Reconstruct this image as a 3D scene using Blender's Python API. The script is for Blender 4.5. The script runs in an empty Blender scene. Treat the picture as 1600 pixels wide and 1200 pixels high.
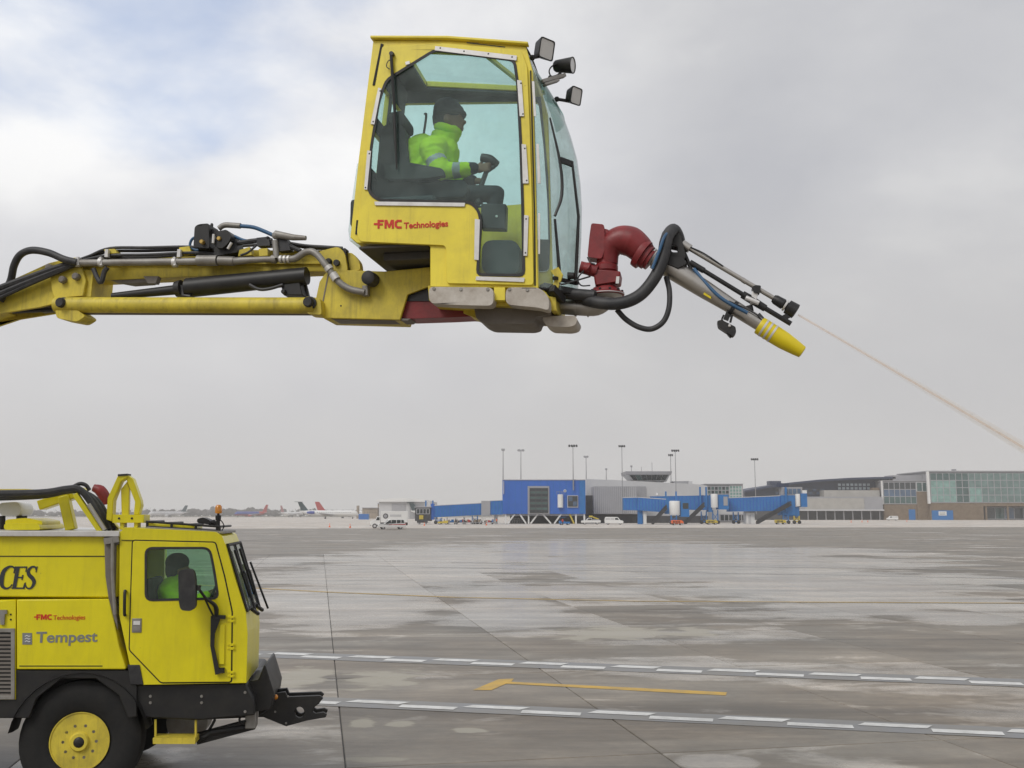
import bpy, bmesh, math, random
from mathutils import Vector, Matrix
from mathutils.geometry import tessellate_polygon

random.seed(7)
scene = bpy.context.scene
COL = scene.collection
R = math.radians

# ------------------------------------------------------------------ camera
FPX, CAMZ = 1556.0, 2.75                 # focal length in photo pixels (1600 wide), eye height at a cabin window
PITCH = math.atan(204.0 / FPX)           # horizon sits 204 px below the middle
cd = bpy.data.cameras.new('camera')
cd.sensor_width = 36.0
cd.lens = FPX * 36.0 / 1600.0
cd.clip_start, cd.clip_end = 0.05, 12000
cam = bpy.data.objects.new('camera', cd)
COL.objects.link(cam)
cam.location = (0, 0, CAMZ)
cam.rotation_euler = (R(90) + PITCH, 0, 0)
scene.camera = cam

# ------------------------------------------------------------------ light
SUN_AZ, SUN_EL = R(216), R(44)           # azimuth clockwise from +Y: behind the camera, to the left
SUND = Vector((math.sin(SUN_AZ) * math.cos(SUN_EL), math.cos(SUN_AZ) * math.cos(SUN_EL), math.sin(SUN_EL)))
sl = bpy.data.lights.new('sun', 'SUN')
sl.energy = 1.5
sl.angle = R(25)
sl.color = (1.0, 0.965, 0.91)
so = bpy.data.objects.new('sun', sl)
so.rotation_euler = SUND.to_track_quat('Z', 'Y').to_euler()
COL.objects.link(so)


def ray(px, py):
    x, u = (px - 800) / FPX, (600 - py) / FPX
    return Vector((x, math.cos(PITCH) - math.sin(PITCH) * u, math.sin(PITCH) + math.cos(PITCH) * u))


world = bpy.data.worlds.new('World')
scene.world = world
world.use_nodes = True
wn, wl = world.node_tree.nodes, world.node_tree.links
wn.clear()


def N(nodes, t, **kw):
    n = nodes.new(t)
    for k, v in kw.items():
        if k.startswith('i_'):
            n.inputs[k[2:].replace('_', ' ')].default_value = v
        else:
            setattr(n, k, v)
    return n


def ramp(nodes, stops, interp='LINEAR'):
    n = nodes.new('ShaderNodeValToRGB')
    cr = n.color_ramp
    cr.interpolation = interp
    while len(cr.elements) < len(stops):
        cr.elements.new(0.5)
    for e, (p, c) in zip(cr.elements, stops):
        e.position = p
        e.color = (c, c, c, 1) if isinstance(c, (int, float)) else (*c, 1)
    return n


def build_world():
    out = wn.new('ShaderNodeOutputWorld')
    bg = wn.new('ShaderNodeBackground')
    bg.inputs['Strength'].default_value = 0.1
    wl.new(bg.outputs[0], out.inputs[0])
    sky = wn.new('ShaderNodeTexSky')
    sky.sky_type = 'NISHITA'
    sky.sun_disc = False
    sky.sun_elevation = SUN_EL
    sky.sun_rotation = SUN_AZ
    sky.air_density, sky.dust_density, sky.ozone_density = 1.0, 2.0, 1.5
    tc = wn.new('ShaderNodeTexCoord')
    d = tc.outputs['Generated']
    sep = wn.new('ShaderNodeSeparateXYZ')
    wl.new(d, sep.inputs[0])
    # clouds: broad masses + wisps, flattened towards the horizon
    mp = wn.new('ShaderNodeMapping')
    mp.inputs['Scale'].default_value = (1.0, 1.0, 1.9)
    mp.inputs['Location'].default_value = (0.35, 0.2, 0.15)
    wl.new(d, mp.inputs[0])
    n1 = N(wn, 'ShaderNodeTexNoise', i_Scale=2.1, i_Detail=7.0, i_Roughness=0.52, i_Distortion=0.35)
    wl.new(mp.outputs[0], n1.inputs['Vector'])
    n2 = N(wn, 'ShaderNodeTexNoise', i_Scale=4.6, i_Detail=7.0, i_Roughness=0.52, i_Distortion=0.15)
    wl.new(mp.outputs[0], n2.inputs['Vector'])
    m = N(wn, 'ShaderNodeMath', operation='MULTIPLY_ADD')
    m.inputs[1].default_value = 0.40
    wl.new(n2.outputs[0], m.inputs[0])
    m0 = N(wn, 'ShaderNodeMath', operation='MULTIPLY')
    m0.inputs[1].default_value = 0.60
    wl.new(n1.outputs[0], m0.inputs[0])
    wl.new(m0.outputs[0], m.inputs[2])
    cloud = ramp(wn, [(0.36, (5.2, 5.28, 5.62)), (0.5, (6.0, 6.05, 6.28)), (0.64, (7.5, 7.5, 7.5))])
    wl.new(m.outputs[0], cloud.inputs[0])
    # thinner, brighter cloud around the break in the cover (upper left)
    g = ray(170, 210).normalized()
    dot = N(wn, 'ShaderNodeVectorMath', operation='DOT_PRODUCT')
    dot.inputs[1].default_value = g
    wl.new(d, dot.inputs[0])
    glow = ramp(wn, [(0.84, 1.0), (0.975, 1.33)], 'EASE')
    wl.new(dot.outputs['Value'], glow.inputs[0])
    mg = N(wn, 'ShaderNodeMix', data_type='RGBA', blend_type='MULTIPLY')
    mg.inputs[0].default_value = 1.0
    wl.new(cloud.outputs[0], mg.inputs[6])
    wl.new(glow.outputs[0], mg.inputs[7])
    # low cloud deck towards the horizon: even grey, a touch warm
    hz = ramp(wn, [(0.0, 1.0), (0.16, 0.55), (0.34, 0.0)], 'EASE')
    wl.new(sep.outputs['Z'], hz.inputs[0])
    mh = N(wn, 'ShaderNodeMix', data_type='RGBA')
    mh.inputs[7].default_value = (5.7, 5.6, 5.55, 1)
    wl.new(hz.outputs[0], mh.inputs[0])
    wl.new(mg.outputs[2], mh.inputs[6])
    # the break itself: Nishita sky shows through
    g2 = ray(165, -210).normalized()
    dot2 = N(wn, 'ShaderNodeVectorMath', operation='DOT_PRODUCT')
    dot2.inputs[1].default_value = g2
    wl.new(d, dot2.inputs[0])
    ad = N(wn, 'ShaderNodeMath', operation='MULTIPLY_ADD')
    ad.inputs[1].default_value = -0.075
    wl.new(n2.outputs[0], ad.inputs[0])
    wl.new(dot2.outputs['Value'], ad.inputs[2])
    gap = ramp(wn, [(0.922, 0.0), (0.956, 0.62)], 'EASE')
    wl.new(ad.outputs[0], gap.inputs[0])
    sm = N(wn, 'ShaderNodeMix', data_type='RGBA', blend_type='MULTIPLY')
    sm.inputs[0].default_value = 1.0
    sm.inputs[7].default_value = (2.0, 2.1, 2.25, 1)
    wl.new(sky.outputs[0], sm.inputs[6])
    fin = N(wn, 'ShaderNodeMix', data_type='RGBA')
    wl.new(gap.outputs[0], fin.inputs[0])
    wl.new(mh.outputs[2], fin.inputs[6])
    wl.new(sm.outputs[2], fin.inputs[7])
    wl.new(fin.outputs[2], bg.inputs['Color'])


build_world()

vs = scene.view_settings
vs.view_transform = 'Standard'
vs.look = 'None'
vs.exposure = 0.0
vs.gamma = 1.0
vs.use_curve_mapping = False
scene.render.engine = 'CYCLES'
cy = scene.cycles
cy.use_denoising = True
try:
    cy.denoiser = 'OPENIMAGEDENOISE'
except Exception:
    pass
cy.max_bounces = 8
cy.transparent_max_bounces = 16
cy.volume_bounces = 1
cy.caustics_reflective = cy.caustics_refractive = False
cy.sample_clamp_indirect = 5.0


# ------------------------------------------------------------------ geometry helpers
def at(px, py, Y):
    d = ray(px, py)
    t = Y / d.y
    return Vector((d.x * t, Y, CAMZ + d.z * t))


def gnd(px, py, z=0.0):
    d = ray(px, py)
    t = (z - CAMZ) / d.z
    return Vector((d.x * t, d.y * t, z))


class Frame:
    """A standing frame: local x along the thing, local y away from the camera, z up, origin on the ground."""
    def __init__(s, px, Y, ang):
        p = at(px, 804, Y)
        s.o = Vector((p.x, Y, 0))
        s.a = ang
        s.ux = Vector((math.cos(ang), math.sin(ang), 0))
        s.uy = Vector((-math.sin(ang), math.cos(ang), 0))

    def p(s, px, py, w=0.0):
        d = ray(px, py)
        c = Vector((0, 0, CAMZ)) - s.o
        t = (w - c.dot(s.uy)) / d.dot(s.uy)
        q = c + d * t
        return Vector((q.dot(s.ux), w, q.z))

    def xz(s, pts, w=0.0):
        return [(q.x, q.z) for q in (s.p(x, y, w) for x, y in pts)]

    def pts(s, l):
        return [s.p(*q) for q in l]


def smooth_path(pts, k=6):
    pts = [Vector(p) for p in pts]
    if len(pts) < 3:
        return pts
    out = []
    ext = [pts[0] * 2 - pts[1]] + pts + [pts[-1] * 2 - pts[-2]]
    for i in range(1, len(ext) - 2):
        a, b, c, d = ext[i - 1:i + 3]
        for j in range(k):
            t = j / k
            out.append(0.5 * ((2 * b) + (c - a) * t + (2 * a - 5 * b + 4 * c - d) * t * t + (3 * b - a - 3 * c + d) * t ** 3))
    out.append(pts[-1])
    return out


class MB:
    def __init__(s):
        s.v, s.f, s.m = [], [], []

    def add(s, vs_, fs, mi=0):
        o = len(s.v)
        s.v += [tuple(p) for p in vs_]
        s.f += [tuple(i + o for i in f) for f in fs]
        s.m += [mi] * len(fs)
        return s

    def box(s, x0, x1, y0, y1, z0, z1, mi=0):
        v = [(x, y, z) for z in (z0, z1) for y in (y0, y1) for x in (x0, x1)]
        return s.add(v, [(0, 2, 3, 1), (4, 5, 7, 6), (0, 1, 5, 4), (2, 6, 7, 3), (0, 4, 6, 2), (1, 3, 7, 5)], mi)

    def hexa(s, v8, mi=0):
        return s.add(v8, [(0, 2, 3, 1), (4, 5, 7, 6), (0, 1, 5, 4), (2, 6, 7, 3), (0, 4, 6, 2), (1, 3, 7, 5)], mi)

    def bar(s, p0, p1, w, h, up=(0, 0, 1), mi=0):
        """box section from p0 to p1: w across, h along up"""
        p0, p1 = Vector(p0), Vector(p1)
        d = (p1 - p0).normalized()
        u = Vector(up)
        if abs(d.dot(u)) > 0.98:
            u = Vector((1, 0, 0))
        a = d.cross(u).normalized()
        u = a.cross(d).normalized()
        v = []
        for q in (p0, p1):
            for j in (-1, 1):
                for i in (-1, 1):
                    v.append(q + a * (i * w / 2) + u * (j * h / 2))
        return s.hexa(v, mi)

    def prism(s, poly, y0, y1, holes=(), mi=0):
        """outline in (x, z), pushed from y0 to y1"""
        loops = [list(poly)] + [list(h) for h in holes]
        flat = [p for l in loops for p in l]
        tris = tessellate_polygon([[Vector((x, z, 0)) for x, z in l] for l in loops])
        n = len(flat)
        v = [(x, y0, z) for x, z in flat] + [(x, y1, z) for x, z in flat]
        f = [tuple(t) for t in tris] + [tuple(i + n for i in reversed(t)) for t in tris]
        o = 0
        for l in loops:
            k = len(l)
            for i in range(k):
                a, b = o + i, o + (i + 1) % k
                f.append((a, b, b + n, a + n))
            o += k
        return s.add(v, f, mi)

    def slab(s, poly, z0, z1, mi=0):
        """outline in (x, y), pushed from z0 to z1"""
        tris = tessellate_polygon([[Vector((x, y, 0)) for x, y in poly]])
        n = len(poly)
        v = [(x, y, z0) for x, y in poly] + [(x, y, z1) for x, y in poly]
        f = [tuple(t) for t in tris] + [tuple(i + n for i in reversed(t)) for t in tris]
        f += [(i, (i + 1) % n, (i + 1) % n + n, i + n) for i in range(n)]
        return s.add(v, f, mi)

    def tube(s, pts, r, n=10, k=0, mi=0, flat=1.0):
        pts = [Vector(p) for p in pts]
        if k:
            m0 = len(pts)
            rr = list(r) if isinstance(r, (list, tuple)) else None
            pts = smooth_path(pts, k)
            if rr:
                r = []
                for i in range(len(pts)):
                    t = i / (len(pts) - 1) * (m0 - 1)
                    a = min(int(t), m0 - 2)
                    r.append(rr[a] + (rr[a + 1] - rr[a]) * (t - a))
        if not isinstance(r, (list, tuple)):
            r = [r] * len(pts)
        tg = []
        for i in range(len(pts)):
            a, b = pts[max(i - 1, 0)], pts[min(i + 1, len(pts) - 1)]
            d = b - a
            tg.append(d.normalized() if d.length > 1e-9 else Vector((1, 0, 0)))
        u = tg[0].cross(Vector((0, 0, 1)))
        if u.length < 0.05:
            u = tg[0].cross(Vector((0, 1, 0)))
        u.normalize()
        v, f = [], []
        for i, (p, t) in enumerate(zip(pts, tg)):
            u = (u - t * u.dot(t)).normalized()
            w = t.cross(u)
            for j in range(n):
                a = 2 * math.pi * j / n
                v.append(p + (u * math.cos(a) + w * math.sin(a) * flat) * r[i])
        for i in range(len(pts) - 1):
            for j in range(n):
                j2 = (j + 1) % n
                f.append((i * n + j, i * n + j2, (i + 1) * n + j2, (i + 1) * n + j))
        f.append(tuple(reversed(range(n))))
        f.append(tuple((len(pts) - 1) * n + j for j in range(n)))
        return s.add(v, f, mi)

    def lathe(s, p0, d, prof, n=20, mi=0):
        """profile [(distance along d, radius)]"""
        p0, d = Vector(p0), Vector(d).normalized()
        pts = [p0 + d * a for a, _ in prof]
        u = d.cross(Vector((0, 0, 1)))
        if u.length < 0.05:
            u = d.cross(Vector((0, 1, 0)))
        u.normalize()
        w = d.cross(u)
        v, f = [], []
        for p, (_, r) in zip(pts, prof):
            for j in range(n):
                a = 2 * math.pi * j / n
                v.append(p + (u * math.cos(a) + w * math.sin(a)) * max(r, 1e-4))
        for i in range(len(pts) - 1):
            for j in range(n):
                j2 = (j + 1) % n
                f.append((i * n + j, i * n + j2, (i + 1) * n + j2, (i + 1) * n + j))
        f.append(tuple(reversed(range(n))))
        f.append(tuple((len(pts) - 1) * n + j for j in range(n)))
        return s.add(v, f, mi)

    def ball(s, c, r, n=14, mi=0, rot=None):
        c = Vector(c)
        if not isinstance(r, (list, tuple)):
            r = (r, r, r)
        v, f = [], []
        m = max(n // 2, 4)
        for i in range(m + 1):
            th = math.pi * i / m
            for j in range(n):
                ph = 2 * math.pi * j / n
                q = Vector((r[0] * math.sin(th) * math.cos(ph), r[1] * math.sin(th) * math.sin(ph), r[2] * math.cos(th)))
                if rot is not None:
                    q = rot @ q
                v.append(c + q)
        for i in range(m):
            for j in range(n):
                j2 = (j + 1) % n
                f.append((i * n + j, (i + 1) * n + j, (i + 1) * n + j2, i * n + j2))
        return s.add(v, f, mi)

    def capsule(s, p0, p1, r0, r1=None, n=12):
        r1 = r0 if r1 is None else r1
        p0, p1 = Vector(p0), Vector(p1)
        L = (p1 - p0).length
        pr = [(-r0 * math.cos(a), r0 * math.sin(a)) for a in (0.05, 0.5, 1.0, 1.5)]
        pr += [(L + r1 * math.sin(a), r1 * math.cos(a)) for a in (0.05, 0.55, 1.05, 1.5)]
        return s.lathe(p0, p1 - p0, pr, n)

    def mesh(s, name, smooth=40):
        me = bpy.data.meshes.new(name)
        me.from_pydata(s.v, [], s.f)
        for p, i in zip(me.polygons, s.m):
            p.material_index = i
        bm = bmesh.new()
        bm.from_mesh(me)
        bmesh.ops.recalc_face_normals(bm, faces=bm.faces)
        bm.to_mesh(me)
        bm.free()
        if smooth:
            me.polygons.foreach_set('use_smooth', [True] * len(me.polygons))
            me.set_sharp_from_angle(angle=R(smooth))
        return me

    def build(s, name, mats, parent=None, bevel=0, smooth=40, seg=2):
        me = s.mesh(name, smooth)
        for m in (mats if isinstance(mats, (list, tuple)) else [mats]):
            me.materials.append(m)
        o = bpy.data.objects.new(name, me)
        COL.objects.link(o)
        if parent is not None:
            o.parent = parent
        if bevel:
            b = o.modifiers.new('bevel', 'BEVEL')
            b.width = bevel
            b.segments = seg
            b.limit_method = 'ANGLE'
            b.angle_limit = R(35)
            b.harden_normals = False
        return o


def empty(name, loc=(0, 0, 0), rz=0.0):
    o = bpy.data.objects.new(name, None)
    o.location = loc
    o.rotation_euler = (0, 0, rz)
    o.empty_display_size = 0.3
    COL.objects.link(o)
    return o


def tag(o, label, cat, group=None, kind=None):
    if label:
        o['label'] = label
    if cat:
        o['category'] = cat
    if group:
        o['group'] = group
    if kind:
        o['kind'] = kind
    return o


def structure(o, label=None):
    o['kind'] = 'structure'
    if label:
        o['label'] = label
    return o


def text(name, body, h, mat, parent, loc, bold=0.0, shear=0.0, sx=1.0, rot=(R(90), 0, 0), depth=0.002, space=1.0):
    cu = bpy.data.curves.new(name, 'FONT')
    cu.body = body
    cu.size = h / 0.73
    cu.offset = bold
    cu.shear = shear
    cu.extrude = depth
    cu.space_character = space
    t = bpy.data.objects.new(name + '_tmp', cu)
    COL.objects.link(t)
    dg = bpy.context.evaluated_depsgraph_get()
    me = bpy.data.meshes.new_from_object(t.evaluated_get(dg))
    bpy.data.objects.remove(t)
    me.transform(Matrix.Translation(loc) @ Matrix.Rotation(rot[2], 4, 'Z') @ Matrix.Rotation(rot[0], 4, 'X') @ Matrix.Scale(sx, 4, (1, 0, 0)))
    me.materials.clear()
    me.materials.append(mat)
    o = bpy.data.objects.new(name, me)
    COL.objects.link(o)
    o.parent = parent
    return o


def fmc(name, mat, parent, fr, x0, y0, h_, w):
    """bold block letters of the maker's mark, in photo pixels on a side plane of frame fr"""
    F_ = [(0.10, 0), (0.34, 0), (0.34, 0.36), (0.70, 0.36), (0.70, 0.60), (0.34, 0.60), (0.34, 0.76), (0.80, 0.76), (0.80, 1), (0.10, 1), (0.10, 0.62), (-0.32, 0.62), (-0.32, 0.40), (0.10, 0.40)]
    M_ = [(0, 0), (0.24, 0), (0.24, 0.58), (0.45, 0.06), (0.62, 0.06), (0.83, 0.58), (0.83, 0), (1.07, 0), (1.07, 1), (0.76, 1), (0.535, 0.44), (0.31, 1), (0, 1)]
    C_ = [(0.80, 0.0), (0.28, 0.0), (0.0, 0.24), (0.0, 0.76), (0.28, 1.0), (0.80, 1.0), (0.80, 0.76), (0.38, 0.76), (0.25, 0.64), (0.25, 0.36), (0.38, 0.24), (0.80, 0.24)]
    for poly, dx in ((F_, 0.0), (M_, 0.90), (C_, 2.07)):
        q = [(x0 + (dx + x) * h_, y0 - y * h_) for x, y in poly]
        MB().prism(fr.xz(q, w), w - 0.002, w + 0.0015).build(name, mat, parent, smooth=0)


# ------------------------------------------------------------------ materials
def pbr(name, col, rough=0.5, metal=0.0, var=0.10, scale=5.0, dirt=0.0, dirtcol=(0.06, 0.055, 0.045), dscale=3.0,
        dthr=0.52, bump=0.0, bscale=60.0, coat=0.0, spec=0.5, streak=1.0, emit=None, runs=0.0):
    m = bpy.data.materials.new(name)
    m.use_nodes = True
    nd, lk = m.node_tree.nodes, m.node_tree.links
    b = nd['Principled BSDF']
    b.inputs['Metallic'].default_value = metal
    b.inputs['Specular IOR Level'].default_value = spec
    b.inputs['Coat Weight'].default_value = coat
    b.inputs['Coat Roughness'].default_value = 0.15
    tc = nd.new('ShaderNodeTexCoord')
    n1 = N(nd, 'ShaderNodeTexNoise', i_Scale=scale, i_Detail=6.0, i_Roughness=0.6)
    lk.new(tc.outputs['Object'], n1.inputs['Vector'])
    r1 = ramp(nd, [(0.25, tuple(c * (1 - var) for c in col)), (0.75, tuple(min(c * (1 + var), 1) for c in col))])
    lk.new(n1.outputs[0], r1.inputs[0])
    colo = r1.outputs[0]
    rgh = N(nd, 'ShaderNodeMapRange')
    rgh.inputs[3].default_value = max(rough - 0.08, 0.02)
    rgh.inputs[4].default_value = min(rough + 0.12, 1)
    lk.new(n1.outputs[0], rgh.inputs[0])
    if dirt:
        mp = nd.new('ShaderNodeMapping')
        mp.inputs['Scale'].default_value = (streak, streak, 1)
        lk.new(tc.outputs['Object'], mp.inputs[0])
        n2 = N(nd, 'ShaderNodeTexNoise', i_Scale=dscale, i_Detail=9.0, i_Roughness=0.68)
        lk.new(mp.outputs[0], n2.inputs['Vector'])
        r2 = ramp(nd, [(dthr - 0.12, 0.0), (dthr + 0.2, dirt)])
        lk.new(n2.outputs[0], r2.inputs[0])
        mx = N(nd, 'ShaderNodeMix', data_type='RGBA')
        mx.inputs[7].default_value = (*dirtcol, 1)
        lk.new(r2.outputs[0], mx.inputs[0])
        lk.new(colo, mx.inputs[6])
        colo = mx.outputs[2]
    if runs:
        mp2 = nd.new('ShaderNodeMapping')
        mp2.inputs['Scale'].default_value = (13, 13, 0.9)
        lk.new(tc.outputs['Object'], mp2.inputs[0])
        n4 = N(nd, 'ShaderNodeTexNoise', i_Scale=1.6, i_Detail=5.0, i_Roughness=0.6, i_Distortion=0.15)
        lk.new(mp2.outputs[0], n4.inputs['Vector'])
        r4 = ramp(nd, [(0.54, 0.0), (0.74, runs)])
        lk.new(n4.outputs[0], r4.inputs[0])
        m4 = N(nd, 'ShaderNodeMix', data_type='RGBA')
        m4.inputs[7].default_value = (*dirtcol, 1)
        lk.new(r4.outputs[0], m4.inputs[0])
        lk.new(colo, m4.inputs[6])
        colo = m4.outputs[2]
        # small chips
        n5 = N(nd, 'ShaderNodeTexNoise', i_Scale=34.0, i_Detail=3.0, i_Roughness=0.6)
        lk.new(tc.outputs['Object'], n5.inputs['Vector'])
        r5 = ramp(nd, [(0.735, 0.0), (0.76, 0.6)])
        lk.new(n5.outputs[0], r5.inputs[0])
        m5 = N(nd, 'ShaderNodeMix', data_type='RGBA')
        m5.inputs[7].default_value = (0.10, 0.08, 0.06, 1)
        lk.new(r5.outputs[0], m5.inputs[0])
        lk.new(colo, m5.inputs[6])
        colo = m5.outputs[2]
    lk.new(colo, b.inputs['Base Color'])
    lk.new(rgh.outputs[0], b.inputs['Roughness'])
    if bump:
        n3 = N(nd, 'ShaderNodeTexNoise', i_Scale=bscale, i_Detail=3.0)
        lk.new(tc.outputs['Object'], n3.inputs['Vector'])
        bp = N(nd, 'ShaderNodeBump', i_Strength=bump, i_Distance=0.01)
        lk.new(n3.outputs[0], bp.inputs['Height'])
        lk.new(bp.outputs[0], b.inputs['Normal'])
    if emit:
        b.inputs['Emission Color'].default_value = (*emit[0], 1)
        b.inputs['Emission Strength'].default_value = emit[1]
    return m


def glass(name, tint, ior=1.45, rough=0.0, film=0.0):
    """window glass as a thin pane: tinted straight-through light and a Fresnel reflection, a pale film for dirt and a painted veil of reflected sky"""
    m = bpy.data.materials.new(name)
    m.use_nodes = True
    nd, lk = m.node_tree.nodes, m.node_tree.links
    nd.remove(nd['Principled BSDF'])
    out = nd['Material Output']
    tr = nd.new('ShaderNodeBsdfTransparent')
    tr.inputs[0].default_value = (*tint, 1)
    gl = nd.new('ShaderNodeBsdfGlossy')
    gl.inputs['Roughness'].default_value = rough
    fr = N(nd, 'ShaderNodeFresnel', i_IOR=ior)
    mx = nd.new('ShaderNodeMixShader')
    gb = nd.new("ShaderNodeNewGeometry"); iv = N(nd, "ShaderNodeMath", operation="MULTIPLY_ADD"); iv.inputs[1].default_value = -1.0; iv.inputs[2].default_value = 1.0; lk.new(gb.outputs["Backfacing"], iv.inputs[0]); mm = N(nd, "ShaderNodeMath", operation="MULTIPLY"); lk.new(fr.outputs[0], mm.inputs[0]); lk.new(iv.outputs[0], mm.inputs[1]); lk.new(mm.outputs[0], mx.inputs[0])
    lk.new(tr.outputs[0], mx.inputs[1])
    lk.new(gl.outputs[0], mx.inputs[2])
    last = mx
    if film:
        tc = nd.new('ShaderNodeTexCoord')
        n1 = N(nd, 'ShaderNodeTexNoise', i_Scale=4.0, i_Detail=7.0, i_Roughness=0.65)
        lk.new(tc.outputs['Object'], n1.inputs['Vector'])
        r = ramp(nd, [(0.3, film * 0.25), (0.75, film * 1.4)])
        lk.new(n1.outputs[0], r.inputs[0])
        df = nd.new('ShaderNodeBsdfDiffuse')
        df.inputs[0].default_value = (0.55, 0.62, 0.60, 1)  # pale veil colour: stands in for reflected sky as well as dirt
        m2 = nd.new('ShaderNodeMixShader')
        lk.new(r.outputs[0], m2.inputs[0])
        lk.new(mx.outputs[0], m2.inputs[1])
        lk.new(df.outputs[0], m2.inputs[2])
        last = m2
    lk.new(last.outputs[0], out.inputs[0])
    return m


YEL = pbr('cabin_yellow_paint', (0.90, 0.745, 0.06), 0.40, var=0.05, runs=0.22, dirt=0.35, dirtcol=(0.30, 0.22, 0.06), dscale=2.2, dthr=0.56, coat=0.15)
YELB = pbr('boom_yellow_paint', (0.72, 0.58, 0.06), 0.5, var=0.10, runs=0.4, dirt=0.55, dirtcol=(0.16, 0.12, 0.05), dscale=3.0, dthr=0.53, streak=1.6, bump=0.05)
YELT = pbr('truck_yellow_paint', (0.82, 0.72, 0.008), 0.34, var=0.04, runs=0.14, dirt=0.22, dirtcol=(0.30, 0.24, 0.03), dscale=1.8, dthr=0.57, coat=0.25, streak=2.5)
SEAM = pbr('seam_black', (0.012, 0.012, 0.012), 0.7)
RUB = pbr('black_rubber', (0.022, 0.022, 0.024), 0.62, var=0.3, dirt=0.35, dirtcol=(0.10, 0.095, 0.09), dscale=9)
HOSE = pbr('black_hose', (0.028, 0.029, 0.033), 0.5, var=0.25, dirt=0.4, dirtcol=(0.11, 0.105, 0.10), dscale=8, bump=0.2, bscale=120)
BLK = pbr('black_painted_steel', (0.012, 0.012, 0.013), 0.45, var=0.2, dirt=0.35, dirtcol=(0.05, 0.045, 0.037), dscale=6)
STEEL = pbr('stainless_tube', (0.50, 0.48, 0.45), 0.34, metal=0.85, var=0.12, dirt=0.45, dirtcol=(0.20, 0.17, 0.13), dscale=5)
GALV = pbr('grey_pipe', (0.33, 0.32, 0.30), 0.5, metal=0.35, var=0.15, dirt=0.6, dirtcol=(0.14, 0.11, 0.085), dscale=6)
ALU = pbr('aluminium_trim', (0.72, 0.71, 0.70), 0.42, metal=0.25, var=0.06, dirt=0.35, dirtcol=(0.35, 0.32, 0.28), dscale=8)
RED = pbr('turret_red_paint', (0.27, 0.028, 0.032), 0.45, var=0.2, dirt=0.5, dirtcol=(0.06, 0.02, 0.02), dscale=7, bump=0.15, bscale=40)
CUSH = pbr('bumper_vinyl', (0.62, 0.58, 0.52), 0.6, var=0.08, dirt=0.75, dirtcol=(0.26, 0.21, 0.16), dscale=5, dthr=0.5, bump=0.1)
BELLY = pbr('belly_pan', (0.22, 0.20, 0.18), 0.6, var=0.2, dirt=0.7, dirtcol=(0.09, 0.07, 0.055), dscale=5)
DARKIN = pbr('cabin_lining', (0.045, 0.055, 0.06), 0.75, var=0.15)
SEATM = pbr('seat_fabric', (0.03, 0.034, 0.038), 0.9, var=0.2)
HIVIS = pbr('hi_vis_fabric', (0.62, 1.0, 0.02), 0.8, var=0.14, scale=9, bump=0.4, bscale=22)
HIVIS.node_tree.nodes['Principled BSDF'].inputs['Emission Color'].default_value = (0, 0, 0, 1)
REFL = pbr('reflective_band', (0.45, 0.47, 0.48), 0.5, var=0.08)
SKIN = pbr('skin', (0.26, 0.14, 0.09), 0.55, var=0.12)
NAVY = pbr('dark_knit', (0.015, 0.018, 0.026), 0.95, var=0.25, bump=0.5, bscale=120)
PANTS = pbr('dark_trousers', (0.03, 0.036, 0.042), 0.9, var=0.2, bump=0.2, bscale=40)
BLUEH = pbr('blue_hose', (0.03, 0.12, 0.26), 0.5, var=0.2, dirt=0.4, dirtcol=(0.12, 0.13, 0.14), dscale=9)
BRASS = pbr('brass', (0.52, 0.36, 0.11), 0.4, metal=0.7, var=0.15)
REDT = pbr('red_lettering', (0.62, 0.03, 0.012), 0.5, var=0.06)
GREYT = pbr('grey_lettering', (0.22, 0.23, 0.23), 0.5, var=0.06)
INK = pbr('dark_lettering', (0.035, 0.04, 0.05), 0.5, var=0.1)
LENS = pbr('lamp_lens', (0.72, 0.71, 0.68), 0.12, var=0.05, bump=0.3, bscale=90, coat=1.0)
NOZ = pbr('nozzle_yellow_rubber', (0.78, 0.62, 0.01), 0.42, var=0.06, dirt=0.2, dirtcol=(0.3, 0.2, 0.03))
CABGLASS = glass('tinted_cabin_glass', (0.87, 0.97, 0.957), 1.5, film=0.075)
WSGLASS = glass('windshield_glass', (0.90, 0.955, 0.95), 1.5, film=0.20)  # strong film paints the pale light reflection onto the windshield
TRGLASS = glass('truck_side_glass', (0.78, 0.92, 0.82), 1.5, film=0.05)
WHITE = pbr('white_paint', (0.78, 0.78, 0.77), 0.4, var=0.04, dirt=0.2, dirtcol=(0.4, 0.38, 0.34))


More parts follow.
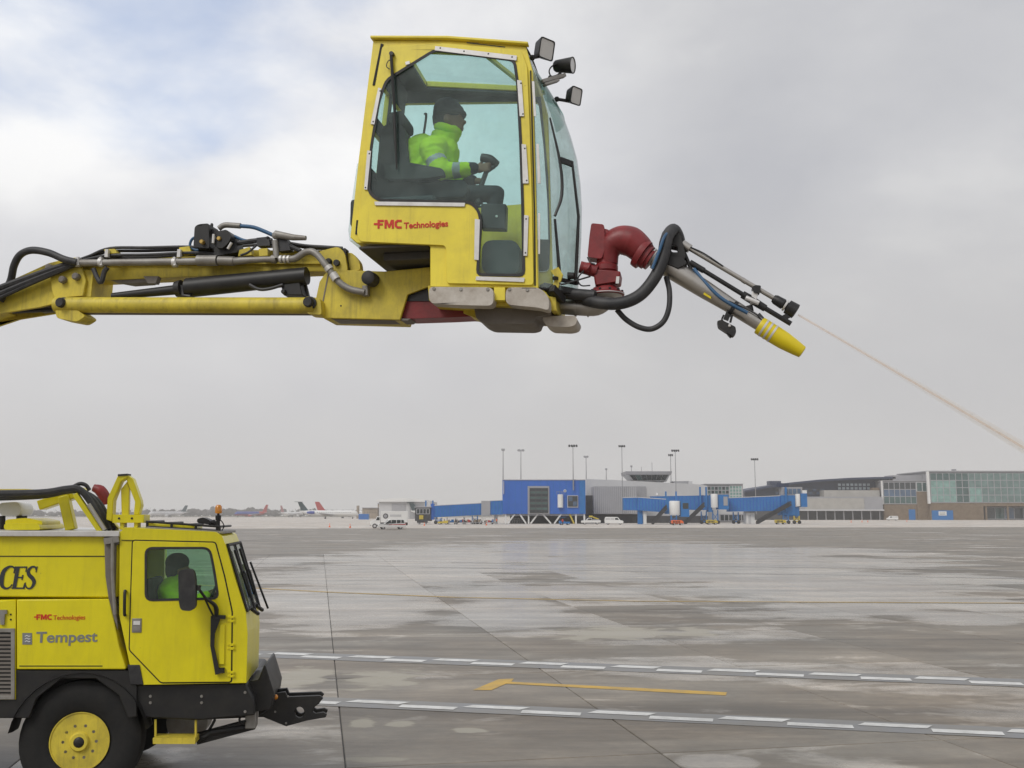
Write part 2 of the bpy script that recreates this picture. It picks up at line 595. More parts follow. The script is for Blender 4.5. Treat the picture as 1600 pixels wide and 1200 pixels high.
# ------------------------------------------------------------------ ground
def concrete(name, per_slab=True, base=(0.198, 0.183, 0.158), dry=(0.40, 0.375, 0.32), puddles=(), stains=(), rough=0.44, tyre=True):
    m = bpy.data.materials.new(name)
    m.use_nodes = True
    nd, lk = m.node_tree.nodes, m.node_tree.links
    b = nd['Principled BSDF']
    geo = nd.new('ShaderNodeNewGeometry')
    P = geo.outputs['Position']

    def math_(op, a, c, d=None):
        n = N(nd, 'ShaderNodeMath', operation=op)
        for i, q in enumerate((a, c, d)):
            if q is None:
                continue
            if isinstance(q, (int, float)):
                n.inputs[i].default_value = q
            else:
                lk.new(q, n.inputs[i])
        return n.outputs[0]

    def noise(scale, detail=6, rough_=0.6, dist=0.0, st=(1, 1, 1), rz=0.0):
        mp = nd.new('ShaderNodeMapping')
        mp.inputs['Scale'].default_value = st
        mp.inputs['Rotation'].default_value = (0, 0, rz)
        lk.new(P, mp.inputs[0])
        n = N(nd, 'ShaderNodeTexNoise', i_Scale=scale, i_Detail=float(detail), i_Roughness=rough_, i_Distortion=dist)
        lk.new(mp.outputs[0], n.inputs['Vector'])
        return n.outputs[0]

    def blobs(lst):
        acc = None
        for (cx, cy, rx, ry) in lst:
            mp = nd.new('ShaderNodeMapping')
            mp.inputs['Scale'].default_value = (1 / rx, 1 / ry, 0)
            mp.inputs['Location'].default_value = (-cx / rx, -cy / ry, 0)
            lk.new(P, mp.inputs[0])
            ln = N(nd, 'ShaderNodeVectorMath', operation='LENGTH')
            lk.new(mp.outputs[0], ln.inputs[0])
            v = math_('SUBTRACT', 1.0, ln.outputs['Value'])
            acc = v if acc is None else math_('MAXIMUM', acc, v)
        return acc if acc is not None else math_('ADD', -1.0, 0.0)

    strk = noise(0.22, 6, 0.62, 0.35, (0.28, 1.0, 1), R(12))
    broad = noise(0.09, 5, 0.6, 0.4, (1, 0.7, 1), R(10))
    mid = noise(0.55, 7, 0.66, 0.3, (1, 1.6, 1), R(-12))
    fine = noise(6.0, 6, 0.7)
    oi = nd.new('ShaderNodeObjectInfo')
    rnd = oi.outputs['Random']
    # film of water: lies in the low spots, stops at slab joints
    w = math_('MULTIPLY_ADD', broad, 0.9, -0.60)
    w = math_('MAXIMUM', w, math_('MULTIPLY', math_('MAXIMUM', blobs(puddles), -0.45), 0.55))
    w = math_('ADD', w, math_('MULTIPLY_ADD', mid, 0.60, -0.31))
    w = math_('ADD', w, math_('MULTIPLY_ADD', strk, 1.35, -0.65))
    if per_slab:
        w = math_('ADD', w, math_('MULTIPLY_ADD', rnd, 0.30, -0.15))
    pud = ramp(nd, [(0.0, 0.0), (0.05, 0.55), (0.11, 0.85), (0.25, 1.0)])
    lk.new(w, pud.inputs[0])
    # stains: dried de-icing residue and bare dry patches
    s = math_('MULTIPLY', math_('MAXIMUM', blobs(stains), -0.8), 0.42)
    s = math_('ADD', s, math_('MULTIPLY_ADD', noise(1.6, 7, 0.66, 0.5, (0.5, 1.0, 1), R(10)), 1.3, -0.66))
    stn = ramp(nd, [(0.03, 0.0), (0.16, 1.0)])
    lk.new(s, stn.inputs[0])
    # colour
    c1 = ramp(nd, [(0.3, tuple(c * 0.78 for c in base)), (0.52, base), (0.74, tuple(c * 1.38 for c in base))])
    lk.new(mid, c1.inputs[0])
    brown = N(nd, 'ShaderNodeMix', data_type='RGBA', blend_type='MULTIPLY')
    br = ramp(nd, [(0.35, (1.0, 0.98, 0.95)), (0.65, (1.12, 1.0, 0.88))])
    lk.new(noise(0.21, 5, 0.6, 0.5), br.inputs[0])
    brown.inputs[0].default_value = 1.0
    lk.new(c1.outputs[0], brown.inputs[6])
    lk.new(br.outputs[0], brown.inputs[7])
    col = brown.outputs[2]
    stm = N(nd, 'ShaderNodeMix', data_type='RGBA', blend_type='MULTIPLY')
    st_ = ramp(nd, [(0.34, (0.50, 0.47, 0.43)), (0.5, (1.0, 1.0, 1.0)), (0.68, (1.5, 1.52, 1.55))])
    lk.new(noise(0.5, 8, 0.68, 0.4, (0.16, 1.0, 1), R(12)), st_.inputs[0])
    stm.inputs[0].default_value = 0.9
    lk.new(col, stm.inputs[6])
    lk.new(st_.outputs[0], stm.inputs[7])
    col = stm.outputs[2]
    fn = N(nd, 'ShaderNodeMix', data_type='RGBA', blend_type='MULTIPLY')
    fr = ramp(nd, [(0.25, 0.80), (0.75, 1.2)])
    lk.new(fine, fr.inputs[0])
    fn.inputs[0].default_value = 1.0
    lk.new(col, fn.inputs[6])
    lk.new(fr.outputs[0], fn.inputs[7])
    col = fn.outputs[2]
    if per_slab:
        sl_ = N(nd, 'ShaderNodeMix', data_type='RGBA', blend_type='MULTIPLY')
        sr = ramp(nd, [(0.0, 0.84), (1.0, 1.14)])
        lk.new(rnd, sr.inputs[0])
        sl_.inputs[0].default_value = 1.0
        lk.new(col, sl_.inputs[6])
        lk.new(sr.outputs[0], sl_.inputs[7])
        col = sl_.outputs[2]
    if tyre:
        # long dark rubber and squeegee streaks along the taxi direction
        tn = ramp(nd, [(0.56, 0.0), (0.68, 0.45)])
        lk.new(noise(0.8, 4, 0.6, 0.2, (0.06, 1.0, 1), R(14)), tn.inputs[0])
        tm = N(nd, 'ShaderNodeMix', data_type='RGBA')
        tm.inputs[7].default_value = (0.055, 0.05, 0.045, 1)
        lk.new(tn.outputs[0], tm.inputs[0])
        lk.new(col, tm.inputs[6])
        col = tm.outputs[2]
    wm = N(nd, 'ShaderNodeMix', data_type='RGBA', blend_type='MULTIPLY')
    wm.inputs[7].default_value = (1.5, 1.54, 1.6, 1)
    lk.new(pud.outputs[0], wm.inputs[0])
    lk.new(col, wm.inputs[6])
    sm = N(nd, 'ShaderNodeMix', data_type='RGBA')
    sm.inputs[7].default_value = (*dry, 1)
    lk.new(math_('MULTIPLY', stn.outputs[0], 0.95), sm.inputs[0])
    lk.new(wm.outputs[2], sm.inputs[6])
    lk.new(sm.outputs[2], b.inputs['Base Color'])
    # gloss
    rr = N(nd, 'ShaderNodeMapRange')
    rr.inputs[3].default_value = rough
    rr.inputs[4].default_value = 0.19
    lk.new(pud.outputs[0], rr.inputs[0])
    rz = math_('ADD', rr.outputs[0], math_('MULTIPLY', stn.outputs[0], 0.35))
    rz = math_('ADD', rz, math_('MULTIPLY_ADD', fine, 0.16, -0.08))
    lk.new(rz, b.inputs['Roughness'])
    b.inputs['IOR'].default_value = 1.36
    bp = N(nd, 'ShaderNodeBump', i_Distance=0.004)
    bs = N(nd, 'ShaderNodeMapRange')
    bs.inputs[3].default_value = 0.75
    bs.inputs[4].default_value = 0.10
    lk.new(pud.outputs[0], bs.inputs[0])
    lk.new(bs.outputs[0], bp.inputs['Strength'])
    lk.new(noise(14.0, 6, 0.7), bp.inputs['Height'])
    lk.new(bp.outputs[0], b.inputs['Normal'])
    return m


def gblob(px, py, hx, hy):
    c, l, t, bb = gnd(px, py), gnd(px - hx, py), gnd(px, py - hy), gnd(px, py + hy)
    return ((c.x), (t.y + bb.y) / 2, abs(c.x - l.x), abs(t.y - bb.y) / 2)


PUD = [gblob(*q) for q in ((1120, 905, 620, 62), (640, 915, 330, 66), (560, 955, 150, 42), (790, 945, 120, 40), (1330, 935, 270, 44), (1130, 900, 260, 18), (1520, 968, 120, 16),
                           (860, 856, 150, 9), (440, 878, 80, 12), (1290, 862, 170, 8), (1120, 1192, 60, 12), (680, 885, 200, 10), (1540, 905, 90, 12))]
STN = [gblob(*q) for q in ((590, 1063, 70, 17), (470, 1058, 50, 20), (960, 990, 120, 13), (566, 1128, 26, 9), (630, 1131, 26, 7),
                           (735, 1141, 30, 5), (600, 1186, 70, 6), (1085, 985, 30, 10))]
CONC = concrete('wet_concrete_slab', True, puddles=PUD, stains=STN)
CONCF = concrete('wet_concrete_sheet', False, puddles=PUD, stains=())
APR2 = concrete('dry_concrete_sheet', False, base=(0.50, 0.49, 0.475), rough=0.7, tyre=False)
JOINT = pbr('joint_sealant', (0.05, 0.048, 0.045), 0.6)

gdir = Vector((ray(499, 804).x, ray(499, 804).y, 0)).normalized()
gx = Vector((gdir.y, -gdir.x, 0))
g0 = gnd(540, 1200)
SW, SL = 3.62, 6.1
I0, I1, J0, J1 = -9, 14, -1, 10


def gp(a, c, z=0.0):
    p = g0 + gx * a + gdir * c
    return (p.x, p.y, z)


mb = MB()
A0, A1, C0, C1 = I0 * SW, I1 * SW, J0 * SL, J1 * SL
BIG = 2600
for (a0, a1, c0, c1) in ((-BIG, BIG, C1, BIG), (-BIG, BIG, -BIG, C0), (-BIG, A0, C0, C1), (A1, BIG, C0, C1)):
    mb.add([gp(a0, c0), gp(a1, c0), gp(a1, c1), gp(a0, c1)], [(0, 1, 2, 3)], 0)
mb.add([gp(A0, C0, -0.02), gp(A1, C0, -0.02), gp(A1, C1, -0.02), gp(A0, C1, -0.02)], [(0, 1, 2, 3)], 1)
apron = structure(mb.build('apron', [CONCF, JOINT], smooth=0), 'wet grey concrete airport apron')

sm_ = MB()
h = 0.007
b_ = 0.009
v = [(h, h, -0.02), (SW - h, h, -0.02), (SW - h, SL - h, -0.02), (h, SL - h, -0.02)]
v += [(h, h, -b_), (SW - h, h, -b_), (SW - h, SL - h, -b_), (h, SL - h, -b_)]
v += [(h + b_, h + b_, 0), (SW - h - b_, h + b_, 0), (SW - h - b_, SL - h - b_, 0), (h + b_, SL - h - b_, 0)]
sm_.add(v, [(0, 1, 5, 4), (1, 2, 6, 5), (2, 3, 7, 6), (3, 0, 4, 7), (4, 5, 9, 8), (5, 6, 10, 9), (6, 7, 11, 10), (7, 4, 8, 11), (8, 9, 10, 11)])
sme = sm_.mesh('concrete_slab', 0)
sme.materials.append(CONC)
rz_g = math.atan2(gx.y, gx.x)
for i in range(I0, I1):
    for j in range(J0, J1):
        o = bpy.data.objects.new('concrete_slab', sme)
        o.location = gp(i * SW, j * SL, random.uniform(-0.002, 0.001))
        o.rotation_euler = (0, 0, rz_g)
        o.parent = apron
        COL.objects.link(o)

# lighter dry paving along the terminal, laid just over the apron
mb = MB()
pa, pb = gnd(-900, 829.0), gnd(2500, 822.0)
mb.add([(pa.x, pa.y, 0.02), (pb.x, pb.y, 0.02), (pb.x * 4, 1000, 0.02), (pa.x * 6, 1000, 0.02)], [(0, 1, 2, 3)])
structure(mb.build('terminal_pavement', APR2, smooth=0), 'paler dry concrete strip along the terminal')
# grass beyond the field
GRASS = pbr('winter_grass', (0.17, 0.15, 0.10), 0.95, var=0.3, scale=0.02)
mb = MB()
mb.add([(-2400, 1180, 0.05), (2400, 1180, 0.05), (2400, 2590, 0.05), (-2400, 2590, 0.05)], [(0, 1, 2, 3)])
structure(mb.build('grass_field', GRASS, smooth=0), 'dull winter grass beyond the runways')

WPAINT = pbr('white_road_paint', (0.72, 0.72, 0.70), 0.5, var=0.08, dirt=0.6, dirtcol=(0.30, 0.29, 0.27), dscale=3.2, dthr=0.54)
BAND = pbr('black_road_paint', (0.215, 0.222, 0.238), 0.42, var=0.2, scale=2.0, dirt=0.95, dirtcol=(0.22, 0.207, 0.185), dscale=1.3, dthr=0.42)
YPAINT = pbr('yellow_road_paint', (0.62, 0.38, 0.04), 0.5, var=0.12, dirt=0.65, dirtcol=(0.25, 0.20, 0.12), dscale=2.0)
YFAINT = pbr('worn_yellow_paint', (0.50, 0.34, 0.10), 0.5, var=0.15, dirt=0.55, dirtcol=(0.16, 0.145, 0.12), dscale=0.8)
WFAINT = pbr('worn_white_paint', (0.48, 0.48, 0.47), 0.5, var=0.15, dirt=0.7, dirtcol=(0.2, 0.19, 0.18), dscale=0.6)


def zipper(pA, pB, phase, label, dash, roww, sc):
    """staggered double row of white dashes on a dark band"""
    a, b2 = gnd(*pA), gnd(*pB)
    d = (b2 - a).normalized()
    n = Vector((-d.y, d.x, 0))
    L = (b2 - a).length
    mb = MB()
    e0, e1 = -6.0, L + 5.0
    q = [a + d * e0 - n * roww * 1.55, a + d * e1 - n * roww * 1.55, a + d * e1 + n * roww * 1.55, a + d * e0 + n * roww * 1.55]
    mb.add([(p.x, p.y, 0.004) for p in q], [(0, 1, 2, 3)])
    root = structure(mb.build('road_marking', BAND, smooth=0), label)
    k = int(e0 / dash) - 1
    while k * dash < e1:
        s0 = k * dash + phase
        up = (k % 2 == 0)
        o0, o1 = (0.0, roww) if up else (-roww, 0.0)
        q = []
        for (s, o_) in ((s0 + 0.04, o0), (s0 + dash - 0.02, o0), (s0 + dash - 0.02, o1), (s0 + 0.04, o1)):
            p = a + d * (s + (0.10 if o_ > 0 else 0) * sc + random.uniform(-.012, .012)) + n * (o_ + random.uniform(-.006, .006))
            q.append((p.x, p.y, 0.009))
        MB().add(q, [(0, 1, 2, 3)]).build('painted_dash', WPAINT, root, smooth=0)
        k += 1


zipper((405, 1022), (1600, 1067.5), 0.1, 'farther staggered white dashed line on a dark band', 0.86, 0.27, 1.3)
zipper((505, 1096), (1600, 1146), 0.3, 'nearer staggered white dashed line on a dark band', 0.90, 0.21, 1.2)


def flat(name, px_poly, z, mat, label):
    q = [gnd(*p) for p in px_poly]
    return structure(MB().add([(p.x, p.y, z) for p in q], [tuple(range(len(q)))]).build(name, mat, smooth=0), label)


flat('yellow_marking', [(739, 1078.5), (768, 1078.5), (791, 1068.5), (1134, 1087), (1136, 1082), (799, 1065.5), (803, 1060.5), (779, 1061.5)], 0.004, YPAINT,
     'yellow painted T marking between the dashed lines')


def line(name, pts, wd, z, mat, label):
    mb = MB()
    q = [gnd(*p) for p in pts]
    for a, b2 in zip(q, q[1:]):
        d = (b2 - a).normalized()
        n = Vector((-d.y, d.x, 0)) * wd / 2
        mb.add([(p.x, p.y, z) for p in (a - n, b2 - n, b2 + n, a + n)], [(0, 1, 2, 3)])
    return structure(mb.build(name, mat, smooth=0), label)


line('yellow_line', [(250, 911), (508, 925), (713, 933.5)], 0.30, 0.006, YFAINT, 'thin worn yellow taxi line across the apron')
line('yellow_line', [(713.3, 933.5), (1000, 939.5), (1700, 943)], 0.24, 0.006, YFAINT, 'fainter worn end of the yellow taxi line on the right')
line('white_line', [(200, 871), (1000, 883), (1700, 893)], 0.28, 0.006, WFAINT, 'farther of two thin white lines across the apron')
line('white_line', [(200, 876), (1000, 893), (1700, 906)], 0.28, 0.006, WFAINT, 'nearer of two thin white lines across the apron')


# ------------------------------------------------------------------ de-icing boom with operator cabin
B = Frame(700, 7.6, R(-10))
P = B.p
PXM = 0.0050                              # metres per photo pixel at the boom
boom = empty('deicing_boom', B.o, B.a)
tag(boom, 'yellow de-icing boom with glazed operator cabin and spray turret above the apron', 'boom')
CW = 0.92                                 # cabin width


def rounded(poly, r, k=4):
    """round the corners of a closed 2-D outline"""
    out = []
    n = len(poly)
    for i in range(n):
        a, b2, c = Vector(poly[i - 1]), Vector(poly[i]), Vector(poly[(i + 1) % n])
        d1, d2 = (a - b2), (c - b2)
        rr = min(r, d1.length * 0.45, d2.length * 0.45)
        p0, p1 = b2 + d1.normalized() * rr, b2 + d2.normalized() * rr
        for j in range(k + 1):
            t = j / k
            q = p0 * (1 - t) ** 2 + b2 * 2 * t * (1 - t) + p1 * t * t
            out.append((q.x, q.y))
    return out


def grow(poly, d):
    n = len(poly)
    ar = sum(poly[i][0] * poly[(i + 1) % n][1] - poly[(i + 1) % n][0] * poly[i][1] for i in range(n))
    s = 1 if ar > 0 else -1
    out = []
    for i in range(n):
        a, b2, c = Vector(poly[i - 1]), Vector(poly[i]), Vector(poly[(i + 1) % n])
        e1, e2 = (b2 - a), (c - b2)
        n1 = Vector((e1.y, -e1.x)).normalized() * s if e1.length > 1e-9 else Vector((0, 0))
        n2 = Vector((e2.y, -e2.x)).normalized() * s if e2.length > 1e-9 else Vector((0, 0))
        m = n1 + n2
        m = m.normalized() * (d / max(0.4, m.normalized().dot(n1))) if m.length > 1e-6 else n1 * d
        out.append((b2.x + m.x, b2.y + m.y))
    return out


shell_px = [(583, 63), (700, 64), (822, 73), (832, 110), (835, 220), (838, 330), (841, 450), (672, 448), (672, 383), (556, 379), (547, 371), (552, 325), (560, 250), (571, 160)]
win_px = [(680, 79), (806, 95), (811, 130), (816, 225), (819, 320), (821, 433), (745, 432), (751, 352), (748, 332), (736, 319), (592, 316), (576, 303), (580, 232), (592, 160), (604, 126)]
door_px = [(598, 72), (690, 68), (815, 79), (824, 105), (828, 200), (831, 300), (834, 446), (698, 443), (697, 384), (563, 378), (558, 366), (566, 290), (582, 160)]
win = rounded(B.xz(win_px), 0.05, 3)
shell = B.xz(shell_px)
# body of the cabin: two side frames, roof rails, floor, corner posts
mb = MB()
mb.prism(shell, 0.0, 0.05, [grow(win, 0.035)])
far_hole = B.xz([(628, 163), (842, 160), (850, 230), (856, 316), (859, 425), (832, 425), (823, 330), (740, 322), (624, 308)], CW - 0.03)
shell_low = B.xz(shell_px)
mb.prism(shell_low, CW - 0.05, CW, [rounded(far_hole, 0.05, 3)])
tl, tr_ = P(583, 63), P(822, 73)


def strip(a, b2, w0, w1, th, mi=0):
    """plate between two (x,z) points of the side outline, from depth w0 to w1"""
    a, b2 = Vector((a.x, a.z)), Vector((b2.x, b2.z))
    d = (b2 - a).normalized()
    n = Vector((-d.y, d.x)) * th
    mb.prism([(a.x, a.y), (b2.x, b2.y), (b2.x + n.x, b2.y + n.y), (a.x + n.x, a.y + n.y)], w0, w1, mi=mi)


a_, b2_ = P(583, 63), P(822, 73)
k1, k2 = a_.lerp(b2_, 0.20), a_.lerp(b2_, 0.93)
strip(a_, k1, 0.05, CW - 0.05, -0.05)
strip(k2, b2_, 0.05, CW - 0.05, -0.05)
strip(k1, k2, 0.05, 0.11, -0.05)
strip(k1, k2, CW - 0.17, CW - 0.05, -0.05)
# rear wall around four small panes
r0, r1 = P(583, 63), P(547, 371)


def rp(t):
    q = r0.lerp(r1, t)
    return q


strip(rp(0.0), rp(0.17), 0.05, CW - 0.05, 0.04)
strip(rp(0.36), rp(0.43), 0.05, CW - 0.05, 0.04)
strip(rp(0.62), rp(1.0), 0.05, CW - 0.05, 0.04)
for w in (0.05, 0.43, CW - 0.11):
    strip(rp(0.17), rp(0.36), w, w + 0.06, 0.04)
    strip(rp(0.43), rp(0.62), w, w + 0.06, 0.04)
# floor in two levels
for a, b2 in (((556, 379), (672, 383)), ((672, 383), (672, 448)), ((672, 448), (841, 450))):
    strip(P(*a), P(*b2), 0.05, CW - 0.05, 0.04)
cabin = mb.build('operator_cabin', YEL, boom, bevel=0.006)
cabin['label'] = 'yellow glazed operator cabin at the end of the boom'


def sub(mb_, name, mat, parent=cabin, **kw):
    return mb_.build(name, mat, parent, **kw)


# roof sheet lip
mb = MB()
mb.prism([(tl.x - 0.015, tl.z + 0.006), (P(700, 64).x, P(700, 64).z + 0.006), (tr_.x + 0.02, tr_.z + 0.004), (tr_.x + 0.02, tr_.z + 0.026), (P(700, 64).x, P(700, 64).z + 0.03), (tl.x - 0.015, tl.z + 0.028)], -0.035, 0.03)
mb.prism([(tl.x - 0.015, tl.z + 0.006), (tr_.x + 0.02, tr_.z + 0.004), (tr_.x + 0.02, tr_.z + 0.026), (tl.x - 0.015, tl.z + 0.028)], CW - 0.03, CW + 0.035)
mb.prism([(tl.x - 0.015, tl.z + 0.006), (tl.x + 0.05, tl.z + 0.006), (tl.x + 0.05, tl.z + 0.026), (tl.x - 0.015, tl.z + 0.028)], 0.031, CW - 0.031)
sub(mb, 'roof_lip', YEL, bevel=0.006)
# skylight glass + diagonal strut
mb = MB()
z1 = k1.z - 0.03
mb.prism([(k1.x, k1.z - 0.012), (k2.x, k2.z - 0.012), (k2.x, k2.z - 0.018), (k1.x, k1.z - 0.018)], 0.1, CW - 0.15)
sub(mb, 'skylight', CABGLASS, smooth=0)
s0, s1 = P(752, 88, 0.12), P(812, 137, 0.55)
mb = MB()
mb.bar((P(752, 92, 0.14).x, 0.14, k1.z - 0.07), (P(808, 132, CW - 0.2).x, CW - 0.2, k1.z - 0.07), 0.03, 0.03)
sub(mb, 'roof_strut', YEL)
# dark lining inside the far side and the rear
mb = MB()
lin = B.xz([(583, 63), (822, 73), (835, 220), (838, 330), (745, 330), (736, 330), (735, 383), (672, 383), (556, 376), (549, 365), (571, 160)])
lin = grow(lin, -0.012)
mb.prism(lin, CW - 0.065, CW - 0.052, [rounded(far_hole, 0.05, 3)])
sub(mb, 'wall_lining', DARKIN)
mb = MB()
strip(rp(0.02) + Vector((0.042, 0, 0)), rp(0.17) + Vector((0.042, 0, 0)), 0.055, CW - 0.07, 0.01)
strip(rp(0.36) + Vector((0.042, 0, 0)), rp(0.43) + Vector((0.042, 0, 0)), 0.055, CW - 0.07, 0.01)
strip(rp(0.62) + Vector((0.042, 0, 0)), rp(0.97) + Vector((0.042, 0, 0)), 0.055, CW - 0.07, 0.01)
for w in (0.055, 0.43, CW - 0.13):
    strip(rp(0.171) + Vector((0.042, 0, 0)), rp(0.359) + Vector((0.042, 0, 0)), w, w + 0.06, 0.01)
    strip(rp(0.431) + Vector((0.042, 0, 0)), rp(0.619) + Vector((0.042, 0, 0)), w, w + 0.06, 0.01)
strip(k1 + Vector((0, 0, -0.052)), k2 + Vector((0, 0, -0.052)), CW - 0.16, CW - 0.07, -0.02)
strip(a_ + Vector((0.05, 0, -0.052)), k1 + Vector((0.0, 0, -0.052)), 0.055, CW - 0.07, -0.02)
sub(mb, 'headliner', DARKIN)
# floor mat / side console that hides the floor
mb = MB()
f0, f1 = P(560, 372, 0.3), P(668, 378, 0.3)
mb.box(f0.x, P(690, 378, 0.3).x, 0.06, CW - 0.07, f0.z + 0.03, P(600, 322, 0.3).z)
sub(mb, 'console', DARKIN, bevel=0.03)
# panes
for (t0, t1) in ((0.165, 0.365), (0.425, 0.625)):
    for (w0, w1) in ((0.10, 0.44), (0.48, CW - 0.1)):
        mb = MB()
        q0, q1 = rp(t0), rp(t1)
        strip(q0 + Vector((0.012, 0, 0)), q1 + Vector((0.012, 0, 0)), w0, w1, 0.006)
        sub(mb, 'pane', CABGLASS, smooth=0)
mb = MB()
mb.prism(grow(far_hole, 0.012), CW - 0.028, CW - 0.022)
sub(mb, 'side_window', CABGLASS, smooth=0)
mb = MB()                                  # narrow grey edge of the rear glass guard
mb.prism(B.xz([(556, 250), (549, 300), (543, 360), (546, 372), (541, 372), (539, 355), (546, 300), (553, 250)]), 0.08, CW - 0.1)
sub(mb, 'guard_glass', WSGLASS, smooth=0)

# door, proud of the body, with its glass, rubber seal and trim strips
mb = MB()
door_o = rounded(B.xz(door_px, -0.012), 0.03, 3)
mb.prism(door_o, -0.022, -0.004, [win])
door = sub(mb, 'door', YEL, bevel=0.004)
mb = MB()
mb.prism(grow(win, 0.003), -0.028, -0.0225, [grow(win, -0.020)])
sub(mb, 'window_seal', RUB)
mb = MB()
mb.prism(grow(win, -0.012), -0.014, -0.009)
sub(mb, 'window', CABGLASS, smooth=0)
for q_, w_a, w_b in (([(595, 68), (599, 69), (586, 133), (582, 133)], -0.0075, -0.0005), ([(557, 344), (560, 344), (558, 366), (555, 366)], -0.0075, -0.0005),
                     ([(828, 110), (830, 110), (836, 330), (837, 446), (835, 446), (834, 330)], -0.0075, -0.0005), ([(730, 67.5), (790, 74.5), (790, 76), (730, 69)], -0.0245, -0.0225)):
    sub(MB().prism(B.xz(q_, -0.006), w_a, w_b), 'door_gap', SEAM)
trims = [[(680, 72), (808, 87), (807, 95), (679, 79)], [(808, 125), (815, 126), (819, 182), (812, 182)], [(815, 225), (822, 226), (826, 287), (817, 287)],
         [(819, 336), (826, 337), (824, 400), (818, 400)], [(591, 137), (596, 138), (585, 195), (579, 194)], [(574, 235), (580, 236), (574, 297), (569, 296)],
         [(585, 315), (727, 317), (726, 323), (586, 321)], [(742, 342), (750, 343), (748, 407), (741, 406)], [(744, 432), (820, 434), (819, 441), (743, 438)],
         [(633, 97), (640, 95), (641, 100), (634, 102)],
         [(831, 127), (835, 127), (838, 182), (834, 182)], [(838, 225), (842, 225), (845, 287), (840, 287)], [(841, 333), (844, 333), (844, 397), (841, 397)]]
for q in trims:
    sub(MB().prism(B.xz(q, -0.03), -0.034, -0.0285), 'trim_strip', ALU, bevel=0.002)
for (x, y) in ((688, 75), (725, 80), (763, 84), (800, 89), (814, 130), (817, 178), (820, 232), (823, 282), (822, 342), (821, 395), (594, 142), (583, 190), (577, 240), (571, 293)):
    sub(MB().lathe(P(x, y, -0.034), (0, -1, 0), [(0, 0.007), (0.003, 0.005)], 8), 'screw_head', BLK)

# windshield: curved glass bulging forward between the two front posts
prof = [(73, 822, 826), (95, 828, 836), (112, 831, 848), (130, 833, 859), (150, 834, 870), (185, 835, 882), (220, 836, 891), (260, 837, 896), (300, 838, 898), (350, 839, 897), (400, 840, 894), (450, 841, 890)]
rows = []
for (py, pxn, pxf) in prof:
    near = P(pxn - 2, py, 0.03)
    g = max((pxf - pxn) * PXM * 1.06, 0.0)
    row = []
    for i in range(17):
        s = i / 16
        w = 0.03 + (CW - 0.06) * s
        bulge = (1 - abs(2 * s - 1) ** 2.6)
        row.append(Vector((near.x + g * bulge, w, near.z)))
    rows.append(row)
mb = MB()
vv = [p for r_ in rows for p in r_]
ff = []
for i in range(len(rows) - 1):
    for j in range(16):
        ff.append((i * 17 + j, i * 17 + j + 1, (i + 1) * 17 + j + 1, (i + 1) * 17 + j))
nv = len(vv)
vv2 = [p + Vector((-0.006, 0, 0)) for p in vv]
mb.add(vv + vv2, ff + [tuple(i + nv for i in reversed(f)) for f in ff])
ws = sub(mb, 'windshield', WSGLASS, smooth=80)
mb = MB()                                  # dark rim round the windshield
for edge in ([r_[0] for r_ in rows], [r_[-1] for r_ in rows], rows[0], rows[-1]):
    mb.tube([p + Vector((0.002, 0, 0)) for p in edge], 0.011, 6)
sub(mb, 'windshield_seal', RUB)


def wsp(s, py):
    """point on the windshield at breadth s, photo height py (read off the rows)"""
    for i in range(len(prof) - 1):
        if prof[i][0] <= py <= prof[i + 1][0]:
            t = (py - prof[i][0]) / (prof[i + 1][0] - prof[i][0])
            j = min(int(s * 16), 15)
            u = s * 16 - j
            a = rows[i][j].lerp(rows[i][j + 1], u)
            c = rows[i + 1][j].lerp(rows[i + 1][j + 1], u)
            return a.lerp(c, t)


# tinted sun strip across the top of the glass, lamp brackets on it
mb = MB()
vv, ff = [], []
for i, py in enumerate((100, 118, 136, 152)):
    for j in range(13):
        vv.append(wsp(0.10 + 0.8 * j / 12, py) + Vector((0.004, 0, 0.002)))
for i in range(3):
    for j in range(12):
        ff.append((i * 13 + j, i * 13 + j + 1, (i + 1) * 13 + j + 1, (i + 1) * 13 + j))
mb.add(vv, ff)
sub(mb, 'sun_strip', glass('sun_strip_film', (0.35, 0.50, 0.47), 1.45, film=0.1), smooth=80)
# wipers
mb = MB()
mb.tube([wsp(0.10, 180) + Vector((0.02, -0.01, 0)), wsp(0.13, 250) + Vector((0.025, -0.01, 0)), wsp(0.13, 300) + Vector((0.025, -0.01, 0)), wsp(0.09, 335) + Vector((0.02, -0.01, 0))], [0.007, 0.012, 0.014, 0.012], 6, 4)
mb.bar(wsp(0.13, 245) + Vector((0.03, -0.01, 0)), wsp(0.22, 248) + Vector((0.045, -0.01, 0)), 0.02, 0.045)
mb.tube([wsp(0.22, 245) + Vector((0.045, -0.02, 0)), wsp(0.26, 330) + Vector((0.05, -0.02, 0)), wsp(0.28, 432) + Vector((0.04, -0.02, 0))], [0.010, 0.012, 0.014], 6)
sub(mb, 'wiper', BLK)
mb = MB()
mb.tube([wsp(0.09, 340) + Vector((0.02, -0.01, 0)), wsp(0.11, 390) + Vector((0.02, -0.01, 0)), wsp(0.13, 430) + Vector((0.02, -0.01, 0))], [0.010, 0.012, 0.015], 6)
mb.bar(wsp(0.08, 433) + Vector((0.03, -0.02, 0)), wsp(0.34, 433) + Vector((0.03, -0.02, 0)), 0.03, 0.025)
mb.lathe(wsp(0.2, 425) + Vector((0.02, 0, 0)), (1, 0, 0), [(0, 0.03), (0.05, 0.026), (0.06, 0.012)], 10)
sub(mb, 'wiper_motor', [BLK])
mb = MB()
mb.prism(B.xz([(861, 424), (873, 418), (880, 430), (872, 452), (864, 448), (868, 434)], 0.12), 0.10, 0.13)
sub(mb, 'wiper_bracket', YELB)
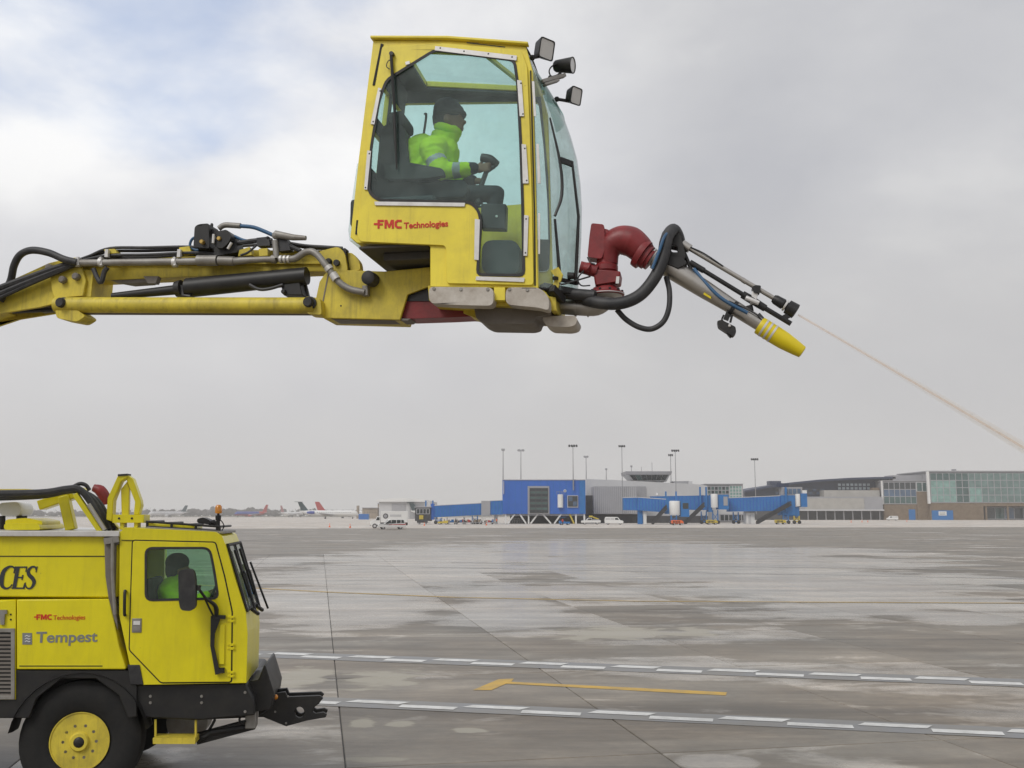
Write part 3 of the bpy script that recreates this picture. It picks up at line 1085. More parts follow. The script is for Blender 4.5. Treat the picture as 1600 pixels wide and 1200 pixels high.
# wiper on the door glass
mb = MB()
mb.tube([P(611, 85, -0.05), P(614, 130, -0.05), P(617, 180, -0.05)], [0.013, 0.014, 0.012], 7)
mb.tube([P(616, 180, -0.05), P(618, 225, -0.045), P(620, 264, -0.042)], [0.015, 0.013, 0.006], 7)
mb.tube([P(613, 92, -0.05), P(606, 96, -0.05), P(604, 104, -0.05), P(609, 108, -0.05)], 0.004, 5, 4)
mb.lathe(P(611, 83, -0.062), (0, 1, 0), [(0, 0.018), (0.03, 0.022)], 10)
sub(mb, 'door_wiper', BLK)

# work lamps
def work_lamp(cpx, cpy, w, size, aim, foot, name='work_lamp', depth=0.10, rnd=False):
    c = P(cpx, cpy, w)
    aim = Vector(aim).normalized()
    side = aim.cross(Vector((0, 0, 1))).normalized()
    up = side.cross(aim)
    mb = MB()
    hw, hh = size[0] / 2, size[1] / 2

    def ring(d, k):
        if rnd:
            pts = [(math.cos(a) * hw * k, math.sin(a) * hh * k) for a in [2 * math.pi * i / 16 for i in range(16)]]
        else:
            pts = rounded([(-hw * k, -hh * k), (hw * k, -hh * k), (hw * k, hh * k), (-hw * k, hh * k)], 0.02, 2)
        return [c + aim * d + side * x + up * y for x, y in pts]

    rs = [ring(-depth, 0.55), ring(-depth * 0.9, 0.72), ring(0, 0.97), ring(0.006, 1.0), ring(0.014, 1.0), ring(0.014, 0.9), ring(0.004, 0.88)]
    n = len(rs[0])
    vv = [p for r_ in rs for p in r_]
    ff = [(i * n + j, i * n + (j + 1) % n, (i + 1) * n + (j + 1) % n, (i + 1) * n + j) for i in range(len(rs) - 1) for j in range(n)]
    ff.append(tuple(reversed(range(n))))
    mb.add(vv, ff, 0)
    mb.add(ring(0.009, 0.905), [tuple(range(n))], 1)
    mb.tube([c - aim * depth * 0.6 - up * hh * 0.6, foot.lerp(c, 0.4) - up * 0.02, foot], 0.014, 7, 3)
    mb.ball(foot, 0.024, 8)
    return sub(mb, name, [BLK, LENS])


work_lamp(853, 77, 0.16, (0.155, 0.165), (0.75, -0.62, -0.22), P(832, 90, 0.10), depth=0.085)
work_lamp(893, 102, 0.30, (0.135, 0.135), (1.0, -0.22, -0.12), P(860, 122, 0.25), depth=0.15, rnd=True)
work_lamp(899, 150, 0.52, (0.125, 0.145), (0.78, -0.60, -0.22), P(870, 155, 0.45), depth=0.075)
mb = MB()
mb.tube([P(873, 98, 0.28), P(862, 104, 0.27), P(858, 112, 0.26), P(862, 122, 0.25)], 0.006, 6, 4)
sub(mb, 'lamp_cable', HOSE)
mb = MB()
mb.bar(P(846, 128, 0.16), P(882, 118, 0.30), 0.05, 0.03)
mb.bar(P(850, 133, 0.16), P(872, 126, 0.24), 0.05, 0.02)
sub(mb, 'lamp_bracket', GALV, bevel=0.004)

# control boxes behind the lower glass
mb = MB()
mb.prism(B.xz([(752, 318), (791, 319), (790, 358), (751, 357)], 0.05), 0.04, 0.14)
sub(mb, 'control_box', BLK, bevel=0.008)
sub(MB().lathe(P(776, 338, 0.036), (0, -1, 0), [(0, 0.011), (0.006, 0.009)], 10), 'indicator_light', WHITE)
mb = MB()
mb.prism(rounded(B.xz([(754, 376), (812, 376), (813, 430), (753, 430)], 0.1), 0.09, 5), 0.08, 0.30)
sub(mb, 'footwell_cover', DARKIN, bevel=0.02)
# yellow lower skin inside the far wall is the body itself; a lime kick panel next to the glass
mb = MB()
q = B.xz([(735, 326), (826, 318), (832, 440), (735, 440)], 0.33)
mb.prism(q, 0.33, 0.345)
sub(mb, 'kick_panel', YEL)

# seat
seat_w = 0.46
mb = MB()
mb.prism(rounded(B.xz([(608, 214), (632, 206), (645, 218), (654, 300), (618, 312), (600, 300)], seat_w), 0.06, 4), seat_w - 0.24, seat_w + 0.24)
mb.prism(rounded(B.xz([(600, 296), (735, 296), (742, 306), (738, 322), (600, 326)], seat_w), 0.05, 4), seat_w - 0.25, seat_w + 0.25)
sub(mb, 'seat', SEATM, bevel=0.03, seg=3)
mb = MB()
mb.prism(rounded(B.xz([(602, 262), (640, 256), (694, 266), (697, 276), (670, 281), (604, 283)], seat_w - 0.3), 0.03, 4), seat_w - 0.34, seat_w - 0.27)
sub(mb, 'armrest', RUB, bevel=0.015)
# headrest and grab handle
mb = MB()
mb.prism(rounded(B.xz([(612, 186), (634, 182), (640, 190), (640, 204), (616, 208)], seat_w), 0.03, 3), seat_w - 0.13, seat_w + 0.13)
sub(mb, 'headrest', SEATM, bevel=0.02)
mb = MB()
mb.tube([P(664, 178, CW - 0.08), P(666, 182, CW - 0.12), P(660, 222, CW - 0.12), P(658, 226, CW - 0.08)], 0.011, 8, 3)
sub(mb, 'grab_handle', RUB)
# joystick column
JW = 0.36
mb = MB()
mb.tube([P(748, 318, JW), P(752, 290, JW), P(760, 268, JW)], [0.035, 0.022, 0.02], 10)
mb.tube([P(752, 246, JW), P(765, 249, JW), P(777, 257, JW)], [0.034, 0.04, 0.03], 12, 3)
mb.tube([P(758, 270, JW), P(768, 263, JW), P(773, 260, JW)], 0.018, 8)
sub(mb, 'joystick', BLK)

# ---- underside: bumper cushions, belly pans, red slew beam, water elbow
def cushion(pxs, w0=-0.07, w1=0.06):
    mb = MB()
    mb.prism(rounded(B.xz(pxs, w0), 0.05, 4), w0, w1)
    return mb.build('bumper_cushion', CUSH, cabin, bevel=0.035, seg=4)


cushion([(670, 448), (771, 449), (771, 478), (722, 477), (674, 474), (670, 466)])
cushion([(790, 449), (843, 449), (858, 464), (858, 486), (843, 481), (790, 476)])
for (x, y) in ((678, 451), (720, 452), (762, 452), (796, 452), (824, 453)):
    sub(MB().lathe(P(x, y, -0.072), (0, -1, 0), [(0, 0.014), (0.006, 0.012)], 10), 'bolt_head', GALV)
mb = MB()
mb.prism(B.xz([(668, 446), (846, 449), (859, 464), (858, 482), (670, 470)], 0.06), 0.0605, CW - 0.06)
sub(mb, 'bumper_frame', YELB, bevel=0.01)
sub(MB().prism(B.xz([(772, 449), (789, 449), (789, 469), (772, 469)], -0.01), -0.012, 0.06), 'tow_lug', YEL)
mb = MB()
mb.prism(rounded(B.xz([(742, 476), (862, 480), (862, 494), (838, 496), (836, 505), (826, 508), (760, 507), (746, 500)], 0.2), 0.03, 3), 0.15, 0.56)
sub(mb, 'belly_pan', BELLY, bevel=0.02)
mb = MB()
mb.prism(rounded(B.xz([(850, 497), (900, 496), (904, 502), (901, 511), (890, 514), (860, 513), (851, 506)], 0.3), 0.03, 3), 0.22, 0.52)
sub(mb, 'skid_pad', CUSH, bevel=0.02)
mb = MB()
fz = P(600, 380).z
mb.box(P(560, 380).x, P(669, 383).x, 0.012, CW - 0.012, fz - 0.035, fz - 0.012)
mb.box(P(590, 380).x, P(669, 383).x, 0.16, CW - 0.12, fz - 0.10, fz - 0.0355)
sub(mb, 'belly_plate', pbr('underbody_coating', (0.06, 0.058, 0.055), 0.7, var=0.2, dirt=0.5, dirtcol=(0.13, 0.115, 0.095), dscale=4), bevel=0.006)

# ------------------------------------------------------------------ boom arm
def part(mb_, name, mat, parent=boom, **kw):
    return mb_.build(name, mat, parent, **kw)


BW = 0.34            # near cheek of the boom head sits under the middle of the cabin
mb = MB()
mb.prism(B.xz([(512, 421), (600, 424), (672, 417), (674, 446), (637, 460), (625, 500), (506, 497), (489, 486), (499, 440)], BW), BW, BW + 0.03)
mb.prism(B.xz([(512, 421), (600, 424), (672, 417), (674, 446), (637, 460), (625, 500), (506, 497), (489, 486), (499, 440)], BW), BW + 0.30, BW + 0.33)
mb.prism(B.xz([(500, 493), (626, 496), (626, 500), (506, 498)], BW), BW + 0.03, BW + 0.30)
mb.prism(B.xz([(540, 424), (600, 426), (672, 419), (672, 425), (540, 430)], BW), BW + 0.03, BW + 0.30)
head = part(mb, 'boom_head', YELB, bevel=0.006)
part(MB().prism(B.xz([(513, 424), (515, 424), (502, 490), (500, 490)], BW), BW - 0.003, BW + 0.001), 'weld_seam', BELLY, head)
part(MB().lathe(P(533, 478, BW + 0.005), (0, -1, 0), [(0, 0.008), (0.008, 0.007)], 8), 'bolt', RUB, head)
part(MB().prism(B.xz([(512, 496), (640, 497), (636, 500), (520, 499)], BW), BW + 0.02, BW + 0.2), 'skid', BELLY, head)
part(MB().prism(B.xz([(636, 461), (672, 447), (680, 447), (680, 470), (630, 470)], BW + 0.03), BW + 0.04, BW + 0.28), 'gap_plate', BLK, head)
part(MB().prism(B.xz([(634, 466), (680, 466), (746, 478), (742, 494), (700, 496), (640, 498), (622, 496)], BW + 0.05), BW + 0.05, BW + 0.27), 'slew_beam', RED, bevel=0.01)
part(MB().prism(B.xz([(725, 478), (752, 481), (746, 498), (724, 489)], BW + 0.02), BW + 0.02, BW + 0.2), 'beam_gusset', YELB)

# level link: thick yellow tube along the bottom
mb = MB()
mb.tube([P(88, 476.5, BW - 0.06), P(492, 477.5, BW - 0.06)], 0.068, 20)
link = part(mb, 'link_tube', YELB, smooth=60)
mb = MB()
mb.tube([P(95, 488, BW - 0.02), P(490, 489, BW - 0.02)], 0.022, 10)
part(mb, 'weld_strip', BELLY, link)
for x, y in ((480, 471), (92, 472)):
    mb = MB()
    mb.lathe(P(x, y, BW - 0.16), (0, 1, 0), [(0, 0.035), (0.01, 0.042), (0.05, 0.042), (0.055, 0.055), (0.25, 0.055)], 16)
    part(mb, 'pivot_pin', RUB, link)
mb = MB()
mb.prism(rounded(B.xz([(476, 462), (500, 466), (502, 492), (478, 490)], BW - 0.1), 0.03, 3), BW - 0.09, BW + 0.06)
part(mb, 'clevis', YELB, link, bevel=0.006)
mb = MB()
mb.prism(rounded(B.xz([(84, 464), (100, 470), (134, 494), (120, 503), (88, 497)], BW - 0.1), 0.03, 3), BW - 0.10, BW + 0.08)
part(mb, 'clevis', YELB, link, bevel=0.006)

# main telescopic boom: box section running behind the pipes
mb = MB()
mb.prism(B.xz([(100, 404), (160, 402), (300, 398), (380, 390), (470, 392), (520, 390), (536, 404), (540, 424), (490, 424), (300, 432), (160, 438), (100, 440)], BW + 0.08), BW + 0.08, BW + 0.26)
arm = part(mb, 'boom_arm', YELB, bevel=0.01)
mb = MB()
mb.prism(B.xz([(110, 408), (540, 408), (540, 412), (110, 414)], BW + 0.06), BW + 0.055, BW + 0.078)
part(mb, 'pipe_rail', YELB, arm)
mb = MB()
mb.prism(B.xz([(165, 432), (230, 434), (232, 441), (200, 443), (172, 438)], BW + 0.1), BW + 0.09, BW + 0.22)
mb.prism(B.xz([(225, 432), (248, 432), (244, 443), (232, 443)], BW + 0.05), BW + 0.04, BW + 0.10)
part(mb, 'cable_tray', BELLY, arm)
mb = MB()
mb.prism(rounded(B.xz([(498, 394), (530, 386), (540, 396), (545, 426), (505, 426)], BW + 0.02), 0.04, 4), BW + 0.0, BW + 0.05)
mb.prism(rounded(B.xz([(540, 398), (552, 396), (564, 410), (566, 424), (545, 426)], BW + 0.1), 0.03, 4), BW + 0.06, BW + 0.14)
part(mb, 'pivot_ear', YELB, arm, bevel=0.006)
mb = MB()
mb.lathe(P(512, 408, BW - 0.03), (0, 1, 0), [(0, 0.02), (0.012, 0.03), (0.05, 0.03)], 12)
mb.lathe(P(525, 410, BW - 0.03), (0, 1, 0), [(0, 0.026), (0.05, 0.028)], 12)
mb.lathe(P(538, 391, BW + 0.02), (0, 1, 0), [(0, 0.02), (0.06, 0.02)], 10)
part(mb, 'pivot_pin', RUB, arm)
mb = MB()
mb.bar(P(538, 396, BW + 0.05), P(542, 425, BW + 0.05), 0.06, 0.05)
part(mb, 'hinge_block', BLK, arm, bevel=0.006)

# black extension cylinder, sloping up to the right
mb = MB()
mb.tube([P(176, 463, BW + 0.02), P(292, 451, BW + 0.02), P(293, 450, BW + 0.02), P(480, 431, BW + 0.02)], [0.030, 0.045, 0.085, 0.075], 16)
ram = part(mb, 'hydraulic_ram', BLK, smooth=50)
mb = MB()
mb.tube([P(284, 446, BW - 0.03), P(286, 462, BW - 0.03), P(298, 464, BW - 0.03)], 0.02, 8)
mb.lathe(P(276, 452, BW + 0.0), (1, 0, 0.1), [(0, 0.07), (0.05, 0.075), (0.06, 0.05)], 14)
part(mb, 'ram_gland', BLK, ram)
mb = MB()
mb.prism(B.xz([(436, 430), (466, 430), (474, 462), (444, 462)], BW), BW - 0.02, BW + 0.18)
mb.lathe(P(442, 455, BW - 0.05), (0, 1, 0), [(0, 0.02), (0.05, 0.025)], 10)
part(mb, 'ram_bracket', BLK, bevel=0.01)
mb = MB()
mb.tube([P(390, 445, BW - 0.05), P(405, 452, BW - 0.06), P(422, 451, BW - 0.05), P(442, 445, BW - 0.03)], 0.014, 8, 6)
mb.tube([P(474, 430, BW + 0.1), P(477, 445, BW + 0.1), P(480, 462, BW + 0.1)], 0.012, 8, 4)
part(mb, 'hydraulic_hose', HOSE)

# fluid pipe (grey) with valve, bend and hose down to the boom head
PWp = BW - 0.05
mb = MB()
mb.tube([P(118, 411, PWp), P(330, 408, PWp)], 0.030, 14)
mb.tube([P(309, 407, PWp), P(340, 407, PWp)], 0.046, 14)
mb.tube([P(342, 407, PWp), P(366, 408, PWp)], 0.040, 8)
mb.tube([P(366, 408, PWp), P(395, 406, PWp), P(432, 405, PWp)], [0.034, 0.026, 0.026], 12)
mb.tube([P(425, 405, PWp), P(432, 405, PWp)], 0.037, 12)
mb.tube([P(432, 404, PWp - 0.01), P(430, 376, PWp - 0.01)], 0.026, 12)
mb.tube([P(430, 366, PWp - 0.01), P(458, 371, PWp - 0.01), P(478, 372, PWp - 0.01)], [0.034, 0.027, 0.02], 12)
mb.ball(P(431, 368, PWp - 0.01), 0.034, 12)
pipe = part(mb, 'fluid_pipe', GALV, smooth=50)
for x in (122, 158, 273):
    mb = MB()
    mb.tube([P(x - 2, 410, PWp), P(x + 3, 410, PWp)], 0.042, 14)
    mb.bar(P(x, 402, PWp - 0.02), P(x + 1, 415, PWp - 0.02), 0.03, 0.02)
    part(mb, 'pipe_clamp', ALU, pipe)
mb = MB()
mb.tube([P(436, 405, PWp), P(460, 404, PWp), P(478, 394, PWp - 0.02), P(493, 396, PWp - 0.03), P(512, 418, PWp - 0.03), P(527, 438, PWp - 0.02), P(545, 451, PWp - 0.01), P(570, 457, PWp)], 0.029, 12, 7)
hose = part(mb, 'transfer_hose', GALV, smooth=60)
mb = MB()
for (a, b2) in (((512, 417), (516, 422)), ((520, 428), (526, 437))):
    mb.tube([P(*a, PWp - 0.03), P(*b2, PWp - 0.03)], 0.036, 12)
for x in (438, 444, 450):
    mb.tube([P(x, 405, PWp), P(x + 3, 405, PWp)], 0.035, 12)
part(mb, 'hose_coupling', ALU, hose)
mb = MB()
mb.bar(P(572, 447, PWp + 0.02), P(572, 463, PWp + 0.02), 0.06, 0.05)
part(mb, 'hose_elbow', GALV, hose, bevel=0.006)
mb = MB()
mb.lathe(P(574, 433, PWp - 0.08), (0.1, 1, 0), [(0, 0.045), (0.01, 0.058), (0.12, 0.058), (0.14, 0.03), (0.16, 0.03)], 18)
part(mb, 'rubber_stop', RUB)

# valve cluster on top
VW = BW - 0.02
mb = MB()
mb.prism(rounded(B.xz([(311, 358), (318, 354), (333, 353), (334, 392), (309, 390)], VW), 0.02, 3), VW - 0.08, VW + 0.10)
mb.prism(rounded(B.xz([(330, 358), (345, 362), (345, 368), (331, 366)], VW), 0.01, 2), VW - 0.03, VW + 0.05)
mb.lathe(P(331, 351, VW), (0, 0, 1), [(-0.03, 0.012), (0.0, 0.014), (0.012, 0.008)], 8)
valve = part(mb, 'valve_actuator', BLK, bevel=0.008)
mb = MB()
mb.prism(rounded(B.xz([(345, 365), (360, 362), (368, 372), (362, 384), (352, 392), (340, 388)], VW - 0.03), 0.02, 3), VW - 0.10, VW + 0.06)
mb.prism(rounded(B.xz([(336, 388), (372, 378), (374, 396), (340, 402)], VW), 0.01, 2), VW - 0.04, VW + 0.10)
part(mb, 'valve_actuator', BLK, bevel=0.008)
for (x, y) in ((314, 377), (341, 372)):
    part(MB().lathe(P(x, y, VW - 0.12), (0, 1, 0), [(0, 0.014), (0.006, 0.019), (0.04, 0.019)], 12), 'brass_fitting', BRASS, valve)
mb = MB()
for (a, b2) in (((334, 366), (333, 380)), ((362, 379), (356, 389))):
    mb.tube([P(*a, VW - 0.12), P(*b2, VW - 0.12)], 0.012, 8)
part(mb, 'air_fitting', ALU, valve)
mb = MB()
mb.tube([P(342, 357, VW), P(350, 352, VW), P(362, 352, VW), P(376, 353, VW)], 0.024, 10, 4)
part(mb, 'hose_sleeve', GALV)
mb = MB()
mb.tube([P(374, 353, VW), P(395, 355, VW), P(412, 361, VW), P(432, 370, VW)], 0.017, 10, 5)
part(mb, 'air_hose', BLUEH)
mb = MB()
mb.tube([P(309, 369, VW), P(300, 374, VW), P(297, 384, VW), P(304, 390, VW), P(311, 391, VW)], 0.012, 8, 5)
mb.tube([P(366, 369, VW), P(380, 375, VW), P(392, 377, VW)], 0.013, 8, 4)
part(mb, 'air_hose', BLUEH)
mb = MB()
mb.tube([P(372, 380, VW), P(400, 376, VW), P(425, 376, VW)], 0.022, 8, 4)
mb.tube([P(436, 372, VW), P(446, 382, VW), P(460, 388, VW), P(470, 392, VW)], [0.03, 0.028, 0.02, 0.018], 8, 4)
mb.tube([P(380, 384, VW), P(410, 382, VW), P(440, 380, VW)], 0.014, 8, 4)
mb.tube([P(440, 378, VW + .05), P(475, 384, VW + .05), P(505, 386, VW + .05), P(535, 388, VW + .05)], 0.016, 8, 4)
mb.tube([P(455, 382, VW + .08), P(485, 388, VW + .08), P(520, 388, VW + .08)], 0.013, 8, 4)
mb.tube([P(400, 384, VW - .02), P(388, 394, VW - .03), P(376, 399, VW - .03)], 0.010, 8, 4)
mb.prism(B.xz([(403, 373), (422, 371), (424, 385), (404, 386)], VW), VW - 0.03, VW + 0.05)
mb.prism(B.xz([(434, 372), (450, 374), (456, 392), (437, 394)], VW), VW - 0.03, VW + 0.05)
mb.ball(P(418, 371, VW - 0.03), 0.012, 8)
part(mb, 'hydraulic_hose', HOSE)
for q_ in ([(376, 392), (392, 387), (396, 400), (374, 402)], [(406, 390), (420, 389), (421, 401), (407, 402)], [(165, 391), (182, 390), (186, 397), (168, 398)], [(282, 388), (298, 386), (302, 396), (284, 398)]):
    part(MB().prism(B.xz(q_, VW), VW - 0.03, VW + 0.05), 'hose_saddle', YELB, bevel=0.004)
# bundle of hydraulic lines along the top
for i, (dy, w) in enumerate(((0, 0.0), (5, 0.03), (11, -0.02), (15, 0.05))):
    mb = MB()
    mb.tube([P(118, 408 + dy * 0.2, VW + w), P(140, 400 + dy * 0.4, VW + w), P(172, 388 + dy, VW + w), P(230, 387 + dy, VW + w), P(300, 386 + dy * 0.8, VW + w), P(345, 392 + dy * 0.5, VW + w)], 0.014, 8, 5)
    part(mb, 'hydraulic_line', HOSE)
for x in (168, 281):
    part(MB().bar(P(x, 390, VW - 0.05), P(x - 1, 402, VW - 0.05), 0.03, 0.03), 'line_clamp', ALU)
# hanging strap under the pipe clamp
mb = MB()
mb.tube([P(146, 420, PWp), P(152, 434, PWp), P(158, 441, PWp), P(163, 425, PWp), P(168, 418, PWp)], 0.022, 8, 4)
part(mb, 'cable_loop', HOSE)

# elbow at the left and the boom arm going on down to the turntable on the truck deck
mb = MB()
el = B.xz([(78, 424), (108, 403), (118, 402), (128, 420), (134, 438), (130, 462), (84, 466), (80, 450)], BW - 0.02)
mb.prism(el, BW - 0.02, BW + 0.012)
mb.prism(el, BW + 0.33, BW + 0.362)
mb.prism(B.xz([(122, 420), (150, 424), (146, 466), (118, 466)], BW + 0.05), BW + 0.012, BW + 0.33)
elbow = part(mb, 'elbow_bracket', YELB, bevel=0.006)
mb = MB()
for (x, y) in ((95, 436), (116, 431), (74, 417)):
    mb.lathe(P(x, y, BW - 0.07), (0, 1, 0), [(0, 0.022), (0.01, 0.032), (0.06, 0.032)], 12)
part(mb, 'pivot_pin', BELLY, elbow)
mb = MB()
q = B.xz([(112, 402), (76, 411), (0, 446), (-120, 484), (-270, 533), (-270, 579), (-120, 530), (0, 490), (62, 480), (86, 474), (84, 440)], BW + 0.02)
mb.prism(q, BW + 0.02, BW + 0.05)
mb.prism(q, BW + 0.28, BW + 0.31)
q = B.xz([(112, 404), (76, 413), (0, 448), (-270, 535), (-270, 546), (0, 458), (76, 425), (112, 412)], BW + 0.05)
mb.prism(q, BW + 0.05, BW + 0.28)
q = B.xz([(-268, 566), (0, 476), (0, 486), (-268, 576)], BW + 0.05)
mb.prism(q, BW + 0.05, BW + 0.28)
low = part(mb, 'boom_arm', YELB, bevel=0.006)
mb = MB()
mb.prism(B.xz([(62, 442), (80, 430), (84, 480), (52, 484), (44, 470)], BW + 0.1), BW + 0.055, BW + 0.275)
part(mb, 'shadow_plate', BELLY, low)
mb = MB()
mb.tube([P(20, 487, BW + 0.1), P(84, 484, BW + 0.1)], 0.018, 8)
part(mb, 'cross_rod', BLK, low)
mb = MB()
kn = P(-262, 556, BW + 0.165)                # knuckle, then the base arm back to the turntable on the truck deck
T = Frame(250, 10.0, R(8))
dk = T.p(-330, 829, 1.25)
dw = T.o + T.ux * dk.x + T.uy * dk.y + Vector((0, 0, dk.z)) - B.o
dl = Vector((dw.dot(B.ux), dw.dot(B.uy), dk.z))
mb.lathe(dl, (0, 0, 1), [(0, 0.42), (0.10, 0.42), (0.11, 0.30), (0.42, 0.27), (0.44, 0.1)], 24)
part(mb, 'turntable', YELB)
mb = MB()
mb.bar(dl + Vector((0, 0, 0.36)), kn, 0.26, 0.30)
part(mb, 'boom_arm', YELB, bevel=0.01)
mb = MB()
mb.lathe(kn + Vector((0, -0.22, 0)), (0, 1, 0), [(0, 0.12), (0.02, 0.17), (0.42, 0.17), (0.44, 0.12)], 20)
part(mb, 'knuckle_joint', BELLY)
for i, (dy, r_) in enumerate(((0, 0.030), (9, 0.026), (15, 0.018))):
    mb = MB()
    mb.tube([P(-255, 545 + dy, BW - 0.05), P(-60, 474 + dy, BW - 0.05), P(0, 450 + dy, BW - 0.06), P(50, 432 + dy * 0.7, BW - 0.06), P(90, 418 + dy * 0.5, BW - 0.06), P(122, 409 + dy * 0.2, BW - 0.05)], r_, 8, 5)
    part(mb, 'hydraulic_hose', HOSE)
mb = MB()
mb.tube([P(120, 410, BW - 0.08), P(100, 405, BW - 0.1), P(76, 395, BW - 0.1), P(50, 391, BW - 0.1), P(32, 398, BW - 0.08), P(22, 415, BW - 0.05), P(16, 440, BW), P(0, 470, BW)], 0.032, 10, 6)
part(mb, 'hydraulic_hose', HOSE)

# ------------------------------------------------------------------ spray turret at the front of the cabin
TW = 0.40


def TP(x, y, w=0.0):
    return P(x, y, TW + w)


mb = MB()
mb.tube([TP(850, 476), TP(905, 480), TP(932, 480), TP(946, 470), TP(947, 458)], [0.068, 0.068, 0.068, 0.066, 0.064], 18, 4)
mb.tube([TP(868, 477), TP(872, 477)], 0.078, 18)
mb.tube([TP(898, 480), TP(901, 480)], 0.076, 18)
mb.tube([TP(918, 481), TP(920, 481)], 0.075, 18)
part(mb, 'water_elbow', STEEL, smooth=50)
mb = MB()
mb.tube([TP(873, 495, -0.1), TP(893, 500, -0.1)], 0.012, 8)
mb.tube([TP(866, 490, -0.1), TP(880, 497, -0.1), TP(900, 505, -0.1)], 0.010, 6)
part(mb, 'tie_rod', BLK)
part(MB().ball(TP(881, 501, -0.11), 0.018, 8), 'grease_cap', YEL)

mb = MB()
mb.lathe(TP(947, 462), (0, 0, 1), [(-0.01, 0.10), (0.0, 0.145), (0.02, 0.145), (0.03, 0.12), (0.06, 0.105), (0.07, 0.085), (0.19, 0.085), (0.20, 0.098), (0.24, 0.098), (0.26, 0.075), (0.32, 0.072)], 24)
turret = part(mb, 'spray_turret', RED, smooth=40)
mb = MB()
mb.lathe(TP(947, 460), (0, 0, 1), [(-0.03, 0.09), (-0.006, 0.148), (0.0, 0.148)], 24)
part(mb, 'flange', ALU, turret)
mb = MB()
mb.prism(rounded(B.xz([(924, 349), (944, 351), (946, 388), (940, 405), (918, 402), (921, 370)], TW - 0.08), 0.02, 3), TW - 0.09, TW + 0.07)
mb.prism(rounded(B.xz([(944, 358), (952, 360), (952, 385), (944, 390)], TW - 0.05), 0.01, 2), TW - 0.07, TW + 0.05)
part(mb, 'gearbox', RED, turret, bevel=0.01)
mb = MB()
mb.tube([TP(951, 366), TP(951, 396)], 0.058, 14)
mb.tube([TP(945, 392), TP(960, 396)], 0.06, 12)
part(mb, 'swivel_collar', BLK, turret)
mb = MB()
mb.tube([TP(951, 414), TP(950, 396), TP(956, 383), TP(970, 376), TP(986, 378), TP(1000, 389), TP(1011, 400)], [0.075, 0.092, 0.108, 0.118, 0.122, 0.110, 0.085], 20, 6)
part(mb, 'swivel_elbow', RED, turret, smooth=70)
mb = MB()
mb.lathe(TP(998, 394), (0.62, 0, -0.45), [(0, 0.118), (0.02, 0.122), (0.05, 0.122), (0.055, 0.1), (0.09, 0.1), (0.095, 0.088), (0.12, 0.088)], 20)
part(mb, 'swivel_joint', RED, turret)
mb = MB()
mb.tube([TP(924, 428, -0.08), TP(916, 418, -0.12), TP(910, 416, -0.13)], [0.026, 0.05, 0.034], 12)
mb.tube([TP(906, 417, -0.1), TP(932, 424, -0.08)], 0.048, 14)
part(mb, 'slew_motor', RED, turret)
mb = MB()
mb.prism(B.xz([(926, 420), (970, 424), (968, 440), (930, 446)], TW - 0.1), TW - 0.11, TW + 0.1)
part(mb, 'drive_housing', RED, turret, bevel=0.012)
part(MB().prism(B.xz([(963, 432), (968, 432), (967, 443), (962, 443)], TW - 0.11), TW - 0.113, TW - 0.11), 'sticker', WHITE, turret)
for i in range(10):
    a = 2 * math.pi * i / 10
    c = TP(947, 458)
    mb = MB().lathe((c.x + 0.128 * math.cos(a), TW + 0.128 * math.sin(a), c.z + 0.008), (0, 0, 1), [(0, 0.010), (0.012, 0.010)], 6)
    part(mb, 'flange_bolt', BLK, turret)

# nozzle barrel
n0, n1 = TP(1014, 398), TP(1200, 514)
nd_ = (n1 - n0).normalized()
mb = MB()
LB = (n1 - n0).length
mb.lathe(n0, nd_, [(0, 0.062), (0.06, 0.062), (0.065, 0.084), (0.10, 0.084), (0.52, 0.072), (0.75, 0.060), (LB, 0.055)], 24)
barrel = part(mb, 'nozzle_barrel', STEEL, smooth=40)
mb = MB()
for t in (0.02, 0.04):
    mb.lathe(n0 + nd_ * t, nd_, [(0, 0.07), (0.012, 0.07)], 20)
part(mb, 'barrel_ring', ALU, barrel)
mb = MB()
mb.lathe(TP(1186, 508), nd_, [(0, 0.066), (0.01, 0.071), (0.15, 0.071), (0.22, 0.069), (0.33, 0.056), (0.385, 0.047), (0.39, 0.03), (0.33, 0.028)], 24)
tip = part(mb, 'rubber_nozzle', NOZ, barrel, smooth=50)
mb = MB()
for t in (0.035, 0.075, 0.115):
    mb.lathe(TP(1186, 508) + nd_ * t, nd_, [(0, 0.0735), (0.016, 0.0735)], 22)
part(mb, 'band_clamp', ALU, barrel)
mb = MB()
mb.lathe(TP(1143, 481), nd_, [(0, 0.068), (0.03, 0.068)], 20)
mb.bar(TP(1140, 485, -0.02), TP(1134, 500, -0.02), 0.03, 0.04)
mb.tube([TP(1131, 492, -0.04), TP(1128, 500, -0.04), TP(1134, 505, -0.04)], 0.008, 6, 4)
mb.tube([TP(1144, 492, -0.04), TP(1141, 504, -0.04)], 0.010, 6)
part(mb, 'clamp_ring', BLK, barrel)
mb = MB()
mb.prism(rounded(B.xz([(1120, 503), (1127, 501), (1149, 512), (1150, 521), (1145, 527), (1122, 512)], TW - 0.06), 0.012, 3), TW - 0.10, TW - 0.01)
mb.tube([TP(1143, 521, -0.06), TP(1138, 525, -0.06)], 0.025, 10)
part(mb, 'grip_handle', BLK, barrel, bevel=0.006)
part(MB().ball(TP(1140, 509, -0.105), 0.012, 8), 'steel_knob', ALU, barrel)
part(MB().prism(B.xz([(1100, 457), (1111, 464), (1111, 467), (1099, 460)], TW - 0.075), TW - 0.078, TW - 0.06), 'arrow_sticker', NOZ, barrel)
mb = MB()
mb.bar(TP(1183, 492, -0.03), TP(1190, 500, -0.03), 0.02, 0.05)
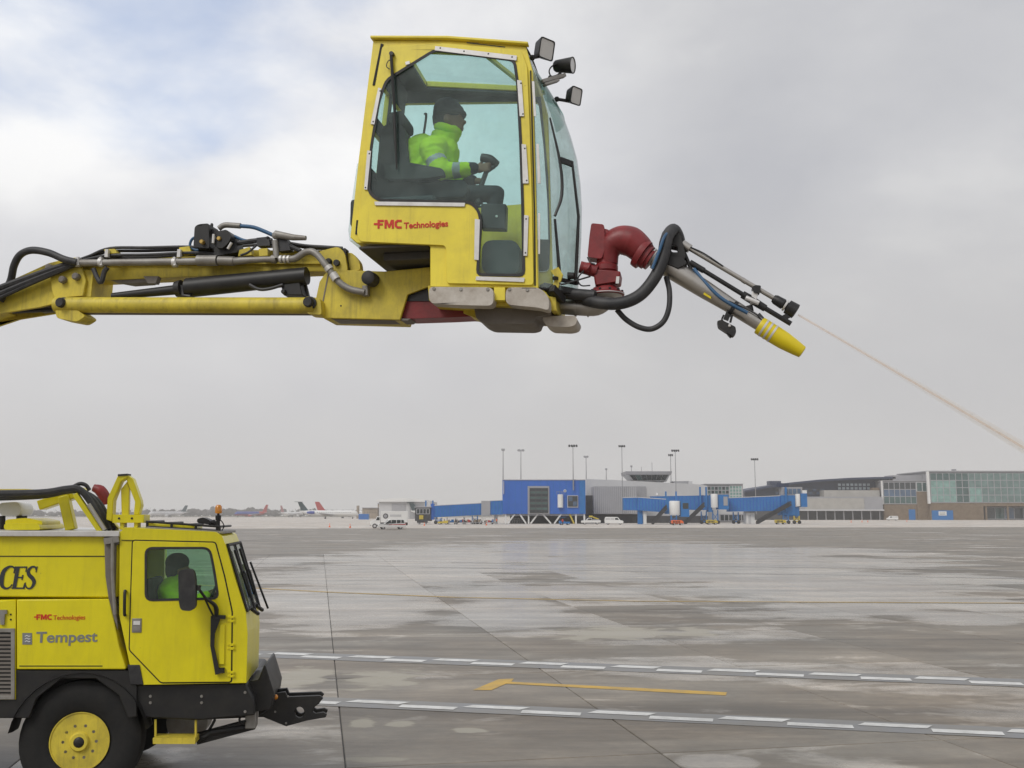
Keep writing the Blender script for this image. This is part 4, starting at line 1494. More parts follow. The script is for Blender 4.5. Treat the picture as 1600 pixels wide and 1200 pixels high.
mb.tube([TP(1100, 455, -0.03), TP(1150, 475, -0.06), TP(1180, 490, -0.06), TP(1190, 500, -0.05)], 0.006, 6, 3)
part(mb, 'sensor_wire', HOSE, barrel)
# cradle with levers
mb = MB()
mb.prism(rounded(B.xz([(1036, 362), (1054, 360), (1064, 370), (1072, 402), (1062, 418), (1028, 398), (1030, 380)], TW - 0.02), 0.02, 2), TW - 0.06, TW - 0.02, [rounded(B.xz([(1046, 384), (1058, 386), (1060, 396), (1050, 396)], TW - 0.02), 0.01, 2)])
mb.prism(rounded(B.xz([(1036, 362), (1054, 360), (1064, 370), (1072, 402), (1062, 418), (1028, 398), (1030, 380)], TW - 0.02), 0.02, 2), TW + 0.06, TW + 0.1, [rounded(B.xz([(1046, 384), (1058, 386), (1060, 396), (1050, 396)], TW - 0.02), 0.01, 2)])
mb.tube([TP(1061, 360), TP(1066, 386), TP(1078, 416), TP(1082, 428)], 0.016, 8, 3)
mb.tube([TP(1058, 362), TP(1062, 358)], 0.02, 8)
cradle = part(mb, 'nozzle_cradle', BLK, bevel=0.005)
mb = MB()
mb.prism(B.xz([(1030, 403), (1068, 408), (1074, 416), (1060, 424), (1034, 414)], TW), TW - 0.09, TW + 0.09)
part(mb, 'cradle_foot', BLK, cradle, bevel=0.005)
# upper lances
mb = MB()
mb.tube([TP(1072, 385), TP(1216, 470)], 0.019, 12)
mb.tube([TP(1066, 381), TP(1078, 389)], 0.036, 12)
mb.tube([TP(1160, 437), TP(1166, 441)], 0.021, 12)
lance = part(mb, 'spray_lance', STEEL)
mb = MB()
mb.tube([TP(1078, 386, -0.02), TP(1100, 396, -0.02), TP(1130, 416, -0.02)], 0.006, 6, 3)
part(mb, 'wire', HOSE, lance)
mb = MB()
ld = (TP(1216, 470) - TP(1072, 385)).normalized()
mb.lathe(TP(1208, 466), ld, [(0, 0.028), (0.02, 0.038), (0.09, 0.042), (0.10, 0.03), (0.12, 0.03), (0.125, 0.056), (0.20, 0.060), (0.205, 0.04)], 18)
part(mb, 'spray_head', BLK, lance)
mb = MB()
mb.lathe(TP(1208, 466) + ld * 0.101, ld, [(0, 0.047), (0.015, 0.047)], 18)
part(mb, 'head_ring', ALU, lance)
mb = MB()
mb.tube([TP(1078, 410), TP(1100, 423)], 0.024, 10)
mb.tube([TP(1100, 423), TP(1162, 461)], 0.018, 10)
mb.tube([TP(1160, 460), TP(1170, 466), TP(1196, 482)], [0.03, 0.032, 0.028], 10)
mb.tube([TP(1196, 482), TP(1236, 506)], 0.020, 8)
mb.bar(TP(1224, 497), TP(1238, 490), 0.03, 0.04)
part(mb, 'actuator_rod', BLK)
mb = MB()
mb.prism(rounded(B.xz([(1174, 450), (1180, 446), (1189, 447), (1187, 459), (1178, 458)], TW - 0.02), 0.01, 2), TW - 0.04, TW + 0.04)
br_ = part(mb, 'lance_bracket', BLK, bevel=0.004)
mb = MB()
mb.bar(TP(1180, 456), TP(1176, 476), 0.05, 0.045)
mb.tube([TP(1165, 465, -0.03), TP(1186, 474, -0.03)], 0.02, 8)
part(mb, 'bracket_plate', ALU, br_, bevel=0.004)
mb = MB()
mb.tube([TP(1170, 478), TP(1172, 487)], 0.03, 10)
part(mb, 'solenoid', BLK, br_)
# hoses of the turret
mb = MB()
mb.tube([TP(860, 455, 0.1), TP(900, 462, -0.02), TP(930, 472, -0.17), TP(968, 474, -0.19), TP(1000, 461, -0.17), TP(1024, 432, -0.15), TP(1036, 402, -0.14), TP(1042, 372, -0.12), TP(1052, 359, -0.05), TP(1060, 372, 0.02), TP(1062, 390, 0.05)], 0.049, 14, 6)
part(mb, 'main_hose', HOSE, smooth=70)
mb = MB()
mb.tube([TP(862, 452, -0.1), TP(880, 458, -0.12), TP(905, 460, -0.14), TP(930, 462, -0.16)], 0.045, 12, 4)
part(mb, 'main_hose', HOSE, smooth=70)
mb = MB()
mb.tube([TP(964, 484, -0.1), TP(978, 499, -0.1), TP(998, 511, -0.1), TP(1018, 514, -0.1), TP(1036, 503, -0.1), TP(1045, 482, -0.1), TP(1046, 455, -0.08), TP(1041, 433, -0.05)], 0.022, 10, 7)
part(mb, 'return_hose', HOSE, smooth=70)
mb = MB()
mb.tube([TP(1019, 420, -0.20), TP(1030, 392, -0.20), TP(1038, 370, -0.18), TP(1047, 361, -0.10)], 0.012, 8, 5)
mb.tube([TP(1084, 420, -0.03), TP(1104, 444, -0.06), TP(1130, 468, -0.07), TP(1168, 489, -0.06)], 0.014, 8, 5)
part(mb, 'air_hose', BLUEH)
mb = MB()
mb.tube([wsp(0.12, 440) + Vector((0.03, -0.03, 0)), TP(880, 444, -0.3), TP(905, 437, -0.25), TP(922, 432, -0.15)], 0.007, 6, 4)
mb.tube([TP(912, 423, -0.15), TP(903, 435, -0.15), TP(908, 446, -0.15), TP(922, 446, -0.12)], 0.006, 6, 4)
mb.tube([TP(918, 402, -0.1), TP(922, 410, -0.12), TP(930, 413, -0.12)], 0.006, 6, 4)
part(mb, 'control_cable', HOSE)
mb = MB()
mb.prism(B.xz([(843, 449), (858, 463), (868, 464), (870, 486), (862, 486), (858, 482), (856, 466)], 0.1), 0.1, 0.7)
part(mb, 'turret_mount', YELB, bevel=0.006)
mb = MB()
mb.bar(P(862, 450, 0.05), P(880, 470, 0.2), 0.05, 0.06)
mb.bar(P(846, 448, 0.15), P(900, 458, 0.3), 0.1, 0.05)
part(mb, 'mount_arm', BLK, bevel=0.006)

# lettering on the door
tx = P(583, 357.5, -0.024)
fmc('lettering', REDT, cabin, B, 588.5, 357, 13.6, -0.024)
text('lettering', 'Technologies', 0.050, REDT, cabin, P(631, 357, -0.024) + Vector((0, -0.0005, 0)), bold=0.0015, sx=0.98)

# ------------------------------------------------------------------ jet of fluid
mb = MB()
j0 = TP(1247, 492)
v0 = (TP(1420, 592, -0.25) - TP(1247, 492)).normalized()
pts, rr = [], []
for i in range(26):
    s = i * 0.24
    p = j0 + v0 * s + Vector((0, 0, -0.0052 * s * s))
    if p.z < 0.02:
        break
    pts.append(p)
    rr.append(0.0065 + 0.0006 * s)
mb.tube(pts, rr, 12)
jm = bpy.data.materials.new('fluid_spray')
jm.use_nodes = True
nn, ll = jm.node_tree.nodes, jm.node_tree.links
pb_ = nn['Principled BSDF']
pb_.inputs['Base Color'].default_value = (0.80, 0.50, 0.26, 1)
pb_.inputs['Roughness'].default_value = 0.5
tcj = nn.new('ShaderNodeTexCoord')
nj = N(nn, 'ShaderNodeTexNoise', i_Scale=60.0, i_Detail=6.0)
ll.new(tcj.outputs['Object'], nj.inputs['Vector'])
rj = ramp(nn, [(0.3, 0.10), (0.7, 0.26)])
ll.new(nj.outputs[0], rj.inputs[0])
ll.new(rj.outputs[0], pb_.inputs['Alpha'])
jet = mb.build('fluid_jet', jm, None, smooth=80)
jet.location = B.o
jet.rotation_euler = (0, 0, B.a)
mb = MB()
mb.tube(pts, [0.013 + 0.011 * i * 0.24 + 0.0016 * (i * 0.24) ** 2 for i in range(len(pts))], 12)
vm = bpy.data.materials.new('spray_mist')
vm.use_nodes = True
nn, ll = vm.node_tree.nodes, vm.node_tree.links
nn.remove(nn['Principled BSDF'])
vp = nn.new('ShaderNodeVolumePrincipled')
vp.inputs['Color'].default_value = (1.0, 0.90, 0.76, 1)
vp.inputs['Density'].default_value = 7.0
ll.new(vp.outputs[0], nn['Material Output'].inputs['Volume'])
mb.build('spray_mist', vm, jet, smooth=80)
tag(jet, 'thin orange jet of de-icing fluid shooting down from the spray head', 'fluid jet')


# ------------------------------------------------------------------ people
from mathutils import noise as mnoise


def remeshed(prims, name, voxel, mats, parent=None, smooth_it=2, pick=None, folds=0.0):
    """prims fused to one continuous skin"""
    mb = MB()
    for fn in prims:
        fn(mb)
    me = mb.mesh(name + '_raw', 0)
    o = bpy.data.objects.new(name, me)
    COL.objects.link(o)
    r = o.modifiers.new('r', 'REMESH')
    r.mode = 'VOXEL'
    r.voxel_size = voxel
    if smooth_it:
        s = o.modifiers.new('s', 'SMOOTH')
        s.iterations = smooth_it
        s.factor = 0.5
    dg = bpy.context.evaluated_depsgraph_get()
    me2 = bpy.data.meshes.new_from_object(o.evaluated_get(dg))
    o.modifiers.clear()
    o.data = me2
    bpy.data.meshes.remove(me)
    me2.name = name
    me2.materials.clear()
    for m in (mats if isinstance(mats, (list, tuple)) else [mats]):
        me2.materials.append(m)
    me2.polygons.foreach_set('use_smooth', [True] * len(me2.polygons))
    if folds:
        nn_ = [v.normal.copy() for v in me2.vertices]
        for v, n_ in zip(me2.vertices, nn_):
            c = v.co
            k = mnoise.noise(Vector((c.x * 6 + c.z * 5, c.y * 7, c.z * 11 - c.x * 6))) + 0.3 * mnoise.noise(Vector((c.x * 22, c.y * 18, c.z * 28)))
            v.co = c + n_ * (1 - abs(k) * 2) * folds
    if pick:
        for p in me2.polygons:
            p.material_index = pick(p.center)
    if parent is not None:
        o.parent = parent
    return o


cap = lambda a, b2, r0, r1=None: (lambda m: m.capsule(a, b2, r0, r1))
bal = lambda c, r_, rot=None: (lambda m: m.ball(c, r_, 16, rot=rot))

PW = 0.44                                   # operator sits in the middle of the cabin


def OP(x, y, w=0.0):
    return P(x, y, PW + w)


op_root = empty('person', B.o, B.a)
tag(op_root, 'person in lime hi-vis jacket and dark beanie seated in the raised cabin, gripping a joystick', 'person')
hd = OP(703, 187)
HS = 1.14
# body: head with face, neck, torso, legs, both arms, hands
hand = OP(752, 262, -0.08)
grip = OP(762, 258, -0.08)
prims = [bal(hd + Vector((0.0000, 0, 0.0000)), (0.1098, 0.0874, 0.1322)), bal(hd + Vector((0.0336, 0, -0.0672)), (0.0762, 0.0672, 0.0806)),
         bal(hd + Vector((0.0952, 0, -0.0840)), (0.0246, 0.0392, 0.0280)),                       # chin
         cap(hd + Vector((0.0986, 0, -0.0056)), hd + Vector((0.1254, 0, -0.0314)), 0.0134, 0.0190),     # nose
         cap(hd + Vector((0.1030, -0.0246, -0.0582)), hd + Vector((0.1030, 0.0246, -0.0582)), 0.0123),   # lips
         cap(hd + Vector((0.0918, -0.0392, 0.0202)), hd + Vector((0.0918, 0.0392, 0.0202)), 0.0157),     # brow
         bal(hd + Vector((-0.0056, -0.0896, -0.0168)), (0.0291, 0.0134, 0.0381)), bal(hd + Vector((-0.0056, 0.0896, -0.0168)), (0.0291, 0.0134, 0.0381)),
         cap(OP(694, 226), hd + Vector((-0.01, 0, -0.07)), 0.058, 0.056),
         cap(OP(676, 250), OP(668, 296), 0.13, 0.14), cap(OP(682, 236, -0.12), OP(682, 236, 0.12), 0.09),
         cap(OP(668, 304, -0.09), OP(776, 302, -0.06), 0.088, 0.066), cap(OP(668, 304, 0.09), OP(772, 304, 0.14), 0.088, 0.066),
         cap(OP(777, 302, -0.06), OP(768, 384, -0.06), 0.062, 0.045), cap(OP(774, 304, 0.14), OP(764, 384, 0.14), 0.062, 0.045),
         cap(OP(768, 390, -0.06), OP(790, 394, -0.06), 0.045, 0.035), cap(OP(764, 390, 0.14), OP(786, 394, 0.14), 0.045, 0.035),
         cap(OP(674, 234, -0.20), OP(692, 268, -0.22), 0.06, 0.05), cap(OP(692, 268, -0.22), OP(742, 264, -0.10), 0.047, 0.034),
         cap(OP(676, 234, 0.2), OP(694, 272, 0.24), 0.06, 0.05), cap(OP(694, 272, 0.24), OP(738, 282, 0.2), 0.047, 0.034),
         bal(OP(749, 263, -0.085), (0.045, 0.028, 0.042)), bal(OP(746, 283, 0.19), (0.05, 0.03, 0.03))]
for k in range(4):                          # fingers closed round the stick, thumb on the other side
    a = OP(753, 257 + k * 3.4, -0.105)
    prims.append(cap(a, OP(763, 255 + k * 3.6, -0.118), 0.0105, 0.0100))
    prims.append(cap(OP(763, 255 + k * 3.6, -0.118), OP(769 - k * 0.8, 256 + k * 3.5, -0.075), 0.0100, 0.0088))
prims.append(cap(OP(750, 256, -0.07), OP(759, 249, -0.05), 0.013, 0.011))
prims.append(cap(OP(759, 249, -0.05), OP(766, 252, -0.045), 0.011, 0.009))


def skin_pick(c):
    return 1 if c.z < OP(700, 288).z and c.x > OP(640, 288).x and not (c.y > PW + 0.13 and c.z > OP(700, 296).z) else 0


body = remeshed(prims, 'body', 0.0105, [SKIN, PANTS], op_root, 2, skin_pick)
jk = [cap(OP(659, 244), OP(653, 296), 0.185, 0.185), cap(OP(680, 232, -0.15), OP(680, 232, 0.15), 0.105), cap(OP(690, 240), OP(688, 285), 0.15, 0.13),
      cap(OP(688, 216), OP(704, 212), 0.082, 0.075), cap(OP(694, 210), OP(708, 206), 0.075, 0.07),
      cap(OP(672, 232, -0.20), OP(690, 268, -0.23), 0.088, 0.078), cap(OP(690, 268, -0.23), OP(728, 265, -0.12), 0.076, 0.058),
      cap(OP(674, 232, 0.2), OP(692, 272, 0.24), 0.088, 0.076), cap(OP(692, 272, 0.24), OP(724, 280, 0.21), 0.074, 0.056),
      cap(OP(664, 300, -0.08), OP(700, 300, -0.1), 0.10, 0.095), cap(OP(664, 300, 0.08), OP(700, 300, 0.1), 0.10, 0.095)]
for k in range(7):                          # folds
    u = random.uniform(-0.1, 0.1)
    jk.append(cap(OP(650 + k * 5, 262 + k * 4, -0.14 + u * 0.3), OP(668 + k * 5, 240 + k * 6, -0.16), 0.035, 0.02))
el0, el1 = OP(672, 232, -0.20), OP(690, 268, -0.23)


def jk_pick(c):
    u = (c - el0).dot((el1 - el0).normalized())
    near = c.y < PW - 0.105
    if near and 0.115 < u < 0.165 and c.x < OP(706, 250, -.2).x:
        return 1
    x0, x1 = OP(711, 265, -0.15).x, OP(721, 265, -0.15).x
    if near and x0 < c.x < x1:
        return 1
    return 0


jacket = remeshed(jk, 'jacket', 0.011, [HIVIS, REFL], op_root, 2, jk_pick, folds=0.009)
remeshed([cap(OP(726, 265, -0.125), OP(740, 263, -0.098), 0.060, 0.052), cap(OP(722, 280, 0.21), OP(738, 282, 0.2), 0.058, 0.05)], 'glove_cuff', 0.012, NAVY, op_root, 1)
bn = [bal(hd + Vector((-0.012, 0, 0.060)), (0.138, 0.116, 0.095)), bal(hd + Vector((-0.025, 0, 0.095)), (0.120, 0.105, 0.100)), bal(hd + Vector((-0.065, 0, 0.0)), (0.085, 0.106, 0.115))]
hat = remeshed(bn, 'beanie', 0.011, NAVY, op_root, 1)
mb = MB()
ringp = [hd + Vector((-0.005 + 0.126 * math.cos(a), 0.110 * math.sin(a), 0.032 + 0.012 * math.cos(a))) for a in [2 * math.pi * i / 20 for i in range(21)]]
mb.tube(ringp, 0.021, 8)
mb.build('beanie_cuff', NAVY, hat, smooth=80)
for sgn in (-1, 1):
    MB().ball(hd + Vector((0.083, 0.032 * sgn, 0.0)), (0.008, 0.012, 0.009), 8).build('eye', WHITE, body, smooth=80)
# collar
mb = MB()
cc_ = OP(699, 209)
mb.tube([cc_ + Vector((0.088 * math.cos(a), 0.085 * math.sin(a), 0.03 - 0.035 * math.cos(a))) for a in [2 * math.pi * i / 20 for i in range(21)]], 0.030, 10)
mb.build('collar', HIVIS, jacket, smooth=80)

# ------------------------------------------------------------------ de-icing truck
truck = empty('deicing_truck', T.o, T.a)
tag(truck, 'yellow de-icing truck with square cab, black chassis and roof rack', 'truck')
Q = T.p
TPX = 0.0064
CWT = 1.08                                   # cab breadth
BWT = 2.40                                   # body breadth


def tp(mb_, name, mat, parent=truck, **kw):
    return mb_.build(name, mat, parent, **kw)


cab_px = [(187, 832), (195, 824), (336, 831), (347, 838), (352, 850), (366, 900), (384, 957), (387, 990), (385, 1067), (222, 1070), (203, 1040), (186, 960)]
twin_px = [(227, 855), (329, 855), (336, 890), (343, 936), (227, 939)]
twin = rounded(T.xz(twin_px), 0.075, 4)
mb = MB()
mb.prism(T.xz(cab_px), 0.0, 0.05, [grow(twin, 0.02)])
mb.prism(T.xz(cab_px), CWT - 0.05, CWT, [grow(twin, 0.02)])


def tstrip(a, b2, w0, w1, th):
    a, b2 = Q(*a), Q(*b2)
    d = Vector((b2.x - a.x, b2.z - a.z)).normalized()
    n = Vector((-d.y, d.x)) * th
    mb.prism([(a.x, a.z), (b2.x, b2.z), (b2.x + n.x, b2.z + n.y), (a.x + n.x, a.z + n.y)], w0, w1)


for a, b2 in (((187, 832), (195, 824)), ((195, 824), (336, 831)), ((336, 831), (347, 838)), ((347, 838), (352, 850)), ((384, 957), (387, 990)), ((387, 990), (385, 1067)), ((385, 1067), (222, 1070)), ((203, 1040), (186, 960)), ((186, 960), (187, 832))):
    tstrip(a, b2, 0.05, CWT - 0.05, -0.03)
cab = tp(mb, 'cab', YELT, bevel=0.025, seg=3)
cab['label'] = 'square yellow driver cab of the truck'


def cs(mb_, name, mat, parent=cab, **kw):
    return mb_.build(name, mat, parent, **kw)


door_t = [(208, 845), (336, 848), (350, 900), (362, 956), (361, 1065), (252, 1066), (203, 1015), (205, 940)]
do = rounded(T.xz(door_t), 0.02, 2)
cs(MB().prism(grow(do, 0.012), -0.003, 0.004, [grow(do, -0.001)]), 'door_gap', SEAM)
cs(MB().prism(do, -0.012, -0.0005, [twin]), 'door', YELT, bevel=0.004)
cs(MB().prism(grow(twin, 0.004), -0.016, -0.0125, [grow(twin, -0.02)]), 'window_seal', RUB)
cs(MB().prism(grow(twin, -0.015), -0.008, -0.003), 'side_window', TRGLASS, smooth=0)
cs(MB().prism(grow(twin, 0.015), CWT - 0.03, CWT - 0.025), 'side_window', TRGLASS, smooth=0)
cs(MB().tube([Q(190, 844, -0.006), Q(208, 844.5, -0.006)], 0.004, 6), 'panel_line', SEAM)
# windshield, tall and raked, with grid of wiper arms
mb = MB()
q0, q1 = Q(353, 852), Q(383, 955)
wv = []
for w in (0.06, CWT - 0.06):
    wv += [(q0.x + 0.004, w, q0.z), (q1.x + 0.004, w, q1.z)]
n_ = Vector((0.006, 0, 0.002))
mb.hexa([Vector(wv[0]), Vector(wv[0]) + n_, Vector(wv[2]), Vector(wv[2]) + n_, Vector(wv[1]), Vector(wv[1]) + n_, Vector(wv[3]), Vector(wv[3]) + n_])
cs(mb, 'windshield', WSGLASS, smooth=0)
mb = MB()
for w in (0.055, CWT / 2, CWT - 0.055):
    mb.tube([Vector((q0.x + 0.012, w, q0.z)), Vector((q1.x + 0.012, w, q1.z))], 0.016, 6)
for q in (q0, q1):
    mb.tube([Vector((q.x + 0.012, 0.05, q.z)), Vector((q.x + 0.012, CWT - 0.05, q.z))], 0.016, 6)
cs(mb, 'windshield_seal', RUB)


def wpt(t, w, off=0.03):
    return Vector((q0.x + (q1.x - q0.x) * t + off, w, q0.z + (q1.z - q0.z) * t + off * 0.3))


for w in (0.26, 0.66):
    mb = MB()
    mb.tube([wpt(1.10, w, 0.06), wpt(0.5, w + 0.05, 0.06), wpt(0.45, w + 0.08, 0.05)], 0.012, 6)
    mb.tube([wpt(0.1, w + 0.02), wpt(0.45, w + 0.08), wpt(0.85, w + 0.12)], 0.014, 6)
    mb.tube([wpt(1.02, w - 0.06, 0.04), wpt(1.12, w + 0.06, 0.07)], 0.02, 6)
    cs(mb, 'wiper', BLK)
cs(MB().bar(wpt(0.35, CWT - 0.03, 0.05), wpt(1.15, CWT - 0.03, 0.09), 0.03, 0.02), 'grab_rail', BLK)
# interior: seat, dash, rear wall tone
mb = MB()
mb.prism(rounded(T.xz([(228, 905), (244, 900), (258, 960), (320, 985), (320, 1000), (232, 1000)], 0.5), 0.05, 3), 0.30, 0.80)
cs(mb, 'seat', SEATM, bevel=0.03)
mb = MB()
mb.prism(T.xz([(345, 925), (378, 955), (380, 1010), (350, 1010)], 0.3), 0.06, CWT - 0.06)
cs(mb, 'dashboard', DARKIN, bevel=0.02)
mb = MB()
sc_ = Q(335, 930, 0.45)
mb.tube([sc_ + Vector((0.07 * math.sin(a), 0.2 * math.cos(a), 0.19 * math.sin(a))) for a in [2 * math.pi * i / 20 for i in range(21)]], 0.014, 8)
mb.tube([sc_, sc_ + Vector((0.15, 0, -0.12))], 0.02, 8)
cs(mb, 'steering_wheel', BLK)
# handles, latch, hinges, pocket
cs(MB().tube([Q(196, 924, -0.01), Q(195, 926, -0.045), Q(194.5, 958, -0.045), Q(195.5, 961, -0.01)], 0.015, 8, 3), 'grab_handle', BLK)
mb = MB()
mb.prism(T.xz([(207, 966), (222, 966), (221.5, 988), (206.5, 988)]), -0.020, -0.012)
lt = cs(mb, 'door_latch', GALV, bevel=0.003)
cs(MB().prism(T.xz([(209.5, 970), (220, 970), (219.5, 976), (209, 976)]), -0.026, -0.02), 'latch_paddle', WHITE)
cs(MB().prism(T.xz([(209.5, 979), (220, 979), (219.5, 985), (209, 985)]), -0.026, -0.02), 'latch_paddle', GALV)
for y in (964, 970, 1007, 1013, 1050, 1056):
    mb = MB()
    mb.prism(rounded(T.xz([(355, y - 2), (367, y - 2), (367, y + 2), (355, y + 2)]), 0.01, 2), -0.018, -0.0125)
    for x in (357, 364.5):
        mb.lathe(Q(x, y, -0.018), (0, -1, 0), [(0, 0.009), (0.006, 0.007)], 8)
    cs(mb, 'hinge', YELT)
mb = MB()
mb.prism(T.xz([(344, 975), (352, 975), (351, 1038), (343, 1038)]), -0.030, -0.0125)
cs(mb, 'door_stiffener', YELT, bevel=0.006)
# mirror
mb = MB()
mb.prism(rounded(T.xz([(280, 890), (303, 888), (307, 905), (307, 948), (300, 954), (284, 953), (281, 940)], -0.22), 0.05, 4), -0.28, -0.18)
mir = cs(mb, 'mirror', RUB, bevel=0.025, seg=3)
cs(MB().bar(Q(307, 918, -0.23), Q(313, 919, -0.23), 0.05, 0.05), 'mirror_mount', BLK)
mb = MB()
mb.tube([Q(310, 919, -0.22), Q(322, 935, -0.18), Q(334, 944, -0.12), Q(338, 952, -0.08), Q(338, 962, -0.06)], [0.014, 0.014, 0.02, 0.024, 0.02], 8, 4)
mb.tube([Q(316, 926, -0.20), Q(326, 948, -0.14), Q(333, 962, -0.07)], 0.010, 8, 4)
mb.bar(Q(333, 964, -0.05), Q(352, 964, -0.02), 0.05, 0.035)
mb.prism(T.xz([(330, 962), (346, 963), (336, 990), (335, 1010), (343, 1046), (350, 1044), (350, 1050), (337, 1054), (329, 1008)], -0.03), -0.055, -0.03)
mb.bar(Q(337, 1048, -0.03), Q(351, 1047, -0.02), 0.04, 0.05)
cs(mb, 'mirror_arm', BLK)
# roof rack and beacon
mb = MB()
rk = 0.013
y_of = lambda x: 826 + (x - 230) * 0.035
for w in (0.12, CWT - 0.15):
    mb.tube([Q(228, 815, w), Q(344, 823, w)], rk, 6)
    mb.tube([Q(231, 823, w), Q(345, 830, w)], rk, 6)
    for x in (230, 268, 306, 343):
        mb.tube([Q(x, 815 + (x - 228) * 0.069, w), Q(x, 826 + (x - 228) * 0.045, w)], rk, 6)
for x in (230, 262, 296, 343):
    a = Q(x, 815 + (x - 228) * 0.069, 0.12)
    mb.tube([a, Vector((a.x, CWT - 0.15, a.z))], rk, 6)
cs(mb, 'roof_rack', BLK)
mb = MB()
mb.prism(T.xz([(229, 823), (350, 830), (350, 834), (229, 826)], 0.1), 0.08, CWT - 0.1)
cs(mb, 'roof_plate', GALV, bevel=0.004)
mb = MB()
mb.prism(T.xz([(238, 816), (310, 821), (312, 826), (238, 822)], 0.5), 0.3, 0.7)
cs(mb, 'roof_pad', YELT, bevel=0.01)
mb = MB()
mb.prism(rounded(T.xz([(311, 811), (320, 808), (332, 813), (333, 820), (312, 817)], 0.5), 0.02, 2), 0.35, 0.6)
mb.tube([Q(326, 818, 0.4), Q(334, 816, 0.4), Q(338, 820, 0.4)], 0.03, 8)
cs(mb, 'horn', BLK, bevel=0.01)
bp_ = Q(340.5, 822, 0.3)
mb = MB()
mb.lathe(Vector((bp_.x, 0.3, bp_.z - 0.04)), (0, 0, 1), [(0, 0.022), (0.10, 0.020), (0.101, 0.028), (0.15, 0.03), (0.151, 0.012), (0.17, 0.012)], 14)
cs(mb, 'beacon_post', BLK)
ORG = pbr('amber_lens', (0.75, 0.27, 0.01), 0.15, var=0.05, coat=1.0)
cs(MB().lathe(Vector((bp_.x, 0.3, bp_.z + 0.13)), (0, 0, 1), [(0, 0.034), (0.02, 0.036), (0.07, 0.034), (0.088, 0.02)], 16), 'beacon', ORG)
mb = MB()
mb.tube([Q(346, 830, 0.3), Q(350, 822, 0.3), Q(346, 814, 0.3), Q(342, 813, 0.3)], 0.006, 6, 4)
cs(mb, 'beacon_cable', HOSE)

# body behind the cab
mb = MB()
mb.prism(T.xz([(-420, 836), (186, 838), (186, 932), (168, 934), (-420, 930)], 0.04), 0.04, BWT)
tank = tp(mb, 'body_panel', YELT, bevel=0.02)
tank['label'] = 'upper yellow tank body with dark lettering'
tp(MB().prism(T.xz([(-420, 868), (165, 868.5), (165, 870), (-420, 869.5)], 0.035), 0.036, 0.0405), 'panel_line', SEAM, tank)
mb = MB()
mb.prism(T.xz([(-420, 828), (187, 830), (187, 838.5), (-420, 836.5)], 0.0), -0.02, BWT + 0.02)
tp(mb, 'deck_rail', ALU, tank, bevel=0.006)
mb = MB()
mb.prism(T.xz([(26, 937), (170, 936), (176, 960), (186, 1010), (197, 1043), (196, 1046), (26, 1046)], 0.0), 0.0, BWT)
lower = tp(mb, 'body_panel', YELT, bevel=0.02)
lower['label'] = 'lower yellow side panel with grey and red lettering'
tp(MB().prism(T.xz([(30, 1040), (160, 1040), (160, 1041.4), (30, 1041.4)], -0.003), -0.003, 0.002), 'panel_line', SEAM, lower)
mb = MB()
mb.prism(T.xz([(-420, 938), (-10, 938), (24, 937), (24, 1094), (-420, 1094)], 0.0), 0.01, BWT)
bay = tp(mb, 'equipment_bay', YELT, bevel=0.015)
# louvred grille in the bay: frame and mesh
mb = MB()
mb.prism(T.xz([(-60, 982), (23, 982), (23, 1093), (-60, 1093)], 0.0), -0.004, 0.0085, [T.xz([(-54, 988), (17, 988), (17, 1087), (-54, 1087)], 0.0)])
tp(mb, 'grille_frame', GALV, bay, bevel=0.003)
tp(MB().prism(T.xz([(-53.8, 988.2), (16.8, 988.2), (16.8, 1086.8), (-53.8, 1086.8)], 0.0), 0.0052, 0.0082), 'grille_backing', SEAM, bay)
for i in range(16):
    y = 991 + i * 6.2
    tp(MB().prism(T.xz([(-54, y), (17, y), (17, y + 3.4), (-54, y + 3.4)], 0.0), -0.001, 0.0050), 'louvre_slat', BELLY, bay)
mb = MB()
mb.prism(T.xz([(-2, 953), (11, 953), (11, 959), (8, 959), (7, 976), (1, 976), (0, 959), (-2, 959)], 0.0), -0.012, 0.009)
tp(mb, 'latch_handle', GALV, bay, bevel=0.003)
for y in (960, 968):
    tp(MB().lathe(Q(17, y, 0.012), (0, -1, 0), [(0, 0.009), (0.008, 0.008)], 8), 'screw', BLK, bay)
# drain post between body and cab
mb = MB()
mb.prism(T.xz([(163, 838), (187, 838), (187, 850), (182, 852), (180, 930), (185, 985), (176, 960), (170, 935), (165, 900)], 0.02), 0.006, 0.035)
tp(mb, 'corner_post', BELLY, bevel=0.006)
mb = MB()
mb.tube([Q(176, 842, -0.02), Q(176, 900, -0.02), Q(180, 960, -0.02)], 0.018, 8, 3)
mb.bar(Q(163, 846, -0.015), Q(186, 842, -0.015), 0.04, 0.06)
tp(mb, 'drain_pipe', GALV)

# chassis
mb = MB()
mb.prism(T.xz([(-420, 1046), (26, 1046), (200, 1047), (222, 1070), (385, 1068), (400, 1085), (402, 1112), (385, 1122), (300, 1126), (262, 1122), (200, 1122), (-420, 1122)], 0.3), 0.30, BWT - 0.3)
chassis = tp(mb, 'chassis', BLK, bevel=0.02)
mb = MB()
mb.prism(T.xz([(168, 1072), (222, 1071), (384, 1069), (396, 1090), (398, 1118), (310, 1126), (225, 1122), (205, 1090)], 0.05), 0.06, 0.29)
apr_ = tp(mb, 'front_apron', BLK, bevel=0.015)
for (x, y) in ((235, 1088), (235, 1098), (315, 1088), (315, 1098), (383, 1082), (383, 1112)):
    tp(MB().lathe(Q(x, y, 0.058), (0, -1, 0), [(0, 0.015), (0.008, 0.012)], 8), 'bolt', GALV, apr_)
mb = MB()
mb.prism(T.xz([(199, 1039), (218, 1039), (224, 1070), (204, 1070)], -0.01), -0.012, 0.05)
tp(mb, 'mud_flap', RUB, bevel=0.006)
